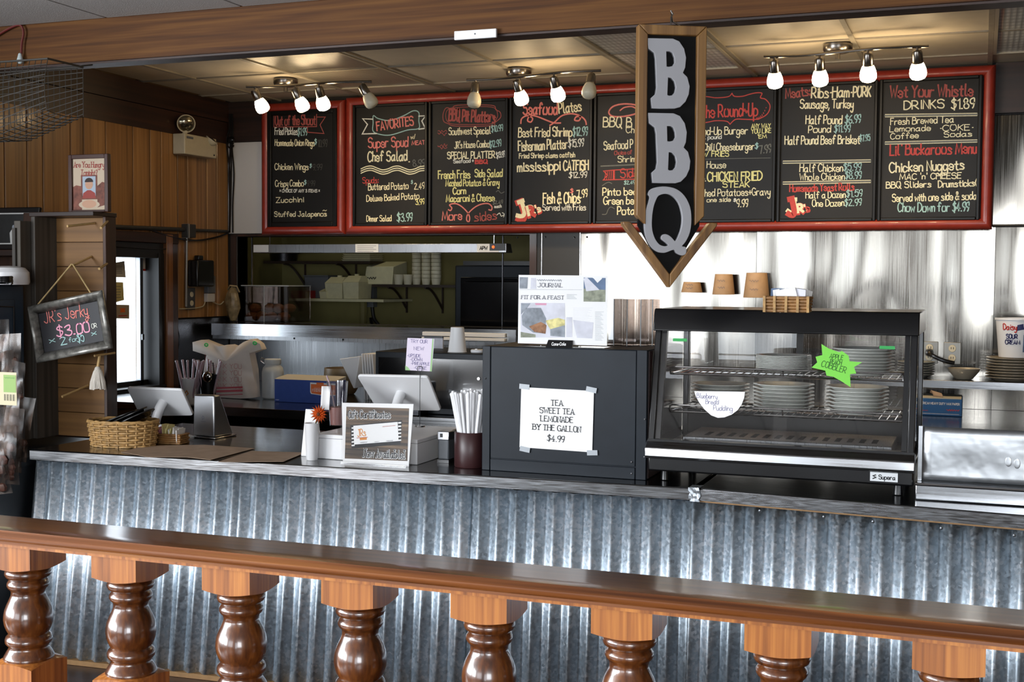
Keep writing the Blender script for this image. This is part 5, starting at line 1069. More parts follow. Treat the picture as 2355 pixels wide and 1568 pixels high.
# --- plastic bag on its dispenser
plain('bag_plastic', '#cfc4ba', .45, var=.1, vs=8, spec=.4); plain('bag_print', '#b4474f', .6); plain('green_tag', '#3fd06a', .5); plain('jug_plastic', '#b9bcbb', .4, var=.04); plain('box_blue', '#37509a', .5, var=.06); plain('box_orange', '#f47a3a', .55); plain('box_card', '#b8b3a8', .7); plain('tan_bowl', '#7d6a4e', .4)
YBg = 6.05
bl, br, tr, tl = [PY(*q, YBg) for q in ((475, 917), (592, 914), (580, 795), (482, 800))]
c = PZ(533, 917, BZ); t = thing('carrier_bag', 'white plastic carrier bag printed with red thank-you text', 'bag', (c.x, YBg, BZ)); o = t.location
def bagq(x, y): q = PY(x, y, YBg); return (q.x-o.x, q.z-o.z)
fr = [(476, 916), (474, 880), (478, 830), (482, 800), (452, 806), (452, 786), (468, 781), (492, 789), (512, 796), (530, 792), (548, 797), (566, 786), (585, 779), (604, 790), (606, 803), (582, 810), (580, 800), (586, 850), (592, 890), (593, 913), (560, 918), (520, 917)]
fr = [(x, y) for x, y in fr]
P = [bagq(*q) for q in fr]; n = len(P)
mb = MB(); 
vs = [(x, -.03-.012*math.sin(i*1.7), max(z, .002)) for i, (x, z) in enumerate(P)]+[(x*.97, .035+.01*math.sin(i*2.3), max(z, .002)) for i, (x, z) in enumerate(P)]+[(sum(p[0] for p in P)/n, -.062, sum(p[1] for p in P)/n), (sum(p[0] for p in P)/n, .06, sum(p[1] for p in P)/n)]
fs = [(i, (i+1) % n, 2*n) for i in range(n)]+[(n+(i+1) % n, n+i, 2*n+1) for i in range(n)]+[(i, n+i, n+(i+1) % n, (i+1) % n) for i in range(n)]
bg = obj('bag_body', mb.add(vs, fs), 'bag_plastic', t, smooth=70)
ik = Ink((0, -.07, 0), (1, 0, 0), (0, 0, 1), .001)
for k, tx in enumerate(('THANK YOU', 'THANK YOU', 'THANK YOU', 'THANK YOU')): ik.text(tx, bagq(493, 844+k*15), bagq(571, 846+k*15), .026, 'bag_print', w=.0016, jit=.1)
for y0, y1 in ((889, 893), (896, 901), (906, 908)): ik.poly([bagq(485, y0), bagq(485, y1), bagq(574, y1-3), bagq(574, y0-3)], 'bag_print')
for dx in (0, 4, 8): ik.line([bagq(488+dx, 905), bagq(489+dx, 812+dx*2)], .0016, 'bag_print')
ik.done('bag_print', bg)['kind'] = 'stuff'
for q in ((486, 792), (597, 788)):
    x, z = bagq(*q); obj('green_tag', MB().tube([(x+.011*math.cos(a), -.05, z+.008*math.sin(a)) for a in (0, .8, 1.6, 2.4, 3.1, 4, 4.8, 5.6)], .004, 6, closed=True), 'green_tag', t)
# --- straws in a white cup and dark cup
p = PZ(424, 930, BZ); p = Vector((p.x, p.y, BZ))
t = thing('foam_cup', 'white cup holding clear-wrapped straws on the back counter', 'cup', (p.x, p.y+.05, BZ))
obj('cup_wall', MB().lathe([(0, 0), (.034, 0), (.044, .135), (.0455, .138), (.0435, .138), (.033, .006), (0, .006)], 26), 'white_plastic', t); ik = Ink((0, -.0445, 0), (1, 0, 0), (0, 0, 1), .001); ik.line([(.0, .06), (.012, .075), (.022, .06), (.01, .05)], .005, 'logo_orange'); ik.done('cup_print', t)
t = thing('tumbler', 'dark tumbler behind the white cup of straws', 'tumbler', (p.x+.085, p.y+.10, BZ)); obj('cup_wall', MB().lathe([(0, 0), (.036, 0), (.05, .16), (.048, .16), (.034, .006), (0, .006)], 26), 'black_plastic', t)
sm2 = straw_mesh(.235, 'straw_clear', .006)
for i in range(16):
    a = 2*math.pi*i/16; r_ = .012+.012*(i % 2); b = (p.x, p.y+.05) if i < 9 else (p.x+.085, p.y+.10)
    d = Vector((math.cos(a*2.1)*.3, math.sin(a*2.1)*.15, 1)).normalized()
    q = obj('wrapped_straw', sm2, None, loc=(b[0]+r_*math.cos(a*2.1), b[1]+r_*math.sin(a*2.1), BZ+.008), rot=Vector((0, 0, 1)).rotation_difference(d).to_euler())
    tag(q, 'clear-wrapped straw in the white cup on the back counter' if i < 9 else 'clear-wrapped straw in the dark tumbler on the back counter', 'straw', 'clear-wrapped straws')
t = thing('steel_ladle', 'shiny round ladle hanging over the dark tumbler', 'ladle', (p.x+.115, p.y+.045, BZ+.15)); obj('ladle_bowl', MB().sphere((0, 0, .0), .03, 16, sc=(1, .5, 1)), 'chrome', t); obj('ladle_handle', MB().tube([(0, .005, .02), (.0, .02, .07), (.01, .04, .075), (.012, .05, .0)], .004, 6), 'chrome', t)
# --- jug, cling film box, bowl
p = PY(619, 918, 6.08)
t = thing('plastic_jug', 'white translucent jug between the bag and the blue box', 'jug', (p.x, 6.12, BZ)); obj('jug_body', MB().lathe([(0, 0), (.052, 0), (.06, .008), (.062, .15), (.056, .176), (.044, .190), (.040, .196), (.044, .2), (.044, .215), (.038, .222), (0, .222)], 30), 'jug_plastic', t); obj('jug_cap', MB().lathe([(.046, .198), (.047, .2), (.047, .222), (.044, .226), (0, .226)], 26), 'jug_plastic', t)
obj('jug_clip', MB().tube([(-.045, -.02, .20), (-.06, -.03, .215), (-.055, -.03, .235), (-.04, -.025, .225)], .004, 6), 'chrome', t)
a, b = PY(637, 922, 5.98), PY(770, 925, 5.98); 
t = thing('film_box', 'blue cling film carton with an orange label', 'box', ((a.x+b.x)/2, 5.97, BZ)); w = (b.x-a.x)/2+.01
fb = obj('carton', MB().box(-w, 0, 0, w, .12, .126), 'box_blue', t, bevel=.002); obj('carton_lid', MB().hexa([(-w, .0, .1262), (w, .0, .1262), (w, .12, .1262), (-w, .12, .1262)], [(-w+.01, .03, .136), (w, .03, .132), (w, .12, .145), (-w+.01, .12, .145)]), 'box_card', t)
ik = Ink((0, -.0005, 0), (1, 0, 0), (0, 0, 1), .0008); ik.poly([(.035, .062), (.04, .052), (.10, .046), (w, .048), (w, .113), (.035, .115)][::1], 'white_paper'); ik.poly([(.04, .066), (.045, .056), (.10, .050), (w, .052), (w, .105), (.04, .106)], 'box_orange', .0006)
ik.lift = .002; ik.text('FOODSERVICE FILM', (.048, .066), (w-.004, .067), .013, 'white_paper', w=.0016, serif=True, jit=0); ik.scrib((.06, .083), (.12, .083), .004, 'white_paper', .0008); ik.poly([(.075, .106), (.12, .106), (.12, .116), (.075, .116)], 'box_orange'); ik.scrib((-w+.008, .008), (-w+.03, .008), .006, 'white_paper', .001)
ik.done('print', fb)['kind'] = 'stuff'
p = PZ(672, 878, BZ); t = thing('mixing_bowl', 'brown bowl behind the blue carton', 'bowl', (-3.54, 6.55, BZ)); obj('bowl_wall', MB().lathe([(0, 0), (.06, 0), (.07, .01), (.12, .1), (.115, .155), (.11, .155), (.112, .1), (.06, .012), (0, .012)], 30), 'tan_bowl', t)
# --- white bin and trays beside the tablet
t = thing('menu_rack', 'grey steel rack holding a business card left of the right tablet', 'rack', (-2.80, 5.30-.2, BZ-.0)); t.location = (-2.66, 5.632, BZ)
rk = obj('rack_body', MB().box(-.06, .0, 0, .04, .1, .16), 'steel_dark', t, bevel=.003); cdx = obj('business_card', MB().slab([(-.055, -.004, .035), (-.012, -.004, .03), (-.005, -.004, .115), (-.05, -.004, .12)], (0, -1, 0), .001), 'white_paper', t)
ik = Ink((0, -.0052, 0), (1, 0, 0), (0, 0, 1), .0006); ik.text('JRs', (-.046, .075), (-.018, .075), .018, 'logo_orange', w=.003); ik.line([(-.047, .07), (-.016, .068)], .003, 'logo_red'); ik.done('card_print', cdx)
t = thing('tray_stack', 'stack of white trays standing on edge behind the right tablet', 'trays', (PY(845, 860, 6.28).x, 6.28, BZ))
for i in range(5): obj('tray', MB().hexa([(-.02+i*.016, 0, .0), (-.012+i*.016, 0, .0), (.0+i*.016, .16, .0), (-.008+i*.016, .16, .0)], [(-.04+i*.016, 0, .26), (-.032+i*.016, 0, .26), (-.02+i*.016, .16, .26), (-.028+i*.016, .16, .26)]), 'white_plastic', t, bevel=.002)
obj('leaning_tray', MB().hexa([(-.10, .02, .06), (-.09, .02, .06), (-.09, .16, .06), (-.10, .16, .06)], [(-.19, .02, .225), (-.06, .02, .245), (-.06, .16, .245), (-.19, .16, .225)]), 'white_plastic', t, bevel=.003)
# --- black brewer behind, foam cup on it
a, b = PY(865, 940, 5.75), PY(1125, 940, 5.75); zt = PY(1000, 811, 5.75).z
t = thing('black_brewer', 'large black machine behind the right tablet', 'machine', ((a.x+b.x)/2, 5.74, BZ)); w = (b.x-a.x)/2
obj('machine_body', MB().box(-w, 0, 0, w, .5, zt-BZ), 'black_metal', t, bevel=.004); obj('front_panel', MB().box(-w+.02, -.004, .03, w-.02, -.0005, zt-BZ-.03), 'black_gloss', t); obj('taped_note', MB().slab([(.1, -.0052, .115), (.155, -.0052, .108), (.157, -.0052, .122), (.102, -.0052, .13)], (0, -1, 0), .0008), 'grey_plastic', t); obj('knob', MB().lathe([(0, -.012), (.008, -.012), (.008, -.004), (0, -.004)], 14, (w-.05, 0, .19), axis=1), 'chrome', t)
q = PZ(1041, 811, zt); t = thing('foam_cup', 'upturned white foam cup on the black machine', 'cup', (q.x, q.y+.06, zt+.001)); obj('cup_wall', MB().lathe([(0, .128), (.03, .128), (.034, .126), (.047, .006), (.05, 0), (.046, 0), (.03, .12), (0, .122)], 28), 'white_plastic', t)
q = PZ(1088, 812, zt); t = thing('cup_lid', 'small round white dish on the black machine', 'lid', (q.x, q.y+.06, zt+.001)); obj('lid_body', MB().lathe([(0, 0), (.034, 0), (.036, .003), (.036, .012), (.03, .016), (0, .016)], 24), 'white_plastic', t); obj('lid_tab', MB().box(-.006, -.02, .016, .006, -.004, .019), 'white_plastic', t)  # white plastic cup lid lying on the machine
q = PY(985, 800, 6.1); t = thing('order_pad', 'white order pad standing behind the pineapple cake card', 'pad', (q.x+.03, 6.1, zt+.001)); obj('pad_sheets', MB().box(-.055, 0, 0, .055, .012, .065), 'news_pale', t); obj('pad_binding', MB().box(-.055, -.001, .056, .055, .013, .066), 'grey_plastic', t)
# ================================================================== wall cups, right shelf
plain('cup_tan', '#c9a27a', .6, var=.06)
for i, (x0, x1, y0, y1, nm, lab) in enumerate(((1565, 1612, 648, 672, '4 oz', 'smallest tan cup fixed upside down to the steel wall'), (1637, 1687, 630, 677, '8 oz', 'middle-sized tan cup fixed upside down to the steel wall'), (1709, 1768, 627, 684, '12 oz', 'largest tan cup fixed upside down to the steel wall'))):
    a, b = PY(x0, y1, 7.1), PY(x1, y1, 7.1); zt_, zb = PY(x0, y0, 7.1).z, PY(x0, y1, 7.1).z; r = (b.x-a.x)/2; h = zt_-zb
    t = thing('paper_cup', lab, 'cup', ((a.x+b.x)/2, YB-.01-r, zb), group='cups fixed to the wall')
    obj('cup_wall', MB().lathe([(r, 0), (r*1.02, .002), (r*.8, h), (r*.78, h), (r*.97, .003)], 30, cap=False), 'cup_tan', t, smooth=60); obj('cup_bottom', MB().lathe([(0, h-.003), (r*.79, h-.003), (r*.79, h-.0005), (0, h-.0005)], 26), 'cup_tan', t)
    ik = Ink((0, -r*.98, h*.5), (1, 0, 0), (0, .22*r/h, 1), .002); ik.scrib((-r*.4, h*.12), (r*.3, h*.12), .014, 'ink_grey', .0016); ik.scrib((-r*.35, -h*.22), (r*.3, -h*.22), .014, 'ink_grey', .0016); ik.done('cup_writing', t)
SZ = 1.077
t = thing('wall_shelf', 'steel shelf on the wall behind the display case', 'shelf', (.3, 6.86, SZ-.03)); obj('shelf_board', MB().box(-1.05, 0, 0, .9, .335, .03), 'steel_top', t, bevel=.004); obj('shelf_lip', MB().box(-1.05, -.003, -.01, .9, -.0005, .028), 'steel_edge', t)
for x in (-.9, .7): obj('bracket', MB().prism([(.05, 0), (.33, 0), (.33, -.12)], x, x+.02, axis=0), 'steel_dark', t)
SZ += .001
sm_me = mesh('plate', MB().lathe([(0, .004), (.05, .004), (.056, 0), (.06, 0), (.065, .005), (.092, .015), (.097, .017), (.097, .0195), (.09, .018), (.06, .008), (0, .007)], 32), 'plate_dark_rim', 50)
plain('plate_tan', '#9b917f', .35, var=.06, coat=.3)
big_me = mesh('plate', MB().lathe([(0, .004), (.075, .004), (.082, 0), (.088, 0), (.093, .005), (.128, .016), (.135, .018), (.135, .021), (.126, .0195), (.088, .008), (0, .007)], 36), 'plate_tan', 50)
plates(2106, 850, 7.03, SZ, 6, .013, sm_me, 'the small stack beside the wall outlets')
plates(2330, 850, 6.99, SZ, 8, .0145, big_me, 'the big stack under the white tub')
q = PY(2217, 850, 6.98); t = thing('serving_bowl', 'shallow grey bowl on the wall shelf', 'bowl', (q.x, 6.98, SZ)); obj('bowl_wall', MB().lathe([(0, .0), (.04, 0), (.046, .004), (.075, .04), (.082, .058), (.079, .058), (.072, .042), (.042, .009), (0, .007)], 30), 'plate_tan', t)
ql = PY(2330, 850, 6.99).x; zt_ = SZ+7*.0145+.022; zb = zt_
t = thing('sour_cream_tub', 'white sour cream tub standing on the big stack of plates', 'tub', (ql+.01, 6.99, zt_)); HT2 = .205
obj('tub_wall', MB().lathe([(0, 0), (.082, 0), (.084, .004), (.101, HT2-.012), (.106, HT2-.01), (.106, HT2), (.1, HT2), (.08, .006), (0, .006)], 36), 'white_plastic', t, smooth=60)
plain('label_blue', '#2b2f63', .5); plain('label_red', '#c2352f', .5)
rad = lambda z: .0845+(.101-.084)*z/HT2
def wrap(name, strokes, m, w):
    mb = MB()
    for pl in strokes:
        pts = []
        for (s, z) in pl:
            a = -math.pi/2+s/.093+.1; r = rad(z)+.0012; pts.append((r*math.cos(a), r*math.sin(a), z))
        mb.tube(pts, w, 4)
    obj(name, mb, m, t)
def wtext(tx, s0, s1, z, h): st, tw = text_strokes(tx, False, 0); return [[(s0+(s1-s0)*p[0]/tw, z+p[1]*h/7) for p in pl] for pl in st]
wrap('brand_print', wtext('Daisy', -.075, -.01, .145, .03), 'label_red', .0028); wrap('name_print', wtext('SOUR', -.06, -.005, .1, .022)+wtext('CREAM', -.066, .008, .07, .022), 'label_blue', .0026)
mb = MB(); mb.grid(lambda u, v: ((rad(.14+.03*v)+.0008)*math.cos(-math.pi/2+.02+u*1.0), (rad(.14+.03*v)+.0008)*math.sin(-math.pi/2+.02+u*1.0), .14+.03*v+.008*math.sin(u*3)), 12, 1); obj('label_band', mb, 'label_blue', t)
mb = MB(); mb.grid(lambda u, v: ((rad(.03+.09*v)+.0008)*math.cos(-math.pi/2+.36+u*.35), (rad(.03+.09*v)+.0008)*math.sin(-math.pi/2+.36+u*.35), .03+.09*v), 6, 1); obj('label_panel', mb, 'news_blue', t)
# outlets
plain('outlet_plate', '#8a8a86', .4, metal=.6); plain('outlet_cream', '#cfc6ad', .5)
def outlet(label, X, Z, plug):
    t = thing('wall_outlet', label, 'outlet', (X, YB-.0055, Z)); obj('plate', MB().box(-.045, -.012, -.06, .045, 0, .06), 'outlet_plate', t, bevel=.003)
    for dz in (-.026, .026):
        s = obj('socket', MB().lathe([(0, -.016), (.018, -.016), (.02, -.012), (0, -.012)], 16, (0, 0, dz), axis=1), 'outlet_cream', t)
        for dx in (-.006, .006): obj('slot', MB().box(dx-.0015, -.0175, dz-.003, dx+.0015, -.0155, dz+.008), 'black_void', s)
q = PY(2190, 812, YB); outlet('double wall outlet to the right of the plugged-in one', q.x, q.z, 0)
q = PY(2138, 810, YB); outlet('square wall outlet with a black plug in it', q.x, q.z, 1)
t = thing('power_plug', 'black plug and cord in the outlet behind the plates', 'plug', (q.x, YB-.03, q.z)); obj('plug_body', MB().lathe([(0, -.05), (.016, -.045), (.022, -.02), (.022, .003), (0, .003)], 16, (0, 0, 0), axis=1), 'black_plastic', t); obj('cord', MB().tube(crom([(0, -.045, 0), (.02, -.07, -.012), (.07, -.075, -.035), (.13, -.06, -.05)], 6), .011, 8), 'black_plastic', t)
# wax paper carton on the back counter
p = PZ(2158, 956, BZ); a, b = PZ(2105, 955, BZ), PZ(2212, 957, BZ); w = (b.x-a.x)/2
plain('wax_blue', '#1f5c96', .5, var=.04)
t = thing('wax_paper_box', 'blue wax paper carton with a sheet sticking out', 'box', ((a.x+b.x)/2, p.y, BZ)); cb = obj('carton', MB().box(-w, 0, 0, w, .26, .088), 'wax_blue', t, bevel=.002); obj('carton_top', MB().box(-w+.004, .004, .0885, w-.004, .256, .092), 'box_card', t); obj('paper_sheet', MB().grid(lambda u, v: (-.03+.05*u-.02*v, .08+.05*v-.04*u, .093+.03*math.sin(v*2.6)-.02*u*v), 4, 6), 'kraft', t, solid=.0008)
ik = Ink((0, -.0006, 0), (1, 0, 0), (0, 0, 1), .0006); ik.text('AMERICAN HEAVY DUTY WAX PAPER', (-w+.012, .058), (w-.012, .058), .011, 'white_paper', w=.0018, jit=0); ik.scrib((-w+.012, .022), (-w+.06, .022), .008, 'label_red', .0014); ik.scrib((w-.075, .026), (w-.012, .026), .011, 'label_red', .0026)
ik.scrib((-w+.012, .008), (w-.012, .008), .005, 'white_paper', .001); ik.done('print', cb)['kind'] = 'stuff'
# ================================================================== crate with pegs at the left end of the counter
YK = 4.30
xl, xr = PY(132, 760, YK).x, PY(256, 760, YK).x; zt = 1.835
cr_ = thing('peg_crate', 'upright wooden crate with peg dowels on the counter end', 'crate', ((xl+xr)/2, YK, CZ)); o = cr_.location; h2 = (xr-xl)/2; H = zt-CZ
nb = 9
for i in range(nb):
    z0, z1 = H*i/nb, H*(i+1)/nb
    obj('back_board', MB().box(-h2, 0, z0+.0012, h2, .014, z1-.0012), 'ply_wood', cr_, bevel=.0015)
obj('gap_blocker', MB().box(-h2, .0145, 0, h2, .018, H), 'dark_wood_z', cr_); obj('side_board', MB().box(-h2-.020, -.13, 0, -h2, .016, H), 'grey_wood', cr_, bevel=.002); obj('side_board', MB().box(-h2-.055, -.19, 0, -h2-.022, -.06, H-.02), 'grey_wood', cr_, bevel=.002); obj('side_board', MB().box(h2, -.05, 0, h2+.016, .016, H), 'dark_wood_z', cr_, bevel=.002)  # thin dark sheet added to stop light showing through the board gaps
obj('top_board', MB().box(-h2-.03, -.13, H, h2+.018, .02, H+.018), 'dark_wood_x', cr_, bevel=.002); obj('corner_strip', MB().box(-h2-.056, -.2, 0, -h2-.04, -.19, H-.05), 'grey_wood', cr_)
plain('dowel', '#c2a06a', .6, var=.1)
for a, b in (((155, 520), (218, 513)), ((232, 524), (289, 504)), ((210, 590), (160, 614)), ((228, 618), (283, 602)), ((203, 886), (143, 912)), ((195, 702), (150, 716))):
    tip = PY(*a, YK-.145); A_ = PY(*b, YK-.002)
    if a[0] > b[0]: tip, A_ = PY(*b, YK-.145), PY(*a, YK-.002)
    if A_.x > xr: A_.x = xr-.004
    obj('dowel', MB().tube([A_-o, tip-o], .0052, 8), 'dowel', cr_)
# chalk sign hanging from a peg
plain('frame_pewter', '#7d7b75', .3, metal=.35, var=.5, vs=45); plain('chalk_slate', '#14141a', .5); plain('rope', '#b39a6a', .8, var=.2); plain('pale_pink', '#e39cb4', .8)
YJ = YK-.215
co = [PY(*q, YJ) for q in ((92, 832), (262, 798), (240, 672), (63, 705))]; c = sum(co, Vector())/4
jg = thing('chalk_sign', 'tilted pewter-framed chalk sign pricing jerky, hung by rope', 'chalk sign', c); U = (co[1]-co[0]).normalized(); V = (co[3]-co[0]); V = (V-U*V.dot(U)).normalized(); W_j, H_j = (co[1]-co[0]).length, (co[3]-co[0]).length
P = [(-W_j/2, -H_j/2), (W_j/2, -H_j/2), (W_j/2, H_j/2), (-W_j/2, H_j/2)]
def j3(u, v, d=0): return U*u+V*v+Vector((0, -d, 0))
def fr_ring(a, b, da, db):
    mb = MB(); q = []
    for s, d in ((a, da), (b, db)): q += [j3(math.copysign(W_j/2-s, u), math.copysign(H_j/2-s, v), d) for u, v in P]
    return q
prof = [(0, 0), (0, .012), (.004, .018), (.012, .022), (.022, .018), (.03, .010), (.034, .006), (.036, .001)]
for e in range(4):
    mb = MB(); vs = []
    for s, d in prof:
        for k in (e, (e+1) % 4): u, v = P[k]; vs.append(j3(math.copysign(W_j/2-s, u), math.copysign(H_j/2-s, v), d))
    obj('frame_rail', mb.add(vs, [(2*i, 2*i+1, 2*i+3, 2*i+2) for i in range(len(prof)-1)]), 'frame_pewter', jg, smooth=50, solid=.002)
sl_b = obj('slate', MB().slab([j3(math.copysign(W_j/2-.034, u), math.copysign(H_j/2-.034, v)) for u, v in P], (0, 1, 0), .006), 'chalk_slate', jg)
ik = Ink((0, -.001, 0), U, V, .0008); rf = Ink(c, U, V)
def jq(x, y): return uv_of(rf, PY(x, y, YJ))
for tx, a, b, h, m, wd in (("JR's Jerky", (103, 743), (203, 725), 28, 'chalk_pink', .004), ('$3.00', (132, 775), (207, 763), 24, 'pale_pink', .0055), ('2', (141, 793), (155, 790), 18, 'chalk_cyan', .004), ('for', (160, 787), (180, 783), 10, 'chalk_cyan', .003), ('$5', (180, 787), (195, 783), 20, 'chalk_cyan', .004), ('OR', (212, 755), (224, 752), 10, 'chalk_white', .0025), ('x', (115, 789), (128, 786), 14, 'chalk_cyan', .003), ('x', (212, 772), (223, 769), 12, 'chalk_cyan', .003), ('x', (198, 733), (207, 731), 10, 'chalk_pink', .003)):
    ik.text(tx, jq(*a), jq(*b), h*.00172, m, w=wd)
ik.done('chalk_lettering', sl_b)['kind'] = 'stuff'
pk = PY(163, 612, YK-.15)-c
obj('rope', MB().tube([j3(*[x for x in jq(88, 700)], .002), pk+Vector((0, .004, .008)), pk+Vector((.006, .004, .008)), j3(*[x for x in jq(212, 678)], .002)], .0032, 8), 'rope', jg)
# mop-head tassel
t = thing('tassel', 'white cotton tassel hanging from a peg of the crate', 'tassel', PY(225, 845, YK-.10)); plain('cotton', '#cfc8bd', .9, var=.1)
mb = MB(); random.seed(5)
for i in range(26):
    a = 2*math.pi*i/26; r = .028+.008*random.random(); mb.tube([(.004*math.cos(a), .004*math.sin(a), 0), (.016*math.cos(a), .014*math.sin(a), -.018), (r*.85*math.cos(a), r*.7*math.sin(a), -.06), (r*math.cos(a+.1), r*.75*math.sin(a), -.086-.006*random.random())], .0036, 5)
obj('strands', mb, 'cotton', t)['kind'] = 'stuff'; obj('tassel_neck', MB().sphere((0, 0, -.008), .014, 12), 'cotton', t); obj('cord', MB().tube([(0, 0, .0), (.002, .01, .05)], .006, 8), 'dowel', t); obj('peg', MB().tube([(.006, .1, .056), (0, -.02, .05)], .005, 8), 'dowel', t)
# framed print on top of the crate
plain('mat_cream', '#b5a48e', .7); plain('print_brown', '#6b3f32', .7, var=.4, vs=40); plain('print_dark', '#2a1c18', .7); plain('print_skin', '#b58d74', .7); plain('print_blue', '#9aa7b4', .7); plain('print_red', '#8c3a33', .7); plain('frame_brown', '#3b2018', .4)
YP = YK-.06; ZP = zt+.019
a, b = PY(161, 490, YP), PY(252, 495, YP); tz = PY(205, 355, YP).z
t = thing('framed_print', 'brown-framed book cover print standing on the crate', 'picture', ((a.x+b.x)/2, YP, ZP)); w = (b.x-a.x)/2; h = tz-ZP; fw = .018
for m_ in ((-w, 0, -w+fw, h), (w-fw, 0, w, h), (-w+fw, 0, w-fw, fw*.5), (-w+fw, h-fw, w-fw, h)): obj('frame_bar', MB().box(m_[0], -.01, m_[1], m_[2], .012, m_[3]), 'frame_brown', t, bevel=.002)
pr = obj('print_sheet', MB().box(-w+fw, -.001, fw*.5, w-fw, .006, h-fw), 'mat_cream', t)
ik = Ink((0, -.0012, 0), (1, 0, 0), (0, 0, 1), .0004); iw = w-fw
ik.text('Are You Hungry', (-iw+.006, h-.052), (iw-.006, h-.055), .022, 'print_red', w=.003, serif=True); ik.text('Tonight?', (-iw*.5, h-.085), (iw*.5, h-.088), .022, 'print_red', w=.003, serif=True)
ik.poly([(-iw, fw*.5), (-iw*.45, fw*.5), (-iw*.45, h*.45), (-iw*.8, h*.47), (-iw, h*.44)], 'print_brown'); ik.poly([(iw*.5, fw*.5+.01), (iw, fw*.5+.02), (iw, h*.5), (iw*.8, h*.52), (iw*.5, h*.45)], 'print_brown')
ik.poly([(-iw*.5, h*.22), (iw*.5, h*.22), (iw*.5, h*.64), (-iw*.5, h*.64)], 'print_brown', .0002); ik.poly([(-iw*.4, h*.24), (iw*.4, h*.24), (iw*.4, h*.62), (-iw*.4, h*.62)], 'print_blue', .0004)
ik.poly([(-iw*.42, h*.24), (iw*.42, h*.24), (iw*.36, h*.33), (iw*.1, h*.38), (-iw*.1, h*.38), (-iw*.36, h*.33)], 'print_red', .0006); ik.poly([(iw*.24*math.cos(x), h*.48+h*.085*math.sin(x)) for x in [i*.4 for i in range(16)]], 'print_skin', .0008); ik.poly([(iw*.26*math.cos(x), h*.52+h*.075*math.sin(x)) for x in [i*.35 for i in range(10)]], 'print_dark', .001)
ik.poly([(iw*.65*math.cos(x), h*.13+h*.075*math.sin(x)) for x in [i*.4 for i in range(16)]], 'mat_cream', .0006); ik.poly([(iw*.45*math.cos(x), h*.14+h*.07*math.sin(x)) for x in [i*.4 for i in range(16)]], 'print_skin', .0008)
ik.done('print', pr)['kind'] = 'stuff'
# ================================================================== far left: cabinet, shelf, photograph
plain('cabinet_blue', '#2b3946', .4, var=.08); plain('counter_black', '#111418', .5); plain('photo_grey', '#1d1e1e', .6, var=.3, vs=30); plain('photo_white', '#c9c9c6', .6)
t = thing('side_counter', 'low dark counter left of the corrugated front', 'counter', (-4.13, 3.7, 0)); obj('body', MB().box(-.62, -.08, 0, .59, .75, .83), 'counter_black', t); obj('top', MB().box(-.63, -.12, .831, .60, .78, .868), 'counter_black', t, bevel=.004)
xr_ = PY(70, 860, 4.12).x
t = thing('blue_cabinet', 'dark blue metal cabinet standing at the left edge', 'cabinet', (xr_-.4, 3.66, .869)); zc = PY(70, 655, 4.1).z-.869
obj('cabinet_body', MB().box(-.4, 0, 0, .4, .43, zc), 'cabinet_blue', t, bevel=.008); obj('cabinet_door', MB().box(-.36, -.012, .04, .36, -.001, zc-.05), 'cabinet_blue', t, bevel=.004); sp_ = obj('side_panel', MB().box(.4005, .04, .05, .404, .37, zc-.06), 'cabinet_blue', t, bevel=.002); obj('door_latch', MB().tube([(.407, .36, zc-.3), (.407, .36, zc-.09), (.407, .1, zc-.08)], .003, 6), 'black_plastic', sp_)
zt2 = .869+zc+.0012
q = PY(30, 655, 4.0); t = thing('white_basin', 'white rounded basin on the blue cabinet', 'basin', (q.x-.02, 4.0, zt2)); obj('basin_wall', MB().lathe([(0, 0), (.075, 0), (.08, .01), (.078, .05), (.062, .068), (.03, .075), (0, .076)], 26), 'white_plastic', t); 
q = PY(8, 655, 3.86); t = thing('cord_coil', 'black coil of cord on the blue cabinet', 'cord', (q.x, 3.86, zt2)); obj('coil', MB().tube([(.032*math.cos(i*.5), .03*math.sin(i*.5), .006+i*.0006) for i in range(40)], .006, 6), 'black_plastic', t)
q = PY(5, 640, 3.95); t = thing('paper_slip', 'tall white slip of paper at the left edge', 'paper', (PY(-6, 600, 3.75).x-.02, 3.75, zt2)); obj('slip', MB().grid(lambda u, v: (-.05+.075*u+.008*v-.012*u*(1-v), .004*math.sin(v*3), .0+.222*v), 2, 6), 'white_paper', t, solid=.001)
# shelf unit with the black and white photograph
t = thing('dark_shelf', 'dark wooden wall shelf behind the blue cabinet', 'shelf', (-4.35, 4.75, 1.60)); zs = PY(60, 575, 4.75).z-1.6
xp = PY(128, 760, 4.75).x+4.35; xq = PY(98, 760, 4.75).x+4.35
obj('shelf_board', MB().box(-.41, -.1, zs-.03, xq, .16, zs), 'dark_wood_x', t, bevel=.003); obj('shelf_upright', MB().box(xq, -.12, -1.6, xp, .18, zs+.17), 'dark_wood_z', t, bevel=.003); obj('lower_board', MB().box(-.41, -.1, -.5, xq, .16, -.47), 'dark_wood_x', t); obj('back_panel', MB().box(-.41, .16, -1.6, xq, .18, zs+.0), 'dark_wood_z', t)
ZS_ = 1.6+zs+.001
bl, br, tr, tl = [PY(*q, 4.72) for q in ((-60, 571), (78, 571), (91, 476), (-60, 478))]; c = (bl+br)/2
t = thing('framed_photograph', 'black-framed black and white photograph leaning on the dark shelf', 'picture', (c.x, 4.72, ZS_)); o = t.location
Pq = [q-o for q in (bl, br, tr, tl)]; Pq[0].z = Pq[1].z = 0; ctr = sum(Pq, Vector())/4
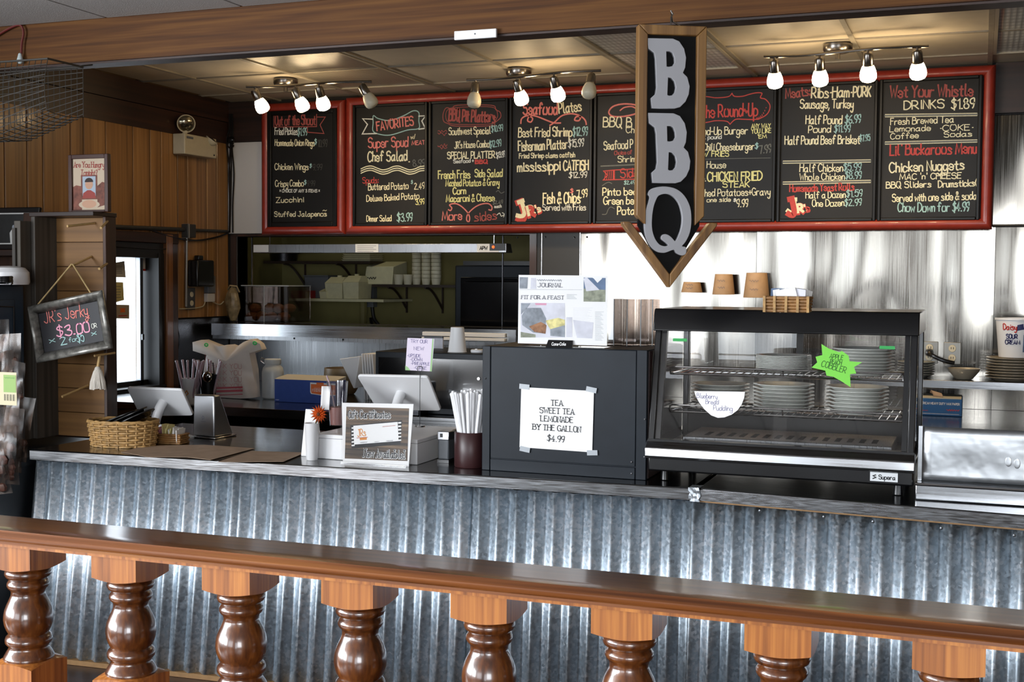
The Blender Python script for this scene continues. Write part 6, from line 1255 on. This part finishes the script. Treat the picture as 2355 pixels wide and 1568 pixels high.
pb = obj('frame_board', MB().slab(Pq, (0, 1, 0), .02), 'black_plastic', t, bevel=.004); mt = obj('mat_board', MB().slab([ctr+(q-ctr)*.74+Vector((0, -.001, 0)) for q in Pq], (0, -1, 0), .001), 'photo_white', t); ph = obj('photograph', MB().slab([ctr+(q-ctr)*.68+Vector((0, -.0025, 0)) for q in Pq], (0, -1, 0), .001), 'photo_grey', t)
ik = Ink((0, -.004, 0), (1, 0, 0), (0, 0, 1), .0008); sx = PY(33, 540, 4.72).x-o.x; ik.poly([(sx-.02, .03), (sx+.02, .03), (sx+.022, .075), (sx+.03, .05), (sx+.034, .062), (sx+.022, .09), (sx+.006, .098), (sx-.012, .095), (sx-.024, .08)], 'photo_white'); ik.poly([(sx+.008*math.cos(i*.5), .108+.01*math.sin(i*.5)) for i in range(12)], 'news_grey'); ik.done('photo_print', ph)
# jerky bags on a hanging strip stand
plain('jerky', '#4a2a20', .5, var=.5, vs=50); plain('bag_clear', '#6e6763', .35, var=.4, vs=25, spec=.4); plain('tag_cream', '#a89f80', .6); plain('tag_green', '#6c8a3c', .6)
YY = 3.30; q = PY(-25, 900, YY)
t = thing('jerky_stand', 'black wire display stand at the left edge', 'stand', (q.x-.06, YY+.06, .085)); obj('stand_base', MB().lathe([(0, 0), (.16, 0), (.16, .01), (.03, .025), (0, .025)], 24), 'black_metal', t); obj('pole', MB().tube([(0, 0, .02), (0, 0, 1.5)], .01, 10), 'black_metal', t)
mb = MB()
for i in range(6): mb.tube([(0, 0, 1.43-i*.13), (.02, -.03, 1.43-i*.13), (.09, -.10, 1.44-i*.13)], .003, 6)
obj('hooks', mb, 'black_metal', t)
random.seed(9); names = ['topmost', 'second', 'third', 'fourth', 'fifth', 'sixth', 'seventh', 'eighth', 'lowest']
for i, (x, y, wpx, hpx) in enumerate(((8, 800, 46, 100), (22, 840, 50, 110), (14, 880, 60, 110), (30, 900, 52, 110), (16, 950, 62, 115), (26, 985, 50, 110), (12, 1010, 56, 110), (20, 1045, 46, 100), (4, 1075, 44, 90))):
    yy = YY-.06-.02*i; cq = PY(x, y, yy); w, h = wpx*.00152*.6, hpx*.00152*.62
    t = thing('jerky_bag', names[i]+' clear bag of dark jerky hanging on the stand at the left edge', 'bag', (cq.x, yy, cq.z-h), (R(random.uniform(-6, 6)), R(random.uniform(-9, 9)), R(random.uniform(-25, 25))), 'bags of jerky')
    def pil(s): return lambda u, v: ((u-.5)*2*w*(1-.06*math.sin(v*math.pi)), s*(.0015+.018*math.sin(math.pi*u)**.6*math.sin(math.pi*min(1, v*1.25))**.7+.0025*math.sin(u*11+i)*math.sin(v*9)), v*2*h)
    mb = MB().grid(pil(-1), 8, 10); mb.grid(pil(1), 8, 10); obj('bag_film', mb, 'bag_film', t, smooth=60)
    mb = MB()
    for k in range(7): mb.sphere((random.uniform(-.6, .6)*w, 0, h*(.25+.17*k)), .017, 8, sc=(random.uniform(.7, 1.3), .5, random.uniform(.7, 1.2)))
    obj('jerky_pieces', mb, 'jerky', t)['kind'] = 'stuff'
q = PY(18, 893, YY-.27); t = thing('price_tag', 'cream and green barcode tag on the jerky bags', 'tag', (q.x, YY-.27, q.z)); tg = obj('tag_card', MB().box(-.036, 0, -.052, .034, .0015, .05), 'tag_cream', t)
ik = Ink((0, -.0002, 0), (1, 0, 0), (0, 0, 1), .0006); ik.poly([(-.016, -.012), (.032, -.012), (.032, .042), (-.016, .042)], 'tag_green'); 
for k in range(12): ik.poly([(-.014+k*.0038, -.038), (-.0125+k*.0038-(k % 3)*.0005, -.038), (-.0125+k*.0038-(k % 3)*.0005, -.018), (-.014+k*.0038, -.018)], 'ink_black')
ik.scrib((-.012, .03), (.028, .03), .006, 'ink_green', .001); ik.done('tag_print', tg)['kind'] = 'stuff'
# hanging wire basket under the beam
t = thing('wire_basket', 'dark wire mesh basket hanging from the beam at top left', 'wire basket', (-3.95, 3.72, 2.43)); plain('rusty_wire', '#2b2721', .6)
x1 = PY(119, 140, 3.72).x+3.95; mb = MB(); zt_ = PY(118, 137, 3.72).z-2.43; zb0 = PY(122, 256, 3.72).z-2.43; zb1 = PY(0, 312, 3.72).z-2.43
def bp(u, v):  # u along length, v around: front top -> front bottom -> back bottom -> back top
    x = -.6+(x1+.6)*u; zb = zb1+(zb0-zb1)*max(0, (x-PY(0, 300, 3.72).x-3.95)/(x1-PY(0, 300, 3.72).x-3.95)) if x > -.3 else zb1
    if v < .4: return (x, -.02-.02*math.sin(v*7), zt_+(zb-zt_)*v/.4)
    if v < .6: return (x, -.03+.2*(v-.4)/.2, zb-.01*math.sin((v-.4)/.2*math.pi))
    return (x, .17, zb+(zt_-zb)*(v-.6)/.4)
for i in range(49): mb.tube([bp(i/48, j/20) for j in range(21)], .0016, 5)
for j in range(25): mb.tube([bp(i/24, j/24) for i in range(25)], .0016, 5)
obj('wire_mesh', mb, 'rusty_wire', t)['kind'] = 'stuff'; obj('rim_wire', MB().tube([bp(0, 0), bp(1, 0), bp(1, 1), bp(0, 1)], .004, 6, closed=True), 'rusty_wire', t)
obj('hanger', MB().tube([(x1-.05, .17, zt_), (x1-.05, .24, zt_+.02), (x1-.05, .285, zt_+.03)], .003, 6).tube([(-.3, .17, zt_), (-.3, .24, zt_+.02), (-.3, .285, zt_+.03)], .003, 6), 'rusty_wire', t)
# string light on the beam
t = thing('string_light', 'dark red cord with one small bulb hanging on the beam', 'string light', PY(46, 135, 3.98)); o = t.location; plain('cord_red', '#5a1a16', .5); plain('bulb_glass', '#b9c4c4', .15, spec=.8)
obj('cord', MB().tube(crom([PY(-20, 90, 3.985)-o, PY(20, 66, 3.985)-o, PY(46, 58, 3.985)-o, PY(54, 75, 3.985)-o, PY(50, 100, 3.985)-o, PY(49, 124, 3.985)-o], 6), .0045, 6), 'cord_red', t); obj('bulb', MB().lathe([(0, .024), (.006, .02), (.009, .008), (.013, -.006), (.012, -.014), (.006, -.02), (0, -.021)][::-1], 16), 'bulb_glass', t)
q = PY(1094, 89, 3.99); t = thing('beam_plate', 'small white plastic strip on the lower edge of the beam', 'plastic strip', (q.x, 3.995, 2.418)); obj('strip', MB().box(-.078, -.012, -.008, .078, .0, .022), 'white_plastic', t, bevel=.002); obj('strip_screw', MB().sphere((0, -.012, .008), .003, 8), 'grey_plastic', t)
# ================================================================== left wall fittings
XW = XL+.008
q = PX(434, 336, XW); t = thing('emergency_light', 'beige emergency light with a round glass lamp on the plank wall', 'emergency light', (XW, q.y, q.z)); plain('beige_box', '#b7ad93', .5, var=.04)
y0, y1 = PX(397, 340, XW).y-q.y, PX(471, 340, XW).y-q.y; z0, z1 = PX(434, 360, XW).z-q.z, PX(434, 314, XW).z-q.z
obj('housing', MB().box(0, y0, z0, .09, y1, z1), 'beige_box', t, bevel=.006); obj('test_label', MB().box(.0905, y0+.02, z1-.03, .0912, y0+.09, z1-.015), 'grey_plastic', t); obj('indicator', MB().sphere((.091, y1-.03, z0+.02), .006, 8), 'ink_black', t)
hc = PX(428, 284, XW+.07)-Vector((XW, q.y, q.z)); hr = .052
vd = (CAM-PX(428, 284, XW+.07)).normalized(); vd = (vd+Vector((.15, 0, -.2))).normalized()
def lamp_head(c_, dr, big):
    k_ = big; rt = Vector((0, 0, 1)).rotation_difference(dr).to_euler()
    hd = obj('lamp_head', MB().lathe([(0, -.05), (.025, -.048), (.048, -.03), (.06, -.005), (.062, 0), (.062, .006), (.056, .006), (.054, 0), (0, 0)], 28), 'beige_box', t, loc=c_, rot=rt); hd.scale = (k_,)*3
    obj('lens', MB().lathe([(0, .016), (.02, .0145), (.04, .009), (.054, .0005), (0, .0004)][::-1], 28), 'lamp_glass', hd)
plain('lamp_glass', '#8d8672', .12, metal=.9)
lamp_head(hc, vd, .92); obj('lamp_stem', MB().tube([hc+Vector((-.01, .02, -.03)), (.05, hc.y+.01, z1)], .014, 10), 'beige_box', t)
h2c = PX(487, 322, XW+.09)-Vector((XW, q.y, q.z)); lamp_head(h2c, Vector((.5, .2, .75)).normalized(), .7); obj('lamp_stem', MB().tube([h2c, (.06, y1-.04, z1)], .012, 8), 'beige_box', t)
def wl_pt(x, y, d=.015): return PX(x, y, XW+d)
t0 = wl_pt(258, 521); t = thing('wall_conduit', 'dark conduit with a junction box along the left wall', 'conduit', t0)
plain('conduit_grey', '#3a3a3a', .5, metal=.3); plain('conduit_light', '#9a9a98', .4, metal=.5)
obj('conduit_pipe', MB().tube([wl_pt(200, 519)-t0, wl_pt(427, 528)-t0], .013, 8).tube([wl_pt(440, 529)-t0, wl_pt(523, 532)-t0], .010, 8), 'conduit_grey', t); obj('drop_pipe', MB().tube([wl_pt(430, 540)-t0, wl_pt(428, 705)-t0], .007, 8), 'conduit_light', t)
jb = wl_pt(434, 531, .02)-t0; obj('junction_box', MB().cbox(jb, (.05, .09, .085)), 'conduit_grey', t, bevel=.004); obj('clamp', MB().cbox(wl_pt(427, 531, .02)-t0, (.055, .012, .09)), 'conduit_light', t)
obj('loose_cable', MB().tube(crom([wl_pt(340, 526)-t0, wl_pt(395, 545)-t0, wl_pt(450, 553)-t0, wl_pt(500, 545)-t0, wl_pt(525, 535)-t0], 5), .006, 6).tube(crom([wl_pt(382, 540)-t0, wl_pt(383, 565)-t0, wl_pt(370, 573)-t0, wl_pt(262, 567)-t0], 4), .003, 5), 'black_plastic', t)
q = wl_pt(454, 622, 0); t = thing('wall_speaker_box', 'black rectangular box on the left wall beside the conduit', 'box', q); y0, y1 = wl_pt(435, 620).y-q.y, wl_pt(474, 620).y-q.y; z0, z1 = wl_pt(454, 659).z-q.z, wl_pt(454, 598).z-q.z
obj('box_body', MB().box(.0, y0, z0, .08, y1, z1), 'black_plastic', t, bevel=.01); obj('box_hook', MB().cbox((.03, (y0+y1)/2-.01, z1+.015), (.04, .05, .03)), 'black_plastic', t, bevel=.006)
q = wl_pt(481, 665, 0); t = thing('card_terminal', 'grey wall terminal with a paper slip beside the black box', 'terminal', q); y0, y1 = wl_pt(473, 660).y-q.y, wl_pt(490, 660).y-q.y; z0, z1, zm = wl_pt(481, 694).z-q.z, wl_pt(481, 634).z-q.z, wl_pt(481, 674).z-q.z
obj('terminal_body', MB().box(0, y0, zm, .035, y1, z1), 'grey_plastic', t, bevel=.004); obj('paper_slip', MB().box(0, y0, z0, .03, y1, zm-.002), 'white_panel', t, bevel=.003); obj('cable', MB().tube(crom([(.01, y0, z0), (.01, y0-.03, z0-.03), (.01, y0-.15, z0-.04), (.01, y0-.28, z0-.04)], 5), .004, 6).tube(crom([(.01, y1, z0), (.01, y1+.08, z0-.02), (.01, y1+.13, z0+.0)], 5), .004, 6), 'beige_box', t)
q = wl_pt(437, 687, 0); t = thing('wall_outlet', 'dark outlet with two cream sockets on the left wall', 'outlet', q); obj('plate', MB().box(0, -.05, -.07, .012, .04, .07), 'conduit_grey', t, bevel=.003)
for dz in (-.028, .028): obj('socket', MB().lathe([(0, .012), (.018, .012), (.017, .016), (0, .016)], 14, (0, 0, dz), axis=0), 'outlet_cream', t)
t0 = PY(530, 420, YB-.03); t = thing('corner_cables', 'bundle of black cables running down the wall corner', 'cables', t0)
mb = MB(); random.seed(2)
for k in range(4): mb.tube(crom([PY(526+k*3+random.uniform(-4, 4), y, YB-.035)-t0 for y in (262, 290, 318, 345, 400, 470, 535)], 4), .0055, 6)
obj('cable_bundle', mb, 'black_plastic', t); obj('cable_knot', MB().sphere(PY(531, 322, YB-.04)-t0, .03, 10, sc=(1, .6, .8)).tube([PY(530+7*math.cos(a*.6), 333+7*math.sin(a*.6), YB-.05)-t0 for a in range(11)], .006, 6), 'black_plastic', t)
t0 = PX(405, 900, XW); t = thing('hanging_cord', 'thin black cord looping down the steel splashback', 'cord', t0); obj('cord', MB().tube(crom([PX(401, 735, XW+.006)-t0, PX(412, 770, XW+.006)-t0, PX(410, 800, XW+.006)-t0, PX(400, 840, XW+.006)-t0], 5), .004, 6), 'black_plastic', t)
# notes on the order window
for (pts, m, lab) in (([(258, 637), (289, 638), (286, 600), (258, 605)], 'white_panel', 'white printed note stuck to the order window'), ([(255, 698), (285, 690), (283, 649), (256, 648)], 'yellow_sachet', 'yellow note stuck to the order window below the white one'), ([(266, 732), (297, 733), (297, 701), (266, 700)], 'mat_cream', 'small sticker with an orange figure on the order window'), ([(322, 622), (342, 624), (344, 592), (328, 590)], 'white_paper', 'white sticker with a red edge at the window top')):
    P = [PX(*p, XL-.09) for p in pts]; c = sum(P, Vector())/4
    o = tag(obj('window_note', MB().slab([q-c for q in P], (1, 0, 0), .001), m, loc=c), lab, 'note', 'notes on the order window')
    ik = Ink((.0012, 0, 0), (0, 1, 0), (0, 0, 1), .0005); hh = (P[3].z-P[0].z)/2; ww = (P[1].y-P[0].y)/2
    if m == 'mat_cream': ik.poly([(-ww*.4, -hh*.1), (ww*.4, -hh*.1), (ww*.3, hh*.3), (ww*.5, hh*.5), (-ww*.5, hh*.5), (-ww*.3, hh*.3)], 'box_orange'); ik.line([(-ww*.6, -hh*.6), (ww*.6, -hh*.6)], .006, 'label_red')
    elif m == 'white_paper': ik.line([(-ww*.9, -hh*.85), (ww*.9, -hh*.85)], .012, 'label_red')
    else:
        for k in range(5): ik.line([(-ww*.6, hh*(.5-.25*k)), (ww*(.5-.1*(k % 2)), hh*(.5-.25*k))], .003, 'ink_grey')
    ik.done('note_print', o)
# ================================================================== seen through the pass-through
plain('takeout_cream', '#d0cba6', .6, var=.05); plain('red_box', '#8c1c1c', .5); plain('foam_white', '#cfc9ae', .6); plain('roll_brown', '#8a5a36', .6, var=.3, vs=30); plain('shelf_dark', '#2a1c10', .6); plain('orange_light', '#ff5a2a', .4, emit='#ff4a1e', es=3)
hl = thing('heat_lamp_strip', 'stainless heat lamp strip across the top of the pass-through', 'heat lamp', (PY(872, 570, 7.23).x, 7.17, 1.80))
a, b = PY(580, 570, 7.16).x-hl.location.x, PY(1163, 570, 7.16).x-hl.location.x; z0, z1 = PY(800, 581, 7.16).z-1.8, PY(800, 561, 7.16).z-1.8
obj('reflector', MB().prism([(0, z0), (.11, z0), (.08, z1), (.0, z1)], a, b, axis=0), 'steel_flat', hl, bevel=.002); obj('maker_plate', MB().box(a+.005, -.002, z0+.005, a+.12, -.0003, z1-.004), 'label_white', hl)
m_ = PY(843, 570, 7.16).x-hl.location.x; nt = obj('instruction_plate', MB().box(m_-.085, -.002, z0+.002, m_+.08, -.0003, z1), 'label_white', hl)
ik = Ink((0, -.0022, 0), (1, 0, 0), (0, 0, 1), .0004)
for k in range(4): ik.line([(m_-.07, z1-.012-.012*k), (m_+.065-.02*(k % 2), z1-.012-.012*k)], .0025, 'ink_grey')
ik.text('APW', (b-.175, z0+.018), (b-.125, z0+.018), .02, 'ink_black', w=.005, jit=0); ik.done('plate_print', hl)
obj('switch_plate', MB().box(b-.195, -.0015, z0+.002, b-.05, -.0003, z1-.002), 'label_white', hl); obj('switch_panel', MB().box(b-.11, -.003, z0+.012, b-.005, -.0016, z1-.001), 'black_plastic', hl); obj('switch_light', MB().sphere((b-.085, -.004, (z0+z1)/2+.006), .009, 10), 'orange_light', hl)
for x in (a+.1, b-.1): obj('hanger', MB().tube([(x, .05, z1), (x, .05, .065)], .004, 6), 'steel_edge', hl)
# shelves
def kshelf(label, x0, x1, y, Yk, brk):
    A_, B_k = PY(x0, y, Yk), PY(x1, y, Yk); t = thing('kitchen_shelf', label, 'shelf', ((A_.x+B_k.x)/2, Yk, A_.z)); w = (B_k.x-A_.x)/2
    obj('shelf_board', MB().box(-w, 0, -.018, w, 8.42-Yk, 0), 'shelf_dark' if brk else 'takeout_cream', t)
    for x in brk:
        xx = PY(x, y, Yk).x-t.location.x; obj('bracket', MB().tube(crom([(xx, .02, -.02), (xx, .1, -.03), (xx, .2, -.08), (xx, 8.41-Yk, -.18)], 4), .009, 6).tube([(xx, 8.41-Yk, -.02), (xx, 8.41-Yk, -.21)], .009, 6), 'shelf_dark', t)
    return A_.z
zA = kshelf('upper dark kitchen shelf on curved brackets', 605, 850, 600, 8.08, (650, 770)); zB = kshelf('right-hand dark kitchen shelf with cup stacks', 855, 1058, 654, 8.08, (890, 975)); zC = kshelf('cream kitchen shelf holding takeout boxes', 664, 882, 686, 7.94, ())
obj('shelf_post', MB().tube([(PY(835, 720, 8.2).x, 8.2, 0), (PY(835, 720, 8.2).x, 8.2, zC-.02)], .03, 8), 'kitchen_wall', bpy.data.objects['wall_kitchen'])
def tbox(label, x0, x1, y1, Yk, z):
    A_, B_k = PY(x0, 680, Yk), PY(x1, 680, Yk); w = (B_k.x-A_.x)/2; t = thing('takeout_box', label, 'takeout box', ((A_.x+B_k.x)/2, Yk, z+.001), group='takeout boxes'); h = PY(x0, y1, Yk).z-z
    obj('carton', MB().hexa([(-w*.9, 0, 0), (w*.9, 0, 0), (w*.9, .2, 0), (-w*.9, .2, 0)], [(-w, -.01, h*.72), (w, -.01, h*.72), (w, .2, h*.72), (-w, .2, h*.72)]), 'takeout_cream', t, bevel=.003); obj('flap', MB().hexa([(-w, -.01, h*.722), (w, -.01, h*.722), (w, .2, h*.722), (-w, .2, h*.722)], [(-w*.8, .06, h), (w*.8, .06, h), (w*.8, .13, h), (-w*.8, .13, h)]), 'takeout_cream', t)
    obj('handle_tab', MB().box(-w*.2, .08, h, w*.2, .1, h+.012), 'takeout_cream', t)
tbox('left cream takeout box on the kitchen shelf', 748, 788, 637, 7.97, zC); tbox('right cream takeout box on the kitchen shelf', 789, 826, 634, 7.97, zC); tbox('small cream takeout box in front on the kitchen shelf', 735, 752, 664, 7.96, zC)
q = PY(687, 680, 7.96); t = thing('red_carton', 'small red carton on the cream kitchen shelf', 'carton', (q.x, 7.96, zC+.001)); obj('carton', MB().box(-.065, 0, 0, .055, .15, .056), 'red_box', t, bevel=.002); obj('carton_flap', MB().box(.056, 0, 0, .075, .02, .05), 'takeout_cream', t)
q = PY(722, 680, 8.08); t = thing('grey_bin', 'grey bin behind the takeout boxes', 'bin', (q.x, 8.12, zC+.001)); obj('bin_wall', MB().hexa([(-.09, 0, 0), (.09, 0, 0), (.09, .2, 0), (-.09, .2, 0)], [(-.10, -.01, .16), (.1, -.01, .16), (.1, .21, .16), (-.1, .21, .16)]), 'grey_plastic', t, bevel=.004); obj('bin_rim', MB().box(-.105, -.015, .161, .105, .215, .17), 'grey_plastic', t)
for i, (x, w, lab) in enumerate(((958, 22, 'left tall stack of foam cups on the kitchen shelf'), (980, 22, 'middle tall stack of foam cups on the kitchen shelf'), (1003, 24, 'right tall stack of foam cups on the kitchen shelf'))):
    q = PY(x, 650, 8.2); r = w/2*8.3/FPX*1.05; t = thing('cup_stack', lab, 'cups', (q.x, 8.2, zB+.001), group='stacks of foam cups')
    for k in range(8): obj('cup', MB().lathe([(r*.85, .02+k*.028), (r, .022+k*.028), (r, .046+k*.028), (r*.85, .048+k*.028)] if k else [(0, 0), (r*.8, 0), (r, .046), (r*.85, .048)], 18), 'foam_white', t)
q = PY(872, 648, 8.12); t = thing('receipt_machine', 'cream ticket printer on the right-hand kitchen shelf', 'printer', (q.x, 8.11, zB+.001)); obj('printer_body', MB().hexa([(-.12, 0, 0), (.11, 0, 0), (.11, .25, 0), (-.12, .25, 0)], [(-.11, .02, .13), (.11, .02, .13), (.11, .25, .17), (-.11, .25, .17)]), 'takeout_cream', t, bevel=.005); ik = Ink((0, -.001, 0), (1, 0, 0), (0, 0, 1), .001); ik.scrib((-.09, .035), (-.02, .035), .02, 'ink_black', .005); ik.done('maker_print', t)
for x, yy, lab in ((917, 8.12, 'small foam cup left of the tall cup stacks'), (938, 8.15, 'small foam cup beside the tall cup stacks')):
    q = PY(x, 650, yy); t = thing('foam_cup', lab, 'cup', (q.x, yy, zB+.001)); obj('cup_wall', MB().lathe([(0, 0), (.028, 0), (.036, .07), (.03, .07), (.024, .005), (0, .005)], 18), 'foam_white', t); obj('cup_rim', MB().tube([(.036*math.cos(i*.4), .036*math.sin(i*.4), .07) for i in range(16)], .003, 5, closed=True), 'foam_white', t)
q = PY(815, 598, 8.12); t = thing('foil_tray_stack', 'stack of pale trays on the upper kitchen shelf', 'trays', (q.x, 8.15, zA+.001))
for k in range(4): obj('tray', MB().hexa([(-.11+k*.004, 0, k*.014), (.11, 0, k*.014), (.11, .2, k*.014), (-.11, .2, k*.014)], [(-.12+k*.004, -.01, k*.014+.012), (.12, -.01, k*.014+.012), (.12, .21, k*.014+.012), (-.12, .21, k*.014+.012)]), 'takeout_cream', t)
q = PY(640, 598, 8.12); t = thing('steel_pan', 'dark pan on the upper kitchen shelf', 'pan', (q.x, 8.2, zA+.001)); obj('pan_wall', MB().lathe([(0, 0), (.1, 0), (.11, .07), (.105, .07), (.095, .006), (0, .006)], 22), 'steel_dark', t); obj('pan_handle', MB().tube([(.1, 0, .06), (.24, -.02, .075)], .009, 8), 'black_plastic', t)
# clear bin of rolls and a bag on the sill
SL = PASS[2]+.001
a, b = PY(552, 735, 7.24), PY(664, 735, 7.24); w = (b.x-a.x)/2; t = thing('bread_bin', 'clear plastic bin of bread rolls on the pass-through sill', 'bin', ((a.x+b.x)/2, 7.33, SL)); h = PY(600, 657, 7.24).z-SL
mbx = MB(); mbx.box(-w, -.09, 0, w, -.087, h).box(-w, .197, 0, w, .2, h).box(-w, -.087, 0, -w+.003, .197, h).box(w-.003, -.087, 0, w, .197, h).box(-w, -.09, 0, w, .2, .003)
obj('bin_wall', mbx, 'smoky_acrylic', t); obj('bin_rim', MB().tube([(-w, -.09, h), (w, -.09, h), (w, .2, h), (-w, .2, h)], .004, 6, closed=True).tube([(0, -.091, 0), (0, -.091, h)], .003, 6), 'tape_clear', t)
random.seed(4)
for k in range(9):
    o = obj('bread_roll', MB().sphere((0, 0, 0), .045, 12, sc=(1.1, .9, .7)), 'roll_brown', loc=(t.location.x-w+.07+(k % 4)*.075+random.uniform(-.01, .01), 7.30+.09*((k//4) % 2)+random.uniform(-.01, .01), SL+.037+.055*(k//5)), rot=(0, 0, k)); tag(o, 'brown bread roll inside the clear bin on the sill', 'bread roll', 'bread rolls in the clear bin')
q = PY(549, 690, 7.17); t = thing('plastic_liner', 'crumpled clear liner at the left of the bread bin', 'plastic bag', (q.x+.0, 7.10, SL)); plain('liner', '#8a7a5c', .25, var=.4, vs=20, spec=.8)
random.seed(8); mb = MB(); mb.sphere((0, 0, .12), .12, 14, sc=(.42, .3, 1.0)); mb.v = [(x+random.uniform(-.006, .006), y+random.uniform(-.006, .006), z) for x, y, z in mb.v]; obj('liner_film', mb, 'liner', t, smooth=20); obj('liner_edge', MB().tube([(-.04, 0, .22), (-.01, -.02, .245), (.03, .0, .24), (.045, .01, .2)], .006, 6), 'liner', t)
# dark cooking line at the right, utensil
a, b = PY(1046, 650, 7.8), PY(1200, 650, 7.8); t = thing('dark_oven', 'tall dark oven at the right of the kitchen', 'oven', ((a.x+b.x)/2+.1, 7.8, 0)); w = (b.x-a.x)/2+.1; zt_ = PY(1100, 610, 7.8).z
obj('oven_body', MB().box(-w, 0, 0, w, .55, zt_), 'black_metal', t, bevel=.01); obj('oven_door', MB().box(-w+.05, -.02, zt_-.5, w-.05, -.001, zt_-.08), 'black_gloss', t, bevel=.005); obj('oven_handle', MB().tube([(-w+.1, -.05, zt_-.1), (w-.1, -.05, zt_-.1)], .012, 8), 'steel_dark', t); obj('oven_grate', MB().box(-w+.04, .05, zt_+.001, w-.1, .6, zt_+.03), 'black_plastic', t)
q = PY(850, 700, 8.35); t = thing('wall_phone', 'grey wall box with a black cable in the kitchen', 'wall box', (q.x-.02, 8.42, q.z)); obj('box_body', MB().box(-.06, -.07, -.02, .05, -.002, .13), 'grey_plastic', t, bevel=.004); obj('cable', MB().tube(crom([(.03, -.05, 0), (.05, -.06, -.1), (.09, -.06, -.16), (.05, -.06, -.2), (.02, -.05, -.1)], 5), .014, 8), 'black_plastic', t)
